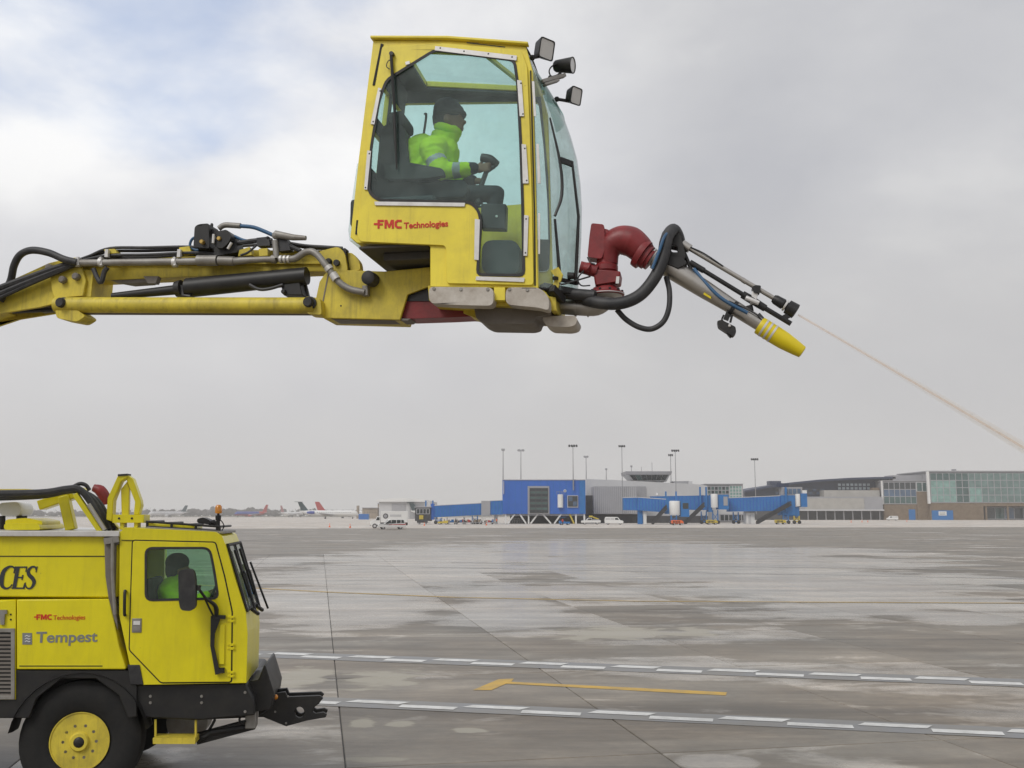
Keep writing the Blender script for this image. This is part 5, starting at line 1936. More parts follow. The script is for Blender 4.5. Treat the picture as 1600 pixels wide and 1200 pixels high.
# radiator drum seen below, ram and step
mb = MB()
mb.lathe(Q(292, 1128, 0.75), (0, 1, 0), [(0, 0.12), (0.01, 0.21), (0.4, 0.21)], 24)
tp(mb, 'air_tank', GALV)
mb = MB()
mb.bar(Q(308, 1154, 0.35), Q(398, 1130, 0.35), 0.12, 0.10)
mb.tube([Q(310, 1158, 0.3), Q(330, 1145, 0.3), Q(396, 1135, 0.3)], 0.035, 8)
mb.tube([Q(318, 1155, 0.32), Q(332, 1132, 0.32), Q(336, 1124, 0.32)], 0.014, 8)
tp(mb, 'axle_link', BLK)
mb = MB()
mb.box(Q(384, 1112, 0.25).x, Q(401, 1112, 0.25).x, 0.22, 0.4, Q(390, 1138, 0.25).z, Q(390, 1112, 0.25).z)
tp(mb, 'shock_mount', GALV, bevel=0.01)
mb = MB()
mb.tube([Q(378, 1118, 0.2), Q(374, 1124, 0.2), Q(378, 1130, 0.2), Q(384, 1126, 0.2)], 0.012, 6, 4)
tp(mb, 'tow_ring', BLK)
step = tp(MB().prism(T.xz([(242, 1150), (308, 1150), (308, 1159), (242, 1159)], 0.1), 0.0, 0.22), 'step', YELB, bevel=0.004)
for x in (243, 306):
    tp(MB().tube([Q(x, 1150, 0.1), Q(x, 1124, 0.1)], 0.012, 8), 'step_hanger', YELB, step)
# front bracket and tow hitch
mb = MB()
mb.prism(T.xz([(386, 1066), (404, 1062), (412, 1040), (415, 1040), (428, 1082), (424, 1108), (400, 1112), (386, 1090)], 0.25), 0.25, 1.2)
bracket = tp(mb, 'front_bracket', BLK, bevel=0.012)
mb = MB()
hp = [(424, 1084), (446, 1081), (449, 1089), (500, 1087), (505, 1091), (498, 1100), (490, 1106), (489, 1112), (493, 1115), (505, 1113), (511, 1116), (509, 1121), (480, 1126), (447, 1135), (405, 1118), (402, 1096)]
hole = [(468 + 7.5 * math.cos(a), 1113 + 8.5 * math.sin(a)) for a in [2 * math.pi * i / 18 for i in range(18)]]
mb.prism(T.xz(hp, 0.55), 0.55, 0.60, [T.xz(hole, 0.55)])
mb.prism(T.xz(hp, 0.55), 0.78, 0.83, [T.xz(hole, 0.55)])
hitch = tp(mb, 'tow_hitch', BLK, bevel=0.006)
mb = MB()
mb.box(Q(404, 1100, 0.6).x, Q(447, 1100, 0.6).x, 0.601, 0.779, Q(430, 1120, 0.6).z, Q(430, 1092, 0.6).z)
tp(mb, 'hitch_spacer', BLK, hitch)
for q in ((450, 1088, 0.545), (430, 1112, 0.545), (447, 1130, 0.545)):
    tp(MB().lathe(Q(*q), (0, -1, 0), [(0, 0.012), (0.008, 0.01)], 8), 'bolt', GALV, hitch)
tp(MB().ball(Q(430.5, 1089, 0.53), 0.028, 12), 'marker_light', ORG, hitch)
tp(MB().tube([Q(430, 1090, 0.53), Q(424, 1102, 0.5), Q(414, 1112, 0.45), Q(406, 1116, 0.4)], 0.007, 6, 4), 'light_cable', HOSE, hitch)

# wheels
TYRE = pbr('tyre_rubber', (0.011, 0.011, 0.011), 0.8, var=0.3, dirt=0.4, dirtcol=(0.03, 0.027, 0.024), dscale=9, bump=0.3, bscale=40)


def wheel(c, out, rim_mat=YELB, R0=0.52):
    """c: outer face centre; out: direction to the outside (local y sign)"""
    c = Vector(c)
    inn = Vector((0, -out, 0))
    mb = MB()
    pr = [(0.02, 0.276), (-0.0, 0.30), (-0.015, R0 * 0.78), (0.0, R0 * 0.93), (0.03, R0 * 0.995), (0.06, R0), (0.24, R0), (0.28, R0 * 0.97), (0.30, R0 * 0.8), (0.28, 0.3)]
    mb.lathe(c, inn, pr, 40)
    w = tp(mb, 'wheel', TYRE, smooth=35)
    mb = MB()
    R0 = 0.278 / 0.595
    mb.lathe(c, inn, [(0.0, R0 * 0.595), (-0.008, R0 * 0.60), (-0.008, R0 * 0.58), (0.02, R0 * 0.565), (0.055, R0 * 0.54), (0.06, R0 * 0.50), (0.035, R0 * 0.42), (0.04, R0 * 0.30), (0.025, R0 * 0.27), (0.02, R0 * 0.22), (-0.02, R0 * 0.19), (-0.03, R0 * 0.17), (-0.03, R0 * 0.02)], 40)
    tp(mb, 'rim', rim_mat, w, smooth=35)
    tp(MB().lathe(c + inn * -0.032, inn, [(-0.012, 0.03), (0, 0.05), (0.01, 0.055)], 16), 'hub_cap', BLK, w)
    for k in range(10):
        a = 2 * math.pi * k / 10
        q = c + inn * 0.03 + Vector((math.cos(a) * R0 * 0.33, 0, math.sin(a) * R0 * 0.33))
        tp(MB().lathe(q, inn * -1, [(0, 0.018), (0.03, 0.016)], 6), 'wheel_nut', BELLY, w)
    for k in range(2):
        a = math.pi * (0.02 + k)
        q = c + inn * 0.040 + Vector((math.cos(a) * R0 * 0.47, 0, math.sin(a) * R0 * 0.47))
        tp(MB().lathe(q, inn * -1, [(0, 0.03), (0.006, 0.03)], 10), 'rim_slot', SEAM, w)
    return w


wc = Q(125, 1147, 0.10)
zc = 0.57
dz = zc - 0.525
wheel((wc.x, 0.10, zc), -1, R0=zc)
wheel((wc.x, BWT - 0.1, zc), 1, R0=zc)
wheel((wc.x - 3.6, 0.10, zc), -1, R0=zc)
wheel((wc.x - 3.6, BWT - 0.1, zc), 1, R0=zc)
tp(MB().tube([(wc.x, 0.35, zc), (wc.x, BWT - 0.35, zc)], 0.07, 12), 'axle', BLK)
tp(MB().tube([(wc.x - 3.6, 0.35, zc), (wc.x - 3.6, BWT - 0.35, zc)], 0.07, 12), 'axle', BLK)
mb = MB()
mb.tube([(wc.x + 0.64 * math.cos(a), 0.16, zc + 0.66 * math.sin(a)) for a in [R(10 + i * 10) for i in range(17)]], 0.16, 6, flat=0.12)
tp(mb, 'fender', BLK)
mb = MB()
mb.prism(T.xz([(-60, 1047), (200, 1047), (214, 1072), (214, 1120), (200, 1122), (186, 1086), (150, 1060), (96, 1060), (58, 1090), (46, 1122), (-60, 1122)], 0.03), 0.02, 0.06)
tp(mb, 'wheel_arch', BLK, bevel=0.008)

# boom rest on the body roof: yellow A-shaped cradle
rest = None
for w in (0.25, 1.05):
    mb = MB()
    mb.prism(T.xz([(166, 812), (168, 778), (184, 743), (199, 742), (199, 746), (189, 752), (177, 782), (175, 815)], w), w, w + 0.14)
    mb.prism(T.xz([(199, 742), (207, 748), (219, 782), (220, 790), (216, 804), (208, 804), (210, 784), (197, 750)], w), w + 0.02, w + 0.14)
    mb.prism(T.xz([(187, 764), (197, 752), (200, 764), (199, 806), (188, 806)], w), w + 0.05, w + 0.12)
    o_ = tp(mb, 'boom_rest', YELT, bevel=0.008)
    rest = rest or o_
mb = MB()
mb.prism(T.xz([(176, 804), (225, 804), (225, 817), (175, 817)], 0.22), 0.22, 0.5)
mb.prism(T.xz([(186, 817), (192, 817), (192, 828), (186, 828)], 0.22), 0.25, 0.4)
mb.prism(T.xz([(208, 817), (214, 817), (214, 828), (208, 828)], 0.22), 0.25, 0.4)
tp(mb, 'rest_beam', YELT, rest, bevel=0.006)
for x in (186, 206):
    tp(MB().lathe(Q(x, 810, 0.219), (0, -1, 0), [(0, 0.012), (0.008, 0.01)], 8), 'bolt', BLK, rest)
tp(MB().prism(T.xz([(184, 741), (199, 740), (199, 743), (184, 744)], 0.24), 0.24, 0.4), 'rest_pad', RUB, rest)
# pipes and hose chute down from the deck
mb = MB()
mb.bar(Q(128, 764, 0.5), Q(184, 828, 0.5), 0.10, 0.05)
mb.bar(Q(118, 772, 0.3), Q(160, 834, 0.3), 0.08, 0.05)
tp(mb, 'pipe_chute', YELT, bevel=0.006)
for i, (dx, w, r_, m_) in enumerate(((0, 0.30, 0.035, HOSE), (7, 0.36, 0.03, HOSE), (13, 0.42, 0.026, HOSE))):
    mb = MB()
    mb.tube([Q(-60, 772 + i * 4, w), Q(60, 770 + i * 3, w), Q(104, 764 + i * 2, w), Q(124 + dx * 0.4, 765 + i * 2, w), Q(142 + dx, 785, w), Q(166 + dx, 828, w)], r_, 8, 5)
    tp(mb, 'hydraulic_hose', m_)
tp(MB().tube([Q(138, 788, 0.2), Q(164, 828, 0.2)], 0.022, 10), 'steel_pipe', STEEL)
mb = MB()
mb.tube([Q(112, 762, 0.4), Q(124, 756, 0.4), Q(134, 758, 0.4), Q(140, 766, 0.4)], 0.02, 8, 5)
tp(mb, 'hydraulic_hose', HOSE)
mb = MB()
mb.tube([Q(146, 762, 0.9), Q(156, 766, 0.9), Q(163, 776, 0.9), Q(166, 788, 0.9)], [0.04, 0.06, 0.06, 0.05], 10, 4)
tp(mb, 'red_pipe', RED)
# stowed equipment on the deck
mb = MB()
mb.prism(T.xz([(-300, 764), (40, 764), (110, 768), (110, 778), (40, 776), (-300, 778)], 0.6), 0.6, 0.9)
tp(mb, 'deck_beam', YELB, bevel=0.01)
mb = MB()
mb.prism(rounded(T.xz([(8, 812), (40, 809), (66, 814), (66, 821), (8, 822)], 0.3), 0.04, 3), 0.3, 0.9)
mb.prism(rounded(T.xz([(6, 818), (60, 818), (64, 828), (6, 828)], 0.2), 0.03, 3), 0.2, 1.0)
tp(mb, 'hatch_cover', YELT, bevel=0.02)
mb = MB()
mb.prism(rounded(T.xz([(-2, 786), (28, 784), (34, 796), (30, 806), (0, 806)], 0.8), 0.04, 3), 0.8, 1.2)
tp(mb, 'pump_housing', WHITE, bevel=0.02)
mb = MB()
for x in (4, 30, 38):
    mb.tube([Q(x, 806, 0.9), Q(x, 828, 0.9)], 0.03, 8)
tp(mb, 'pump_leg', BLK)
mb = MB()
mb.bar(Q(64, 790, 0.7), Q(118, 772, 0.7), 0.2, 0.10)
mb.bar(Q(100, 775, 0.6), Q(112, 828, 0.6), 0.12, 0.10)
tp(mb, 'deck_bracket', YELT, bevel=0.01)

# lettering
fmc('lettering', REDT, lower, T, 56, 968.5, 8.6, -0.002)
text('lettering', 'Technologies', 0.045, REDT, lower, Q(83, 968.5, -0.002), sx=0.9)
text('lettering', 'Tempest', 0.105, GREYT, lower, Q(56, 1004, -0.002), bold=0.0025, sx=1.1)
mb = MB()
mb.prism(T.xz([(35, 989), (50, 989), (50, 1007), (35, 1007)], -0.002), -0.004, -0.0005)
em = tp(mb, 'emblem', GREYT, lower)
for i in range(3):
    y = 993 + i * 4.2
    tp(MB().tube([Q(39, y + 1.5, -0.005), Q(42, y, -0.005), Q(45, y + 1.5, -0.005), Q(47.5, y + 0.6, -0.005)], 0.004, 5, 3), 'emblem_wave', WHITE, lower)
tp(MB().prism(T.xz([(30, 1053), (51, 1053), (51, 1058), (30, 1058)], 0.28), 0.285, 0.295), 'sticker', WHITE, chassis)
tp(MB().prism(T.xz([(32, 1073), (47, 1073), (39.5, 1062)], 0.28), 0.285, 0.295), 'warning_sticker', YELB, chassis)


def glyph(strokes, x0, y0, h_, sh):
    """serif letters as thick-and-thin ribbons in photo pixels"""
    mb = MB()
    for pts, wd in strokes:
        pts = [Vector((x0 + (x + sh * y) * h_, y0 - y * h_, 0)) for x, y in pts]
        n = len(pts)
        if n > 3:
            m0 = n
            pts = smooth_path(pts, 5)
            wv_ = []
            for i in range(len(pts)):
                t = i / (len(pts) - 1) * (m0 - 1)
                a = min(int(t), m0 - 2)
                wv_.append(wd[a] + (wd[a + 1] - wd[a]) * (t - a))
        else:
            wv_ = list(wd)
        L_, R_ = [], []
        for i, p in enumerate(pts):
            a, b3 = pts[max(i - 1, 0)], pts[min(i + 1, len(pts) - 1)]
            d = (b3 - a).normalized()
            nn_ = Vector((-d.y, d.x, 0)) * wv_[i] * h_ / 2
            L_.append(p + nn_)
            R_.append(p - nn_)
        for i in range(len(pts) - 1):
            poly = [(L_[i].x, L_[i].y), (L_[i + 1].x, L_[i + 1].y), (R_[i + 1].x, R_[i + 1].y), (R_[i].x, R_[i].y)]
            mb.prism(T.xz(poly, 0.036), 0.034 - random.random() * 0.0015, 0.039)
    return tp(mb, 'letter', INK, tank, smooth=0)


glyph([([(0.56, 0.86), (0.46, 0.98), (0.28, 0.98), (0.09, 0.80), (0.05, 0.48), (0.12, 0.15), (0.30, 0.02), (0.46, 0.06), (0.56, 0.20)], [0.04, 0.07, 0.10, 0.17, 0.20, 0.16, 0.09, 0.06, 0.04]), ([(0.56, 1.0), (0.55, 0.70)], [0.05, 0.05])], -2, 920, 35, 0.18)
glyph([([(0.14, 0.02), (0.14, 0.98)], [0.16, 0.16]), ([(0.02, 0.97), (0.54, 0.97)], [0.06, 0.06]), ([(0.02, 0.03), (0.56, 0.03)], [0.06, 0.06]), ([(0.2, 0.51), (0.42, 0.51)], [0.06, 0.06]), ([(0.53, 1.0), (0.52, 0.76)], [0.05, 0.03]), ([(0.55, 0.0), (0.57, 0.26)], [0.05, 0.03]), ([(0.42, 0.62), (0.42, 0.40)], [0.05, 0.05])], 17, 920, 35, 0.18)
glyph([([(0.44, 0.82), (0.36, 0.97), (0.20, 0.97), (0.09, 0.80), (0.16, 0.62), (0.34, 0.46), (0.44, 0.28), (0.36, 0.05), (0.18, 0.03), (0.06, 0.20)], [0.04, 0.07, 0.09, 0.13, 0.17, 0.18, 0.15, 0.09, 0.06, 0.04]), ([(0.45, 1.0), (0.44, 0.74)], [0.05, 0.03]), ([(0.04, 0.0), (0.06, 0.28)], [0.05, 0.03])], 36, 920, 35, 0.18)

# driver
dr = empty('person', T.o, T.a)
tag(dr, 'driver in lime hi-vis jacket and dark hood behind the side window of the truck cab', 'person')
DW = 0.50


def DP(x, y, w=0.0):
    return Q(x, y, DW + w)


dh = DP(279, 886)
dprims = [bal(dh, (0.10, 0.08, 0.12)), bal(dh + Vector((0.035, 0, -0.06)), (0.066, 0.06, 0.07)), bal(dh + Vector((0.09, 0, -0.075)), (0.02, 0.032, 0.022)),
          cap(dh + Vector((0.09, 0, -0.005)), dh + Vector((0.114, 0, -0.03)), 0.012, 0.016), cap(dh + Vector((0.093, -0.02, -0.055)), dh + Vector((0.093, 0.02, -0.055)), 0.011),
          cap(DP(272, 912), dh + Vector((-0.01, 0, -0.07)), 0.06), cap(DP(266, 935), DP(260, 990), 0.13, 0.14),
          cap(DP(262, 992, -0.1), DP(325, 988, -0.1), 0.08, 0.065), cap(DP(262, 992, 0.1), DP(325, 988, 0.1), 0.08, 0.065),
          cap(DP(326, 990, -0.1), DP(338, 1050, -0.1), 0.06, 0.045), cap(DP(326, 990, 0.1), DP(338, 1050, 0.1), 0.06, 0.045),
          cap(DP(262, 922, -0.2), DP(285, 955, -0.24), 0.055, 0.05), cap(DP(285, 955, -0.24), DP(326, 930, -0.16), 0.045, 0.034),
          cap(DP(262, 922, 0.2), DP(285, 955, 0.24), 0.055, 0.05), cap(DP(285, 955, 0.24), DP(326, 930, 0.14), 0.045, 0.034)]
for s_ in (-0.17, 0.15):
    dprims.append(bal(DP(331, 927, s_), (0.045, 0.03, 0.04)))
    for k in range(4):
        dprims.append(cap(DP(333, 923 + k * 2.6, s_), DP(338, 925 + k * 2.6, s_ + 0.025), 0.010, 0.009))
    dprims.append(cap(DP(330, 924, s_ + 0.02), DP(335, 920, s_ + 0.03), 0.012, 0.010))
db = remeshed(dprims, 'body', 0.012, [SKIN, PANTS], dr, 2, lambda c: 1 if c.z < DP(270, 972).z else 0)
dj = remeshed([cap(DP(268, 930), DP(260, 985), 0.165, 0.17), cap(DP(268, 918, -0.14), DP(268, 918, 0.14), 0.105), cap(DP(276, 908), DP(284, 905), 0.085, 0.08),
               cap(DP(262, 922, -0.2), DP(286, 952, -0.24), 0.085, 0.075), cap(DP(286, 952, -0.24), DP(322, 932, -0.17), 0.072, 0.055),
               cap(DP(262, 922, 0.2), DP(286, 952, 0.24), 0.085, 0.075), cap(DP(286, 952, 0.24), DP(322, 932, 0.15), 0.072, 0.055)], 'jacket', 0.014, [HIVIS, REFL], dr, 2,
              lambda c: 1 if DP(300, 930).x < c.x < DP(307, 930).x else 0, folds=0.009)
remeshed([bal(dh + Vector((-0.015, 0, 0.05)), (0.125, 0.108, 0.10)), bal(dh + Vector((-0.05, 0, -0.02)), (0.085, 0.10, 0.12))], 'hood', 0.012, NAVY, dr, 1)


# ------------------------------------------------------------------ the terminal side of the apron
BLUE = pbr('blue_panel', (0.022, 0.125, 0.50), 0.5, var=0.08, scale=0.4)
BLUE2 = pbr('blue_bridge_paint', (0.014, 0.15, 0.42), 0.5, var=0.15, scale=0.5)
LGREY = pbr('light_grey_panel', (0.52, 0.52, 0.53), 0.6, var=0.06, scale=0.2)
MGREY = pbr('mid_grey_panel', (0.33, 0.33, 0.35), 0.6, var=0.08, scale=0.3)
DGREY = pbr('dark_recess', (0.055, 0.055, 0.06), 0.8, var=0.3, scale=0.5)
BEIGE = pbr('beige_masonry', (0.33, 0.27, 0.21), 0.85, var=0.2, scale=0.3)
BRICK = pbr('brown_brickwork', (0.20, 0.15, 0.105), 0.9, var=0.25, scale=0.6)
CONCR = pbr('pale_concrete', (0.40, 0.385, 0.36), 0.8, var=0.12, scale=0.3)
NAVYR = pbr('navy_roof', (0.030, 0.042, 0.085), 0.5, var=0.15, scale=0.2)
FWHITE = pbr('far_white_paint', (0.74, 0.74, 0.73), 0.45, var=0.05, scale=0.5)
FBLK = pbr('far_black', (0.03, 0.03, 0.033), 0.6, var=0.2)
POLE = pbr('mast_steel', (0.30, 0.30, 0.31), 0.5, metal=0.3, var=0.08)
FORANGE = pbr('cone_orange', (0.75, 0.14, 0.03), 0.5, var=0.05)
FYEL = pbr('gse_yellow', (0.55, 0.42, 0.05), 0.5, var=0.15)
FRED = pbr('livery_red', (0.42, 0.035, 0.03), 0.4, var=0.05)
TEAL = pbr('livery_teal', (0.012, 0.05, 0.06), 0.4, var=0.1)
LBLUE = pbr('livery_blue', (0.035, 0.06, 0.30), 0.4, var=0.05)


def pane(name, col, rough=0.08):
    m = pbr(name, col, rough, var=0.35, scale=0.35, spec=0.8)
    return m


PANEG = pane('green_pane', (0.055, 0.105, 0.10))
PANEL = pane('pale_green_pane', (0.20, 0.34, 0.31))
PANEH = pane('mid_green_pane', (0.13, 0.20, 0.19))
PANED = pane('dark_pane', (0.022, 0.03, 0.035))
PANEB = pane('blue_pane', (0.07, 0.12, 0.20))
PANEW = pane('bright_pane', (0.42, 0.50, 0.55))


def wroot(name, px, Y, label, cat, group=None):
    p = at(px, 804, Y)
    r = empty(name, (p.x, Y, 0))
    return tag(r, label, cat, group)


def wb(mb_, name, mat, parent, **kw):
    o = mb_.build(name, mat, parent, **kw)
    if parent is not None and parent.parent is None and parent.type == 'EMPTY':
        o.location = -parent.location
    return o


def X(px, Y):
    return at(px, 800, Y).x


def Z(py, Y):
    return 0.0 if py is None else max(at(800, py, Y).z, 0.0)


def wbox(px0, px1, py0, py1, Y, dep, mb_=None, mi=0):
    mb_ = mb_ or MB()
    return mb_.box(X(px0, Y), X(px1, Y), Y, Y + dep, Z(py1, Y), Z(py0, Y), mi)


def wprism(pts, Y, dep, mb_=None):
    return (mb_ or MB()).prism([(X(x, Y), Z(y, Y)) for x, y in pts], Y, Y + dep)


def wbar(a, b2, Y, w, mb_=None, dy=0.0):
    mb_ = mb_ or MB()
    return mb_.bar((X(a[0], Y), Y + dy, Z(a[1], Y)), (X(b2[0], Y), Y + dy, Z(b2[1], Y)), w, w, up=(0, 1, 0))


def wpanes(root, px0, px1, py0, py1, Y, nx, ny, mats, gap=0.16, frame=None, name='pane', fw=0.0):
    """a field of separate panes set in a frame, each its own object"""
    x0, x1, z0, z1 = X(px0, Y), X(px1, Y), Z(py1, Y), Z(py0, Y)
    if frame is not None:
        mb_ = MB()
        dx, dz = (x1 - x0) / nx, (z1 - z0) / ny
        for i in range(nx + 1):
            mb_.box(x0 + i * dx - gap / 2, x0 + i * dx + gap / 2, Y - 0.12, Y + 0.05, z0 - gap / 2, z1 + gap / 2)
        for j in range(ny + 1):
            for i in range(nx):
                mb_.box(x0 + i * dx + gap / 2, x0 + (i + 1) * dx - gap / 2, Y - 0.10, Y + 0.05, z0 + j * dz - gap / 2, z0 + j * dz + gap / 2)
        fo = wb(mb_, 'window_frame', frame, root)
    else:
        fo = root
    for i in range(nx):
        for j in range(ny):
            m = mats(i, j) if callable(mats) else mats
            mb_ = MB()
            mb_.box(x0 + (x1 - x0) * i / nx + gap / 2, x0 + (x1 - x0) * (i + 1) / nx - gap / 2, Y - 0.06, Y + 0.0,
                    z0 + (z1 - z0) * j / ny + gap / 2, z0 + (z1 - z0) * (j + 1) / ny - gap / 2)
            wb(mb_, name, m, root, smooth=0)


# --- blue concourse end on white struts
YB = 300.0
r = wroot('concourse_building', 850, YB, 'tall blue concourse block raised on white diagonal struts', 'building')
mb = wbox(785, 915, 750, 803, YB, 26)
blk = wb(mb, 'wall', BLUE, r)
mb = MB()
for k in range(1, 13):                                  # standing seams of the cladding
    x = X(785 + k * 10, YB)
    mb.box(x - 0.05, x + 0.05, YB - 0.06, YB - 0.002, Z(803, YB), Z(750, YB))
wb(mb, 'cladding_seams', BLUE2, blk)
mb = MB()
wbox(784.5, 915.5, 748.8, 750.2, YB - 0.2, 26.4, mb)
wb(mb, 'parapet', LGREY, r)
wb(wbox(789, 912, 803, 806, YB + 0.5, 25, MB()), 'soffit_beam', MGREY, r)
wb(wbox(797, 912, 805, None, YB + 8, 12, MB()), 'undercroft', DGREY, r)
wpanes(r, 800, 816, 810, 817.4, YB + 7.5, 4, 1, PANED, 0.2, MGREY)
for a, b2 in (((790, 803), (790, 818.4)), ((826, 803), (826, 818.4)), ((900, 803), (900, 818.4)), ((913, 803), (913, 818.4)),
              ((793, 818.2), (804.5, 803)), ((812, 803), (822, 818.2)), ((829, 818.2), (840.5, 803)), ((848, 803), (861, 818.2)), ((866, 818.2), (877, 803))):
    wb(wbar(a, b2, YB, 0.45, MB(), 0.6), 'strut', FWHITE, r)
wb(wbar((890, 803), (897, 818.2), YB, 0.45, MB(), 0.6), 'strut', FYEL, r)
wb(wbox(824.5, 858.5, 759.5, 803.5, YB - 0.35, 0.33, MB()), 'window_surround', MGREY, r)
wpanes(r, 828, 856, 763, 801, YB - 0.42, 3, 9, lambda i, j: (PANED, PANEG)[j % 2], 0.16, DGREY)
wb(MB().lathe((X(875.5, YB), YB - 0.6, Z(793, YB)), (0, 0, 1), [(0, 0.85), (Z(773, YB) - Z(793, YB), 0.85), (Z(773, YB) - Z(793, YB) + 0.1, 0.7)], 16), 'stair_drum', FWHITE, r)
mb = MB()
for x in (870, 874, 878, 881):
    wbar((x, 773), (x, 768.5), YB, 0.10, mb, -1.0)
wbar((869, 768.6), (882, 768.6), YB, 0.10, mb, -1.2)
wb(mb, 'railing', POLE, r)
wb(wbox(886.5, 903.5, 774, 793, YB - 0.3, 0.28, MB()), 'window_surround', LGREY, r)
wpanes(r, 888, 902, 775.5, 791, YB - 0.38, 2, 2, lambda i, j: PANEB if (i + j) % 2 else PANED, 0.18, DGREY)
wb(MB().lathe((X(883, YB), YB - 0.02, Z(767, YB)), (0, -1, 0), [(0, 0.42), (0.08, 0.42)], 16), 'roundel', FWHITE, r)
wb(MB().box(X(882, YB), X(884, YB), YB - 0.16, YB - 0.10, Z(768, YB), Z(766, YB)), 'roundel_mark', FBLK, r)
wb(wbar((787, 752), (787, 772), YB, 0.22, MB(), -0.3), 'downpipe', LGREY, r)
wb(wbar((896.5, 750), (896.5, 766), YB, 0.22, MB(), -0.3), 'downpipe', LGREY, r)
wb(wbox(906, 914.5, 750.5, 802, YB - 0.03, 0.025, MB()), 'corner_panel', BLUE2, r)

# --- grey terminal behind it
YG = 332.0
r = wroot('terminal_building', 1010, YG, 'long light grey terminal wing behind the jet bridges', 'building')
wb(wprism([(916, 748.5), (962, 750), (1000, 752), (1092, 756.5), (1106, 759), (1106, 813), (916, 813)], YG, 30), 'wall', LGREY, r)
fb = wb(wbox(928, 996, 760, 803, YG - 10, 9.8, MB()), 'wall', MGREY, r)
mb = MB()
for k in range(22):
    x = X(929 + k * 3.05, YG - 10)
    mb.box(x - 0.06, x + 0.06, YG - 10.1, YG - 10.01, Z(802, YG - 10), Z(760.5, YG - 10))
wb(mb, 'cladding_ribs', LGREY, fb)
wb(wbox(916, 928, 774, 806, YG - 6, 5.8, MB()), 'link_corridor', DGREY, r)
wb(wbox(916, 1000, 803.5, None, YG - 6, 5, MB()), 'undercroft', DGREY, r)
wb(wbox(993, 1010, 760, 790, YG - 0.4, 0.35, MB()), 'wall_panel', MGREY, r)
for x in (989, 1027):
    wb(MB().ball((X(x, YG), YG - 0.3, Z(773, YG)), 0.5, 8), 'wall_lamp', FWHITE, r)
for (x0, x1) in ((1000, 1030), (1036, 1068), (1074, 1104)):
    wb(wbox(x0, x1, 760.5, 776, YG - 0.12, 0.1, MB()), 'wall_panel', LGREY, r)
wb(wprism([(1052, 752), (1078, 751.5), (1076, 757), (1056, 757)], YG + 4, 6), 'roof_unit', MGREY, r)
wb(wbox(1077, 1083, 752, 757, YG + 3, 4, MB()), 'roof_unit', LGREY, r)
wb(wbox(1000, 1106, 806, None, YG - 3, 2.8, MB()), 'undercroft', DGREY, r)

# --- ramp control tower cab on the roof
r = wroot('control_tower', 1013, YG + 6, 'low control tower cab with slanted dark windows on the grey roof', 'tower')
YT = YG + 6
mb = MB()
for (py, l, h_) in ():
    pass


def frustum(x0, x1, y0, y1, z0, X0, X1, Y0, Y1, z1, mb_):
    return mb_.hexa([(x0, y0, z0), (x1, y0, z0), (x0, y1, z0), (x1, y1, z0), (X0, Y0, z1), (X1, Y0, z1), (X0, Y1, z1), (X1, Y1, z1)])


wb(frustum(X(978, YT), X(1048, YT), YT - 3, YT + 12, Z(742, YT), X(977, YT), X(1049, YT), YT - 3.2, YT + 12, Z(737, YT), MB()), 'roof', MGREY, r)
wb(frustum(X(988, YT), X(1042, YT), YT - 0.2, YT + 9, Z(752.5, YT), X(979.5, YT), X(1046.5, YT), YT - 2.6, YT + 11, Z(742.1, YT), MB()), 'cab', LGREY, r)
nt = 7
for i in range(nt):
    a0, a1 = (i + 0.04) / nt, (i + 0.96) / nt
    bx0, bx1 = X(990, YT), X(1040, YT)
    tx0, tx1 = X(982.5, YT), X(1044, YT)
    z0, z1 = Z(750.5, YT), Z(742.8, YT)
    mb = MB()
    p = [(bx0 + (bx1 - bx0) * a0, YT - 0.75, z0), (bx0 + (bx1 - bx0) * a1, YT - 0.75, z0), (tx0 + (tx1 - tx0) * a1, YT - 2.62, z1), (tx0 + (tx1 - tx0) * a0, YT - 2.62, z1)]
    mb.add(p + [(x, y + 0.12, z) for x, y, z in p], [(0, 1, 2, 3), (7, 6, 5, 4), (0, 4, 5, 1), (1, 5, 6, 2), (2, 6, 7, 3), (3, 7, 4, 0)])
    wb(mb, 'pane', PANED if i != 1 else PANEG, r, smooth=0)
wb(wbar((1005, 737), (1005, 729), YT, 0.12, MB(), 3), 'antenna', POLE, r)
wb(wbar((1022, 737), (1022, 722), YT, 0.14, MB(), 3), 'antenna', POLE, r)

# --- glazed link right of the grey wing
YL = 345.0
r = wroot('glazed_hall', 1132, YL, 'small pale green glazed hall beyond the second jet bridge', 'building')
wb(wbox(1104, 1162, 757, None, YL + 0.2, 18, MB()), 'wall', LGREY, r)
wpanes(r, 1106, 1140, 760, 778, YL, 6, 3, lambda i, j: (PANED, PANEG)[(i + j) % 2], 0.28, MGREY)
wpanes(r, 1141, 1160, 759, 779, YL, 4, 4, lambda i, j: PANEL, 0.24, LGREY)
wb(wbox(1103, 1162.5, 755.8, 757, YL - 0.5, 19, MB()), 'roof', MGREY, r)
wpanes(r, 1125, 1165, 804, 814, YL - 0.1, 6, 1, PANED, 0.3, MGREY)
r = wroot('storage_shed', 1174, 300, 'small plain white shed under the long blue bridge tunnel', 'shed')
wb(wbox(1166, 1179, 801.5, None, 300, 4, MB()), 'wall', FWHITE, r)
wb(wbox(1165.5, 1179.5, 800.8, 801.6, 299.8, 4.4, MB()), 'roof', LGREY, r)
wb(wbox(1169, 1173, 805, None, 299.92, 0.07, MB()), 'door', LGREY, r)

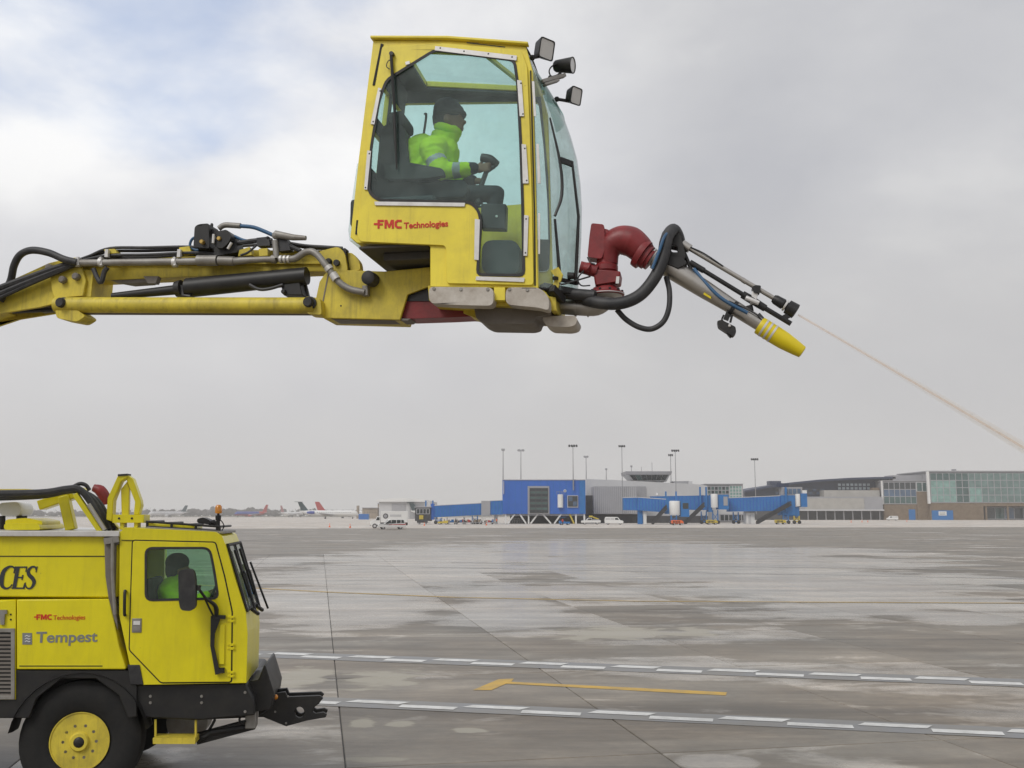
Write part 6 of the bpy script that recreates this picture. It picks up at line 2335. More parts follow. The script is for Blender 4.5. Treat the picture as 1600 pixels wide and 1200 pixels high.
# --- arched dark-blue terminal and the buildings to its right
YR = 520.0
r = wroot('main_terminal', 1290, YR, 'dark terminal hall with long arched navy roof', 'building')
arc = [(1165, 768), (1200, 761), (1240, 755), (1280, 751), (1330, 748), (1370, 746.8), (1402, 746.5)]
wb(wprism([(x, y + 1.5) for x, y in arc] + [(1402, 776), (1165, 776)], YR + 6, 40), 'wall', NAVYR, r)
rf = wb(wprism([(x, y - 1.5) for x, y in arc] + [(x, y + 1.5) for x, y in reversed(arc)], YR, 50), 'roof', NAVYR, r)
wpanes(r, 1310, 1362, 754.5, 766, YR + 5.8, 8, 2, PANEW, 0.7, NAVYR)
wpanes(r, 1212, 1290, 763, 773, YR + 5.8, 12, 2, lambda i, j: (PANEB, PANED)[(i + j) % 2], 0.6, NAVYR)
wb(wbox(1204, 1222, 751.5, 757.5, YR + 3, 6, MB()), 'roof_unit', NAVYR, r)
r = wroot('concourse_annex', 1320, YR - 6, 'low pale concrete annex with dark loading bays under the arched roof', 'building')
wb(wbox(1289, 1376, 766, 776, YR - 2, 8, MB()), 'upper_band', CONCR, r)
wb(wbox(1250, 1380, 776, 797, YR - 6, 10, MB()), 'wall', MGREY, r)
wb(wbox(1258, 1351, 778.5, 796, YR - 6.3, 0.28, MB()), 'wall_panel', CONCR, r)
wb(wbox(1250, 1382, 796, 798.2, YR - 7, 11, MB()), 'canopy', LGREY, r)
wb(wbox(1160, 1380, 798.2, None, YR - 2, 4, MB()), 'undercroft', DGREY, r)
for x in range(1262, 1380, 14):
    wb(wbox(x, x + 1.1, 798.2, None, YR - 6, 0.5, MB()), 'column', MGREY, r)
wb(wbox(1365, 1376, 762, 768, YR - 1, 4, MB()), 'roof_unit', BRICK, r)

r = wroot('glass_hall', 1416, YR - 4, 'lower dark glass hall with brick base and brick pillar', 'building')
YH = YR - 4
wb(wbox(1381, 1453, 752, 788, YH + 0.2, 30, MB()), 'wall', MGREY, r)
wpanes(r, 1382, 1433, 753.5, 787, YH, 6, 3, lambda i, j: (PANEG, PANED, PANEB)[(i * 3 + j * 2) % 3] if j != 1 else PANEB, 0.32, MGREY)
wpanes(r, 1434, 1452, 753.5, 768, YH, 2, 1, PANEG, 0.45, LGREY)
wb(wbox(1381, 1434, 788, None, YH + 0.1, 20, MB()), 'brick_base', BRICK, r)
wb(wbox(1434, 1453, 768, None, YH - 0.5, 20, MB()), 'brick_pillar', BRICK, r)
wb(wbox(1379.3, 1381.3, 751.5, 788, YH - 0.6, 1.0, MB()), 'corner_mullion', FWHITE, r)
wb(wbox(1398, 1446, 742.5, 751.8, YH + 4, 12, MB()), 'roof_unit', MGREY, r)
wb(wbox(1380, 1453, 750.6, 752, YH - 0.4, 30, MB()), 'roof', MGREY, r)
wb(wbox(1420, 1430, 796, None, YH - 0.05, 0.12, MB()), 'door', BLUE2, r)

r = wroot('glass_hall', 1540, YR - 8, 'tall pale green glass hall on brown brick base at the right edge', 'building')
YH = YR - 8
wb(wbox(1454, 1720, 737, 786, YH + 0.2, 40, MB()), 'wall', MGREY, r)


def hall_mat(i, j):
    if j == 3:
        return PANEG if i < 6 else PANEH
    if i < 4:
        return PANEL
    if i < 6:
        return PANEG
    return PANEL if (i in (6, 7) and j < 2) else PANEH  # pale and mid greens put a blurred reflection into the pane colour


wpanes(r, 1456, 1716, 739, 785, YH, 26, 4, hall_mat, 0.34, MGREY)
wb(wbox(1451.5, 1455, 736.5, 787, YH - 0.8, 1.2, MB()), 'corner_mullion', FWHITE, r)
wb(wbox(1452, 1721, 735.5, 737.2, YH - 0.6, 41, MB()), 'roof', MGREY, r)
wb(wbox(1493, 1498, 733, 735.6, YH + 5, 2, MB()), 'roof_unit', MGREY, r)
wb(wbox(1454, 1537, 786, None, YH + 0.1, 25, MB()), 'brick_base', BRICK, r)
wb(wbox(1537, 1720, 786, 791, YH + 0.1, 25, MB()), 'soffit_beam', BRICK, r)
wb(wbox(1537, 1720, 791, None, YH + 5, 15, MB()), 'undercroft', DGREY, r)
wpanes(r, 1540, 1718, 793, 811, YH + 4.9, 12, 1, lambda i, j: (PANED, PANEG, PANEB)[i % 3], 0.4, MGREY)
for x in (1540, 1574, 1608, 1642, 1676):
    wb(wbox(x, x + 2.4, 791, None, YH + 0.2, 0.8, MB()), 'column', BRICK, r)
bd = wb(wbox(1456, 1489, 797.5, None, YH - 0.1, 0.18, MB()), 'door_panel', BLUE2, r)
wb(wbox(1466.5, 1479, 799, 805.5, YH - 0.2, 0.08, MB()), 'sign_board', FWHITE, bd)
mb = MB()
for k in range(2):
    wbox(1468, 1477, 801 + k * 2.2, 801.9 + k * 2.2, YH - 0.25, 0.04, mb)
o = wb(mb, 'sign_print', MGREY, bd)

# --- hangar, beige sheds and container at the left
r = wroot('hangar', 626, 640, 'pale grey hangar with shallow white roof behind the catering truck', 'hangar')
wb(wbox(592, 672, 783, None, 640, 60, MB()), 'wall', LGREY, r)
wb(wprism([(588, 781), (606, 779), (630, 778), (650, 779), (664, 781), (664, 784), (588, 784)], 638, 64), 'roof', FWHITE, r)
wb(wbox(612, 634, 787, None, 639.8, 0.15, MB()), 'hangar_door', MGREY, r)
wb(wbox(640, 662, 789, None, 639.8, 0.15, MB()), 'hangar_door', MGREY, r)
r = wroot('masonry_building', 588, 680, 'stepped beige masonry building left of the hangar', 'building')
wb(wbox(566, 590, 794, None, 680, 20, MB()), 'wall', BEIGE, r)
wb(wbox(590, 614, 787, None, 684, 20, MB()), 'wall', BEIGE, r)
wb(wbox(557, 560, 790, None, 682, 4, MB()), 'chimney', BEIGE, r)
wpanes(r, 592, 612, 790, 796, 683.9, 5, 1, PANED, 1.4)
wpanes(r, 568, 588, 798, 803, 679.9, 5, 1, PANED, 1.4)
wb(wbox(565.5, 590.5, 793, 794.2, 679, 22, MB()), 'roof', MGREY, r)
wb(wbox(589.5, 614.5, 786, 787.2, 683, 22, MB()), 'roof', MGREY, r)
r = wroot('cargo_container', 568, 560, 'plain blue cargo container beyond the white airliner', 'container')
co = wb(wbox(560.5, 576, 803, None, 560, 3, MB()), 'shell', BLUE2, r)
for k in range(6):
    wb(wbox(561.5 + k * 2.4, 562.3 + k * 2.4, 803.3, None, 559.9, 0.09, MB()), 'rib', BLUE, r)
wb(wbox(588, 604, 790, 800, 690, 5, MB()), 'vent_hood', LGREY, r) if False else None


# --- jet bridges
def stairs(root, a, b2, Y, w=0.9, mat=None):
    p0 = Vector((X(a[0], Y), Y, Z(a[1], Y)))
    p1 = Vector((X(b2[0], Y), Y, Z(b2[1], Y)))
    mb_ = MB()
    for dy in (0.0, w):
        mb_.bar(p0 + Vector((0, dy, 0)), p1 + Vector((0, dy, 0)), 0.12, 0.6)
        mb_.bar(p0 + Vector((0, dy, 1.0)), p1 + Vector((0, dy, 1.0)), 0.09, 0.09)
        mb_.bar(p0 + Vector((0, dy, 0.6)), p1 + Vector((0, dy, 0.6)), 0.05, 0.3)
        for t in (0.0, 0.33, 0.66, 1.0):
            q = p0.lerp(p1, t) + Vector((0, dy, 0))
            mb_.bar(q, q + Vector((0, 0, 1.0)), 0.06, 0.06)
    n = 12
    for i in range(n):
        q = p0.lerp(p1, (i + 0.5) / n)
        mb_.box(q.x - 0.14, q.x + 0.14, Y + 0.07, Y + w - 0.07, q.z + 0.02, q.z + 0.07)
    return wb(mb_, 'stairs', mat or FBLK, root)


def tunnel(root, a, b2, hpx, Y0, Y1, wd=3.0, ribs=12):
    """sloping box tunnel: a, b2 are top edge pixels, hpx its height in pixels at each end"""
    v = []
    for (px, py, hh, Y) in ((a[0], a[1], hpx[0], Y0), (b2[0], b2[1], hpx[1], Y1)):
        x, z1, z0 = X(px, Y), Z(py, Y), Z(py + hh, Y)
        v.append((x, Y, z0, z1))
    (xa, ya, za0, za1), (xb, yb, zb0, zb1) = v
    mb_ = MB().hexa([(xa, ya, za0), (xb, yb, zb0), (xa, ya + wd, za0), (xb, yb + wd, zb0), (xa, ya, za1), (xb, yb, zb1), (xa, ya + wd, za1), (xb, yb + wd, zb1)])
    t = wb(mb_, 'tunnel', BLUE2, root)
    for i in range(ribs):
        s_ = (i + 0.5) / ribs
        x, y = xa + (xb - xa) * s_, ya + (yb - ya) * s_
        z0, z1 = za0 + (zb0 - za0) * s_, za1 + (zb1 - za1) * s_
        wb(MB().box(x - 0.09, x + 0.09, y - 0.10, y - 0.005, z0 + 0.05, z1 - 0.05), 'rib', BLUE, t)
    wb(MB().hexa([(xa, ya - 0.06, za1), (xb, yb - 0.06, zb1), (xa, ya + wd, za1), (xb, yb + wd, zb1), (xa, ya - 0.06, za1 + 0.2), (xb, yb - 0.06, zb1 + 0.2), (xa, ya + wd, za1 + 0.2), (xb, yb + wd, zb1 + 0.2)]), 'tunnel_roof', LGREY, t)
    return t


def drum(root, px0, px1, py0, py1, Y, mat=FWHITE, name='rotunda'):
    r_ = (X(px1, Y) - X(px0, Y)) / 2
    return wb(MB().lathe(((X(px0, Y) + X(px1, Y)) / 2, Y + r_, Z(py1, Y)), (0, 0, 1), [(0, r_ * 0.96), (0.1, r_), (Z(py0, Y) - Z(py1, Y), r_), (Z(py0, Y) - Z(py1, Y) + 0.25, r_ * 0.9)], 20), name, mat, root)


def bogie(root, px, py_top, Y, mat=BLUE2):
    x, zt = X(px, Y), Z(py_top, Y)
    mb_ = MB()
    mb_.box(x - 0.9, x - 0.6, Y + 0.3, Y + 0.6, 0.8, zt)
    mb_.box(x + 0.6, x + 0.9, Y + 0.3, Y + 0.6, 0.8, zt)
    mb_.box(x - 1.2, x + 1.2, Y + 0.2, Y + 0.7, 0.5, 0.9)
    mb_.bar((x - 0.8, Y + 0.45, 0.9), (x + 0.8, Y + 0.45, zt * 0.8), 0.15, 0.15)
    mb_.bar((x + 0.8, Y + 0.45, 0.9), (x - 0.8, Y + 0.45, zt * 0.8), 0.15, 0.15)
    l = wb(mb_, 'support_leg', mat, root)
    for s_ in (-0.75, 0.75):
        wb(MB().lathe((x + s_, Y + 0.05, 0.55), (0, 1, 0), [(0, 0.4), (0.05, 0.53), (0.35, 0.53), (0.4, 0.4)], 16), 'tyre', FBLK, l)
    return l


YJ = 288.0
r = wroot('jet_bridge', 730, YJ, 'blue jet bridge sloping left from the blue concourse block to a dark grey cab', 'jet bridge')
tunnel(r, (677, 790.5), (752, 786.5), (18, 18), YJ, YJ, 3.2, 16)
tunnel(r, (766, 783), (785, 782), (21, 22), YJ - 0.4, YJ - 0.4, 4.0, 4)
wb(wbox(752, 766, 782.5, 806, YJ - 0.6, 4.4, MB()), 'tunnel_joint', MGREY, r)
jc = wb(wbox(648.5, 673, 793, 814, YJ - 0.8, 5, MB()), 'bridge_cab', DGREY, r)
wb(wbox(647.5, 674, 791.5, 793, YJ - 1.1, 5.6, MB()), 'cab_roof', MGREY, jc)
wpanes(r, 651, 671, 795, 803, YJ - 0.85, 4, 1, PANED, 0.2, MGREY)
wb(wbox(655, 661.5, 805, 811.5, YJ - 0.95, 0.1, MB()), 'notice_board', FYEL, jc)
wb(wbox(673, 677.5, 787, 812, YJ - 0.3, 4, MB()), 'bellows', BLUE, r)
for x in (665, 676):
    wb(wbar((x, 782), (x, 793), YJ, 0.35, MB(), 0.5), 'lift_mast', BLUE2, r)
bogie(r, 685, 809, YJ)
bogie(r, 742, 806, YJ)
wb(wbar((775, 804), (775, 818.8), YJ, 1.0, MB(), 1.5), 'support_column', LGREY, r)

YJ = 282.0
r = wroot('jet_bridge', 1030, YJ, 'short blue jet bridge with large white rotunda in front of the grey wing', 'jet bridge')
tunnel(r, (975, 778), (997, 777.5), (19, 20), YJ + 1, YJ + 0.5, 3.4, 4)
tunnel(r, (997, 777.5), (1041, 780.5), (20, 20), YJ, YJ - 2, 3.4, 9)
drum(r, 1047, 1064.5, 784, 804.5, YJ - 3.5)
wb(wbox(1041, 1048, 781, 803, YJ - 2, 3.6, MB()), 'tunnel_joint', BLUE2, r)
wb(wbox(1064, 1077, 782.5, 807.5, YJ - 3, 3.5, MB()), 'bridge_cab', BLUE2, r)
wb(wbox(1067, 1076, 786, 795, YJ - 3.08, 0.06, MB()), 'cab_window', PANED, r)
for x in (1040, 1056):
    wb(wbar((x, 768), (x, 784), YJ, 0.4, MB(), -1.0), 'lift_mast', BLUE2, r)
wb(wbar((1008, 797), (1008, 819), YJ, 0.9, MB(), 1.0), 'support_column', FWHITE, r)
wb(wbar((1001, 797), (1001, 819), YJ, 1.3, MB(), 1.5), 'support_column', BLUE2, r)
bogie(r, 1053, 805, YJ - 4)
stairs(r, (1019, 819), (1042, 794), YJ - 3.5)

r = wroot('jet_bridge', 1100, YJ + 14, 'middle blue jet bridge with slim white rotunda and tall twin posts', 'jet bridge')
YJ2 = YJ + 14
tunnel(r, (1018, 775.5), (1108, 774), (20, 23), YJ2 + 3, YJ2, 3.4, 14)
drum(r, 1112, 1123, 773, 793, YJ2 - 1.5)
wb(wbox(1107, 1113, 774, 800, YJ2, 3.4, MB()), 'tunnel_joint', BLUE2, r)
wb(wbox(1123, 1139, 773, 796, YJ2 - 0.5, 4, MB()), 'bridge_cab', BLUE2, r)
wb(wbox(1131, 1137.5, 776, 790, YJ2 - 0.6, 0.08, MB()), 'cab_window', MGREY, r)
for x in (1094, 1103.5):
    wb(wbar((x, 761), (x, 792), YJ2, 0.45, MB(), -0.6), 'lift_mast', BLUE2, r)
bogie(r, 1100, 799, YJ2 - 2)
bogie(r, 1118, 797, YJ2)
stairs(r, (1070, 819.3), (1101, 790), YJ2 - 4)

r = wroot('jet_bridge', 1205, YJ2 + 4, 'long ribbed blue jet bridge on the right ending in a tall grey-framed cab', 'jet bridge')
YJ3 = YJ2 + 4
tunnel(r, (1139, 778.5), (1222, 775), (21, 23), YJ3, YJ3 - 4, 3.4, 16)
wb(wbox(1221, 1243, 774, 805, YJ3 - 4.5, 4.4, MB()), 'bridge_cab', BLUE2, r)
drum(r, 1244.5, 1252, 773, 791, YJ3 - 5)
wb(wbox(1252, 1262, 771, 792, YJ3 - 4.5, 4, MB()), 'cab_end', BLUE2, r)
fr_ = wb(wbox(1224, 1255, 761, 774, YJ3 - 4, 4, MB()), 'cab_frame', MGREY, r)
wpanes(r, 1226, 1253, 763, 772.5, YJ3 - 4.1, 4, 1, PANEB, 0.3)
wb(wbox(1215, 1234, 755, 761, YJ3 - 3, 4, MB()), 'roof_unit', NAVYR, r)
wb(wbox(1255, 1262, 766, 771, YJ3 - 4.2, 0.3, MB()), 'cab_sign', FWHITE, r)
wb(wbar((1222, 762), (1222, 800), YJ3, 0.5, MB(), -4.8), 'lift_mast', BLUE2, r)
wb(wbox(1228, 1249, 792, 807, YJ3 - 4, 3, MB()), 'machinery_box', BLUE2, r)
wb(wbox(1230, 1238, 799, 805, YJ3 - 4.2, 0.2, MB()), 'access_panel', LGREY, r)
bogie(r, 1228, 800, YJ3 - 5)
bogie(r, 1245, 806, YJ3 - 5, FYEL)
bogie(r, 1150, 800, YJ3)
stairs(r, (1182, 818.3), (1237, 788), YJ3 - 6)


# --- floodlight masts
def mast(px, py_top, py_base, Y, label, heads=4, r0=0.16, headw=5.0, two=False):
    rt = wroot('floodlight_mast', px, Y, label, 'light mast', 'floodlight masts along the terminal')
    zt = Z(py_top, Y)
    x = X(px, Y)
    wb(MB().tube([(x, Y, Z(py_base, Y)), (x, Y, zt)], [r0, r0 * 0.55], 8), 'pole', POLE, rt)
    if heads:
        hw = headw * Y / FPX
        wb(MB().box(x - hw / 2, x + hw / 2, Y - 0.08, Y + 0.08, zt - 0.08, zt + 0.08), 'crossarm', POLE, rt)
        for i in range(heads):
            hx = x - hw / 2 + hw * (i + 0.5) / heads
            s_ = hw / heads * 0.36
            wb(MB().hexa([(hx - s_, Y - 0.5, zt - 0.42), (hx + s_, Y - 0.5, zt - 0.42), (hx - s_, Y + 0.1, zt - 0.05), (hx + s_, Y + 0.1, zt - 0.05),
                          (hx - s_, Y - 0.4, zt + 0.08), (hx + s_, Y - 0.4, zt + 0.08), (hx - s_, Y + 0.2, zt + 0.35), (hx + s_, Y + 0.2, zt + 0.35)]), 'floodlight', FBLK if heads > 2 else POLE, rt)
    return rt


mast(786, 702.5, 750, YB + 2, 'thin light mast at the left corner of the blue block', 2, headw=6)
mast(814, 703.5, 750, YB + 20, 'faint T-shaped light mast rising from the middle of the blue roof', 2, headw=12)
mast(896, 696.5, 766, YB - 0.8, 'tall four-lamp floodlight mast at the right end of the blue block', 4, headw=15)
mast(916.5, 713.5, 751, YB + 40, 'smaller T-shaped mast just right of the blue block', 2, headw=8)
mast(948, 733, 752, YG + 14, 'short lamp post on the grey roof left of the tower cab', 1, headw=4)
mast(973, 697, 803, YG - 12, 'tall floodlight mast standing before the grey wall left of the tower', 4, headw=11)
mast(987.5, 728.5, 752, YG + 20, 'short lamp post just left above the tower cab', 1, headw=4)
mast(1049.5, 711, 760, YG + 2, 'shorter mast of the close pair right of the tower cab', 3, headw=8)
mast(1057, 704, 805, YG - 8, 'taller mast of the close pair right of the tower cab', 4, headw=13)
mast(1181.5, 717.5, 803, YG + 10, 'lone floodlight mast above the long right jet bridge', 4, headw=12)


# --- airliners
def lib_ring(x, rr_, zc_, n=16):
    return [(x, rr_ * math.cos(2 * math.pi * i / n), zc_ + rr_ * math.sin(2 * math.pi * i / n)) for i in range(n)]


def airliner(px, Y, yaw, label, L=35.0, rad=1.85, body=FWHITE, belly=None, fin_m=TEAL, stab_m=None, ttail=False, tail_body=None, eng='wing', fin_h=7.0, mark=None):
    """nose along local +x; stands on its wheels"""
    p = at(px, 804, Y)
    rt = empty('airliner', (p.x, Y, 0), yaw)
    tag(rt, label, 'airplane')
    zc = rad + 1.75
    st = [(0.5, 0.06, -0.5), (0.485, 0.45, -0.35), (0.46, 0.8, -0.12), (0.42, 1.0, 0), (0.30, 1, 0), (0.1, 1, 0), (-0.1, 1, 0), (-0.24, 1, 0), (-0.33, 0.86, 0.14), (-0.42, 0.52, 0.42), (-0.49, 0.16, 0.72), (-0.5, 0.05, 0.76)]
    n = 16
    vv, ff = [], []
    for (t, k, dz_) in st:
        vv += lib_ring(t * L, rad * k, zc + dz_ * rad, n)
    for i in range(len(st) - 1):
        for j in range(n):
            ff.append((i * n + j, i * n + (j + 1) % n, (i + 1) * n + (j + 1) % n, (i + 1) * n + j))
    ff += [tuple(reversed(range(n))), tuple((len(st) - 1) * n + j for j in range(n))]
    mb_ = MB()
    mb_.add(vv, ff)
    mats = [body, belly or body, tail_body or body]
    fo = mb_.build('fuselage', mats, rt, smooth=60)
    for pl in fo.data.polygons:
        c = pl.center
        if c.z < zc - rad * 0.45:
            pl.material_index = 1
        if tail_body and c.x < -0.27 * L:
            pl.material_index = 2
    for k in range(int(L * 0.62 / 1.4)):
        x = 0.36 * L - k * 1.4
        for sy in (-1, 1):
            MB().box(x - 0.2, x + 0.2, sy * rad * 0.962 - 0.06, sy * rad * 0.962 + 0.06, zc + 0.35, zc + 0.78).build('window', PANED, fo)
    MB().hexa([(0.468 * L, -0.95, zc + 0.25), (0.478 * L, -0.7, zc + 0.1), (0.468 * L, 0.95, zc + 0.25), (0.478 * L, 0.7, zc + 0.1), (0.452 * L, -0.9, zc + 0.85), (0.466 * L, -0.7, zc + 0.55), (0.452 * L, 0.9, zc + 0.85), (0.466 * L, 0.7, zc + 0.55)]).build('cockpit_window', PANED, fo)
    span = L * 0.42
    for sy in (-1, 1):
        mb_ = MB()
        z0 = zc - rad * 0.65
        mb_.hexa([(-0.10 * L, sy * rad * 0.6, z0), (0.09 * L, sy * rad * 0.6, z0), (-0.17 * L, sy * span, z0 + 1.3), (-0.12 * L, sy * span, z0 + 1.3),
                  (-0.10 * L, sy * rad * 0.6, z0 + 0.45), (0.09 * L, sy * rad * 0.6, z0 + 0.45), (-0.17 * L, sy * span, z0 + 1.42), (-0.12 * L, sy * span, z0 + 1.42)])
        mb_.build('wing', LGREY, rt, smooth=0)
    ztop = zc + rad * 0.8
    fm = MB()
    x0, x1 = -0.335 * L, -0.47 * L
    fm.prism([(x0, ztop - 0.1), (x1, ztop - 0.1), (x1 - 0.055 * L, ztop + fin_h), (x1 - 0.055 * L + 0.07 * L, ztop + fin_h)], -0.16, 0.16)
    fn = fm.build('tail_fin', fin_m, rt, smooth=0)
    if mark:
        mark(fn, x0, x1, ztop, fin_h, L)
    zs = ztop + fin_h if ttail else zc + rad * 0.45
    xs = x1 - 0.03 * L if ttail else -0.44 * L
    for sy in (-1, 1):
        MB().hexa([(xs - 0.04 * L, sy * 0.1, zs), (xs + 0.06 * L, sy * 0.1, zs), (xs - 0.075 * L, sy * L * 0.16, zs + 0.2), (xs - 0.035 * L, sy * L * 0.16, zs + 0.2),
                   (xs - 0.04 * L, sy * 0.1, zs + 0.25), (xs + 0.06 * L, sy * 0.1, zs + 0.25), (xs - 0.075 * L, sy * L * 0.16, zs + 0.32), (xs - 0.035 * L, sy * L * 0.16, zs + 0.32)]).build('stabiliser', stab_m or fin_m if ttail else LGREY, rt, smooth=0)
    for sy in (-1, 1):
        if eng == 'wing':
            MB().lathe((0.13 * L, sy * L * 0.15, zc - rad * 1.05), (-1, 0, 0), [(0, 0.8), (0.1, 1.0), (1.6, 1.02), (3.4, 0.62), (3.6, 0.3)], 16).build('engine', body if belly is None else belly, rt)
        else:
            MB().lathe((-0.24 * L, sy * (rad + 0.9), zc + 0.45), (-1, 0, 0), [(0, 0.75), (0.1, 0.9), (2.4, 0.95), (4.6, 0.62), (4.8, 0.3)], 16).build('engine', LBLUE if eng == 'tail_blue' else body, rt)
    for (x, sy) in ((0.40 * L, 0.0), (-0.06 * L, 2.4), (-0.06 * L, -2.4)):
        g_ = MB().tube([(x, sy, zc - rad * 0.8), (x, sy, 0.4)], 0.13, 8).build('landing_gear', POLE, rt)
        MB().lathe((x, sy - 0.35, 0.5), (0, 1, 0), [(0, 0.4), (0.06, 0.5), (0.64, 0.5), (0.7, 0.4)], 14).build('gear_wheel', FBLK, g_)
    return rt


def a_mark(fn, x0, x1, zt, fh, L):
    xm = x1 - 0.005 * L
    t = text('lettering', 'a', fh * 0.50, FWHITE, fn, Vector((xm - 0.045 * L, -0.17, zt + fh * 0.20)), bold=0.05, depth=0.01)


airliner(514, 650, R(8), 'white airliner with T-tail, teal fin and blue engine, nose to the right', L=38, rad=1.85, eng='tail_blue', ttail=True, fin_h=5.6, mark=a_mark, belly=FWHITE)
airliner(541, 770, R(20), 'airliner mostly hidden behind the white T-tail jet, its red fin showing', L=46, rad=1.9, fin_m=FRED, fin_h=7.2, stab_m=FRED)
airliner(392, 1020, R(180 + 32), 'small blue airliner with red belly and red tail, nose to the left', L=34, rad=2.0, body=LBLUE, belly=FRED, fin_m=FRED, tail_body=FRED, fin_h=7.4)
airliner(262, 980, R(180 + 40), 'pale grey airliner with dark fin just above the truck roof rack', L=38, rad=2.0, body=LGREY, fin_m=TEAL, fin_h=6.4)
airliner(456, 1000, R(60), 'distant white airliner with pinkish fin between the blue and the white jets', L=32, rad=1.8, fin_m=pbr('livery_pink', (0.45, 0.22, 0.22), 0.5), fin_h=6.5)
airliner(688, 640, R(8), 'airliner hidden behind the catering truck, only its teal T-tail showing', L=38, rad=1.85, eng='tail_blue', ttail=True, fin_h=5.0, mark=None)


# --- ground vehicles
def vehicle(name, label, cat, px, Y, yaw, parts_fn, group=None):
    p = at(px, 804, Y)
    rt = empty(name, (p.x, Y, 0), yaw)
    tag(rt, label, cat, group)
    parts_fn(rt)
    return rt


def wheels4(rt, xs, w, rad=0.36, rim=LGREY):
    for x in xs:
        for sy in (-1, 1):
            k = MB().lathe((x, sy * (w / 2 + 0.01), rad), (0, -sy, 0), [(0, rad * 0.62), (-0.01, rad * 0.7), (0.0, rad * 0.92), (0.03, rad), (0.22, rad), (0.25, rad * 0.9)], 18).build('wheel', FBLK, rt)
            MB().lathe((x, sy * (w / 2 + 0.015), rad), (0, -sy, 0), [(0, rad * 0.55), (0.05, rad * 0.6)], 14).build('rim', rim, k)


def suv(rt, stripe=True):
    w = 1.95
    lo = [(-2.55, 0.45), (-2.6, 0.75), (-2.55, 1.05), (2.05, 1.02), (2.45, 0.98), (2.6, 0.85), (2.62, 0.5), (2.5, 0.38), (-2.45, 0.38)]
    MB().prism(lo, -w / 2, w / 2).build('body', FWHITE, rt, bevel=0.06)
    up = [(-2.5, 1.04), (-2.38, 1.45), (-2.25, 1.82), (-1.9, 1.9), (0.35, 1.88), (0.65, 1.78), (1.35, 1.10), (1.4, 1.03)]
    MB().prism(up, -w / 2 + 0.06, w / 2 - 0.06).build('cabin', FWHITE, rt, bevel=0.06)
    for sy in (-1, 1):
        y0 = sy * (w / 2 - 0.055)
        for q in ([(0.25, 1.14), (0.22, 1.72), (0.55, 1.68), (1.12, 1.16)], [(-0.75, 1.14), (-0.75, 1.74), (0.1, 1.74), (0.12, 1.14)], [(-1.6, 1.16), (-1.6, 1.74), (-0.88, 1.74), (-0.88, 1.14)], [(-2.3, 1.2), (-2.15, 1.72), (-1.72, 1.74), (-1.72, 1.16)]):
            MB().prism(q, y0 - 0.012, y0 + 0.012).build('side_window', PANED, rt)
        if stripe:
            MB().prism([(-2.5, 0.80), (-2.5, 1.0), (-0.6, 0.98), (0.6, 0.86), (0.6, 0.80), (-0.6, 0.84)], sy * (w / 2 + 0.003) - 0.004, sy * (w / 2 + 0.003) + 0.004).build('stripe', FRED, rt)
        MB().box(2.56, 2.64, sy * 0.75 - 0.17, sy * 0.75 + 0.17, 0.72, 0.88).build('headlight', LENS, rt)
        MB().box(-2.62, -2.54, sy * 0.85 - 0.09, sy * 0.85 + 0.09, 0.85, 1.2).build('tail_light', FRED, rt)
        MB().box(0.95, 1.15, sy * (w / 2 + 0.12) - 0.1, sy * (w / 2 + 0.12) + 0.1, 1.08, 1.25).build('mirror', FBLK, rt)
    MB().hexa([(1.33, -0.8, 1.14), (1.35, 0.8, 1.14), (1.33 - .02, -0.8, 1.14), (1.3, 0.8, 1.14), (0.72, -0.74, 1.74), (0.72, 0.74, 1.74), (0.66, -0.74, 1.74), (0.66, 0.74, 1.74)]).build('windshield', PANED, rt, smooth=0)
    MB().box(2.56, 2.63, -0.5, 0.5, 0.62, 0.88).build('grille', FBLK, rt)
    MB().box(2.55, 2.70, -0.95, 0.95, 0.38, 0.56).build('bumper', LGREY, rt, bevel=0.04)
    wheels4(rt, (-1.6, 1.65), w - 0.1, 0.37)


vehicle('suv', 'white airport SUV with red side stripe in front of the catering truck', 'car', 612, 190, R(180 + 14), suv)


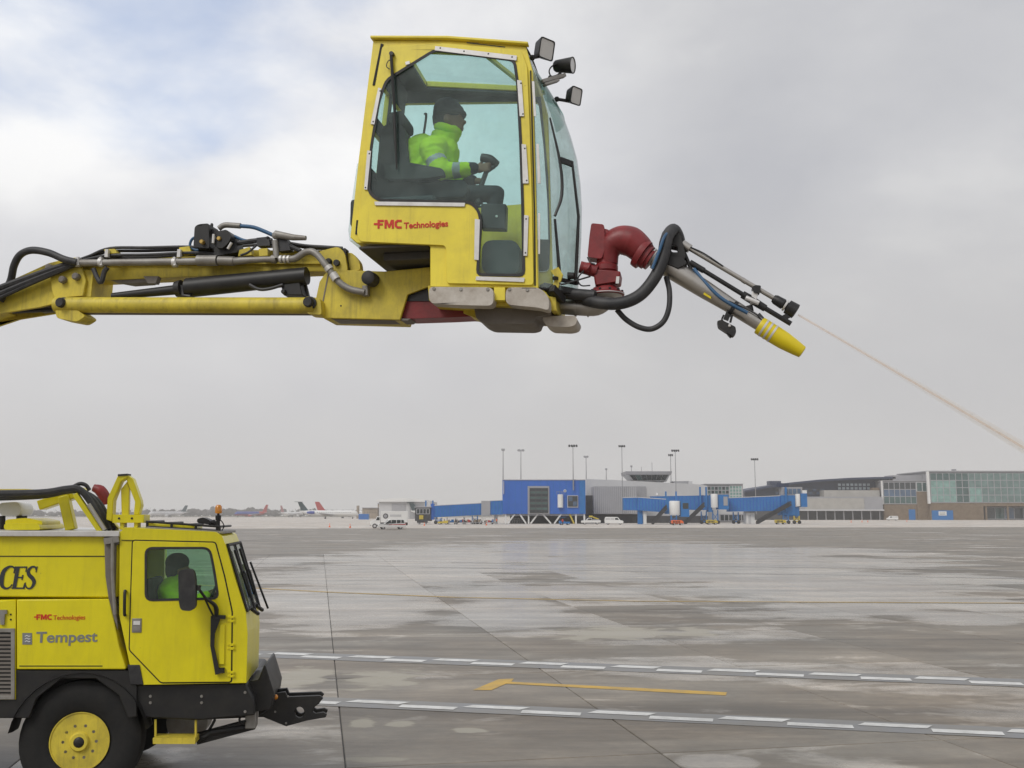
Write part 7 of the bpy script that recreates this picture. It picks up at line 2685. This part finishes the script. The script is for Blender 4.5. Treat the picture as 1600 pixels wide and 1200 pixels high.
def catering(rt):
    MB().box(-3.9, 1.5, -1.2, 1.2, 1.15, 3.45).build('cargo_box', FWHITE, rt, bevel=0.05)
    for sy in (-1, 1):
        MB().lathe((0.55, sy * 1.205, 2.45), (0, sy, 0), [(0, 0.52), (0.012, 0.52)], 20).build('emblem', FBLK, rt)
        MB().lathe((0.55, sy * 1.215, 2.45), (0, sy, 0), [(0, 0.36), (0.012, 0.36)], 20).build('emblem_core', MGREY, rt)
        MB().box(-2.6, -0.3, sy * 1.206 - 0.006, sy * 1.206 + 0.006, 2.3, 2.75).build('print_band', LGREY, rt)
    MB().prism([(1.6, 0.6), (1.6, 2.35), (2.25, 2.4), (2.6, 1.7), (3.5, 1.5), (3.6, 1.3), (3.6, 0.6)], -1.05, 1.05).build('cab', FWHITE, rt, bevel=0.06)
    for sy in (-1, 1):
        MB().prism([(1.75, 1.6), (1.75, 2.2), (2.2, 2.22), (2.5, 1.62)], sy * 1.055 - 0.01, sy * 1.055 + 0.01).build('side_window', PANED, rt)
        MB().box(3.56, 3.64, sy * 0.75 - 0.15, sy * 0.75 + 0.15, 0.95, 1.15).build('headlight', LENS, rt)
    MB().hexa([(2.62, -0.9, 1.72), (2.62, 0.9, 1.72), (2.56, -0.9, 1.72), (2.56, 0.9, 1.72), (2.31, -0.9, 2.33), (2.31, 0.9, 2.33), (2.25, -0.9, 2.33), (2.25, 0.9, 2.33)]).build('windshield', PANED, rt, smooth=0)
    MB().box(-3.9, 3.0, -0.45, 0.45, 0.6, 1.14).build('chassis', FBLK, rt)
    MB().box(3.55, 3.75, -1.05, 1.05, 0.45, 0.75).build('bumper', LGREY, rt)
    wheels4(rt, (-2.5, 2.7), 2.2, 0.48)


vehicle('catering_truck', 'white box catering truck with dark round emblem, nose to the left', 'truck', 607, 204, R(180 + 6), catering)


def pickup(rt):
    w = 1.95
    MB().prism([(-2.7, 0.5), (-2.7, 1.15), (2.4, 1.1), (2.7, 0.95), (2.7, 0.5)], -w / 2, w / 2).build('body', FWHITE, rt, bevel=0.05)
    MB().prism([(-0.35, 1.13), (-0.25, 1.8), (0.75, 1.8), (1.4, 1.12)], -w / 2 + 0.08, w / 2 - 0.08).build('cabin', FWHITE, rt, bevel=0.05)
    for sy in (-1, 1):
        MB().prism([(-0.2, 1.2), (-0.15, 1.7), (0.7, 1.7), (1.15, 1.2)], sy * (w / 2 - 0.075) - 0.012, sy * (w / 2 - 0.075) + 0.012).build('side_window', PANED, rt)
    MB().box(-2.4, -0.5, -0.7, 0.7, 1.15, 1.45).build('load_rack', POLE, rt)
    MB().bar((-2.2, 0, 1.45), (-0.4, 0, 2.15), 0.5, 0.35).build('lift_arm', FYEL, rt)
    MB().box(-0.5, 0.5, -0.4, 0.4, 2.0, 2.45).build('work_bucket', FYEL, rt, bevel=0.05)
    wheels4(rt, (-1.7, 1.75), w - 0.1, 0.38)


vehicle('pickup_truck', 'white pickup carrying a yellow lift arm beside the struts of the blue block', 'truck', 923, 282, R(180), pickup)


def van(rt):
    w = 2.0
    MB().prism([(-2.5, 0.4), (-2.55, 1.2), (-2.4, 2.0), (-2.1, 2.1), (0.95, 2.08), (1.25, 1.9), (1.75, 1.25), (2.5, 1.05), (2.6, 0.8), (2.6, 0.4)], -w / 2, w / 2).build('body', FWHITE, rt, bevel=0.08)
    for sy in (-1, 1):
        for q in ([(0.35, 1.3), (0.35, 1.85), (1.0, 1.85), (1.45, 1.3)], [(-0.9, 1.3), (-0.9, 1.85), (0.2, 1.85), (0.2, 1.3)], [(-2.3, 1.3), (-2.25, 1.85), (-1.05, 1.85), (-1.05, 1.3)]):
            MB().prism(q, sy * (w / 2 + 0.004) - 0.01, sy * (w / 2 + 0.004) + 0.01).build('side_window', PANED if q[0][0] > 0 else LGREY, rt)
        MB().box(2.54, 2.63, sy * 0.75 - 0.15, sy * 0.75 + 0.15, 0.75, 0.95).build('headlight', LENS, rt)
    wheels4(rt, (-1.6, 1.7), w - 0.1, 0.36)


vehicle('van', 'white van with nose to the right, parked beside the pickup', 'van', 959, 276, R(-6), van)


def tug(rt, m=BLUE2):
    MB().prism([(-1.4, 0.35), (-1.4, 1.1), (-0.2, 1.1), (0.0, 0.85), (1.3, 0.85), (1.4, 0.7), (1.4, 0.35)], -0.75, 0.75).build('body', m, rt, bevel=0.05)
    MB().box(-0.5, -0.3, -0.4, 0.4, 1.1, 1.5).build('seat', FBLK, rt)
    for (x, y) in ((-1.2, -0.65), (-1.2, 0.65), (0.2, -0.65), (0.2, 0.65)):
        MB().bar((x, y, 1.0), (x, y, 2.0), 0.06, 0.06).build('roof_post', FBLK, rt)
    MB().box(-1.35, 0.4, -0.75, 0.75, 2.0, 2.08).build('canopy', m, rt)
    wheels4(rt, (-0.9, 0.9), 1.45, 0.33)


vehicle('baggage_tug', 'dark blue baggage tug below the diagonal struts of the blue block', 'tug', 882, 268, R(10), tug)
vehicle('baggage_tug', 'yellow baggage tug under the left jet bridge tunnel', 'tug', 692, 278, R(185), lambda rt: tug(rt, FYEL))


def cart(rt, m=MGREY, load=(BEIGE, FBLK, FRED, BLUE2, LGREY), roof=True):
    MB().box(-1.4, 1.4, -0.75, 0.75, 0.45, 0.58).build('deck', m, rt)
    if roof:
        for (x, y) in ((-1.35, -0.7), (-1.35, 0.7), (1.35, -0.7), (1.35, 0.7)):
            MB().bar((x, y, 0.55), (x, y, 1.8), 0.06, 0.06).build('post', m, rt)
        MB().box(-1.42, 1.42, -0.78, 0.78, 1.8, 1.86).build('canopy', m, rt)
    for i in range(7):
        x = -1.1 + i * 0.37
        hh = random.uniform(0.4, 0.9)
        MB().box(x - 0.16, x + 0.16, -0.6 + random.uniform(0, 0.2), 0.5, 0.585, 0.58 + hh).build('suitcase', random.choice(load), rt, bevel=0.04)
    MB().bar((1.4, 0, 0.45), (2.0, 0, 0.35), 0.06, 0.06).build('tow_bar', FBLK, rt)
    wheels4(rt, (-0.95, 0.95), 1.4, 0.22)


for i, (px, Y, lab) in enumerate(((706, 284, 'first covered baggage cart right of the yellow tug'), (719, 286, 'second covered baggage cart right of the yellow tug'),
                                  (732, 284, 'third covered baggage cart right of the yellow tug'), (746, 287, 'fourth covered baggage cart right of the yellow tug'),
                                  (764, 286, 'baggage cart nearest to the worker in the orange vest'))):
    vehicle('baggage_cart', lab, 'cart', px, Y, R(random.uniform(-25, 25)), cart, 'baggage carts under the left jet bridge')


def gpu(m):
    def f(rt):
        MB().prism([(-1.5, 0.45), (-1.5, 1.3), (1.0, 1.3), (1.5, 0.9), (1.5, 0.45)], -0.7, 0.7).build('housing', m, rt, bevel=0.05)
        for k in range(5):
            MB().box(-1.3 + k * 0.4, -1.05 + k * 0.4, -0.72, -0.69, 0.6, 1.1).build('vent', FBLK, rt)
        MB().bar((1.5, 0, 0.5), (2.2, 0, 0.35), 0.08, 0.08).build('tow_bar', FBLK, rt)
        wheels4(rt, (-0.9, 0.9), 1.4, 0.3)
    return f


vehicle('ground_power_unit', 'orange power unit by the large white rotunda', 'power unit', 1058, 262, R(4), gpu(FORANGE))
vehicle('ground_power_unit', 'yellow power unit under the middle jet bridge', 'power unit', 1112, 275, R(0), gpu(FYEL))
vehicle('ground_power_unit', 'yellow power unit under the cab of the right jet bridge', 'power unit', 1219, 284, R(3), gpu(FYEL))
vehicle('ground_power_unit', 'grey equipment box under the dark cab of the left jet bridge', 'power unit', 660, 285, R(0), gpu(DGREY))
vehicle('van', 'small white van parked at the brick base of the lower glass hall', 'van', 1394, 480, R(170), van)


# --- cones
def cone(px, py, label, hgt=0.9):
    q = gnd(px, py)
    k = hgt
    o = MB().lathe((0, 0, 0), (0, 0, 1), [(0, 0.30 * k), (0.04, 0.30 * k), (0.05, 0.2 * k), (0.9 * k, 0.05), (0.95 * k, 0.03)], 12).build('traffic_cone', FORANGE, None)
    o.location = (q.x, q.y, 0.025)
    MB().lathe((0, 0, 0.45 * k), (0, 0, 1), [(0, 0.138 * k), (0.14 * k, 0.115 * k)], 12).build('reflective_band', FWHITE, o)
    tag(o, label, 'cone', 'orange cones on the apron')


for (px, py, lab) in ((515, 824, 'faint orange cone below the tail half of the white T-tail jet'), (547, 825, 'orange cone below the nose of the white T-tail jet'), (663, 821.5, 'orange cone right of the SUV, below the dark bridge cab'),
                      (760, 821, 'orange cone left of the worker in the orange vest'), (950.5, 819.5, 'orange cone in front of the white van'),
                      (1330, 816.5, 'leftmost orange cone before the dark loading bays'), (1347, 816, 'middle orange cone before the dark loading bays'),
                      (1356, 816, 'rightmost orange cone before the dark loading bays'), (1417, 815, 'orange cone before the lower glass hall')):
    cone(px, py, lab)


# --- workers far off
def worker(px, Y, yaw, label, vest, stride=0.12):
    p = at(px, 804, Y)
    rt = empty('person', (p.x, Y, 0), yaw)
    tag(rt, label, 'person')
    b3 = [bal((0, 0, 1.63), (0.095, 0.085, 0.12)), cap((0, 0, 1.40), (0, 0, 1.55), 0.06), cap((0, 0, 0.98), (0, 0, 1.32), 0.15, 0.17), cap((0, -0.15, 1.38), (0, 0.15, 1.38), 0.07),
          cap((0, -0.1, 0.92), (stride, -0.1, 0.5), 0.09, 0.065), cap((stride, -0.1, 0.5), (stride * 0.8, -0.1, 0.1), 0.06, 0.045), cap((stride * .8, -0.1, 0.06), (stride + 0.16, -0.1, 0.05), 0.05, 0.04),
          cap((0, 0.1, 0.92), (-stride * .5, 0.1, 0.5), 0.09, 0.065), cap((-stride * .5, 0.1, 0.5), (-stride * 1.5, 0.1, 0.1), 0.06, 0.045), cap((-stride * 1.5, 0.1, 0.06), (-stride + 0.1, 0.1, 0.05), 0.05, 0.04),
          cap((0, -0.21, 1.36), (0.02, -0.26, 1.08), 0.055, 0.045), cap((0.02, -0.26, 1.08), (0.12, -0.24, 0.86), 0.042, 0.034), bal((0.14, -0.24, 0.80), (0.04, 0.03, 0.055)),
          cap((0, 0.21, 1.36), (-0.02, 0.26, 1.08), 0.055, 0.045), cap((-0.02, 0.26, 1.08), (0.06, 0.25, 0.86), 0.042, 0.034), bal((0.07, 0.25, 0.80), (0.04, 0.03, 0.055))]
    remeshed(b3, 'body', 0.03, [SKIN, PANTS], rt, 1, lambda c: 0 if c.z > 1.45 or (c.z < 0.88 and abs(c.y) > 0.2) else 1)
    remeshed([cap((0, 0, 0.95), (0, 0, 1.32), 0.19, 0.2), cap((0, -0.16, 1.38), (0, 0.16, 1.38), 0.1), cap((0, -0.21, 1.36), (0.02, -0.26, 1.08), 0.085, 0.07), cap((0, 0.21, 1.36), (-0.02, 0.26, 1.08), 0.085, 0.07)], 'vest', 0.03, vest, rt, 1)
    remeshed([bal((-0.01, 0, 1.69), (0.115, 0.105, 0.09))], 'cap', 0.03, NAVY, rt, 0)


worker(776, 285, R(200), 'worker in bright orange vest standing left of the struts', FORANGE)
worker(879, 262, R(-80), 'worker in dark clothes and red vest next to the blue tug', FRED, 0.05)

# --- bare winter trees along the horizon
TREE = pbr('bare_twigs', (0.06, 0.054, 0.052), 0.95, var=0.4, scale=0.08)
mb = MB()
rs = random.Random(3)
for k in range(900):
    Yt = rs.uniform(1420, 1720)
    x = rs.uniform(-1350, 1500)
    hh = rs.uniform(7.5, 11.5) * (1 + 0.22 * math.sin(x * 0.011) + 0.12 * math.sin(x * 0.043)) * (1.5 if rs.random() < 0.02 else 1)
    w_ = rs.uniform(3.5, 8)
    for j in range(3):
        mb.ball((x + rs.uniform(-w_, w_) * 0.6, Yt, hh * rs.uniform(0.35, 0.62)), (w_ * rs.uniform(0.5, 0.9), w_ * 0.6, hh * rs.uniform(0.3, 0.42)), 7)
    mb.tube([(x, Yt, 0), (x, Yt, hh)], [0.5, 0.1], 4)
# ragged twig tops
for k in range(5200):
    Yt = rs.uniform(1400, 1700)
    x = rs.uniform(-1350, 1500)
    z0 = rs.uniform(4, 9.5)
    dx, dz_ = rs.uniform(-1.6, 1.6), rs.uniform(1.5, 3.8)
    mb.add([(x, Yt, z0), (x + 0.35, Yt, z0), (x + dx, Yt + 0.3, z0 + dz_)], [(0, 1, 2)])
o = mb.build('far_woods', TREE, None, smooth=0)
tag(o, 'dark line of bare winter trees along the horizon', None, kind='stuff')

# --- damp air: fades the far field
hm = bpy.data.materials.new('haze_air')
hm.use_nodes = True
hn, hl = hm.node_tree.nodes, hm.node_tree.links
for n_ in list(hn):
    if n_.type == 'BSDF_PRINCIPLED':
        hn.remove(n_)
pv = hn.new('ShaderNodeVolumePrincipled')
pv.inputs['Color'].default_value = (1.0, 1.0, 1.0, 1)
pv.inputs['Density'].default_value = 0.0003
hl.new(pv.outputs[0], hn['Material Output'].inputs['Volume'])
ho = MB().box(-2750, 2750, -2750, 2750, -1.0, 60.0).build('haze', hm, None, smooth=0)
tag(ho, 'thin grey haze over the airfield', None, kind='stuff')
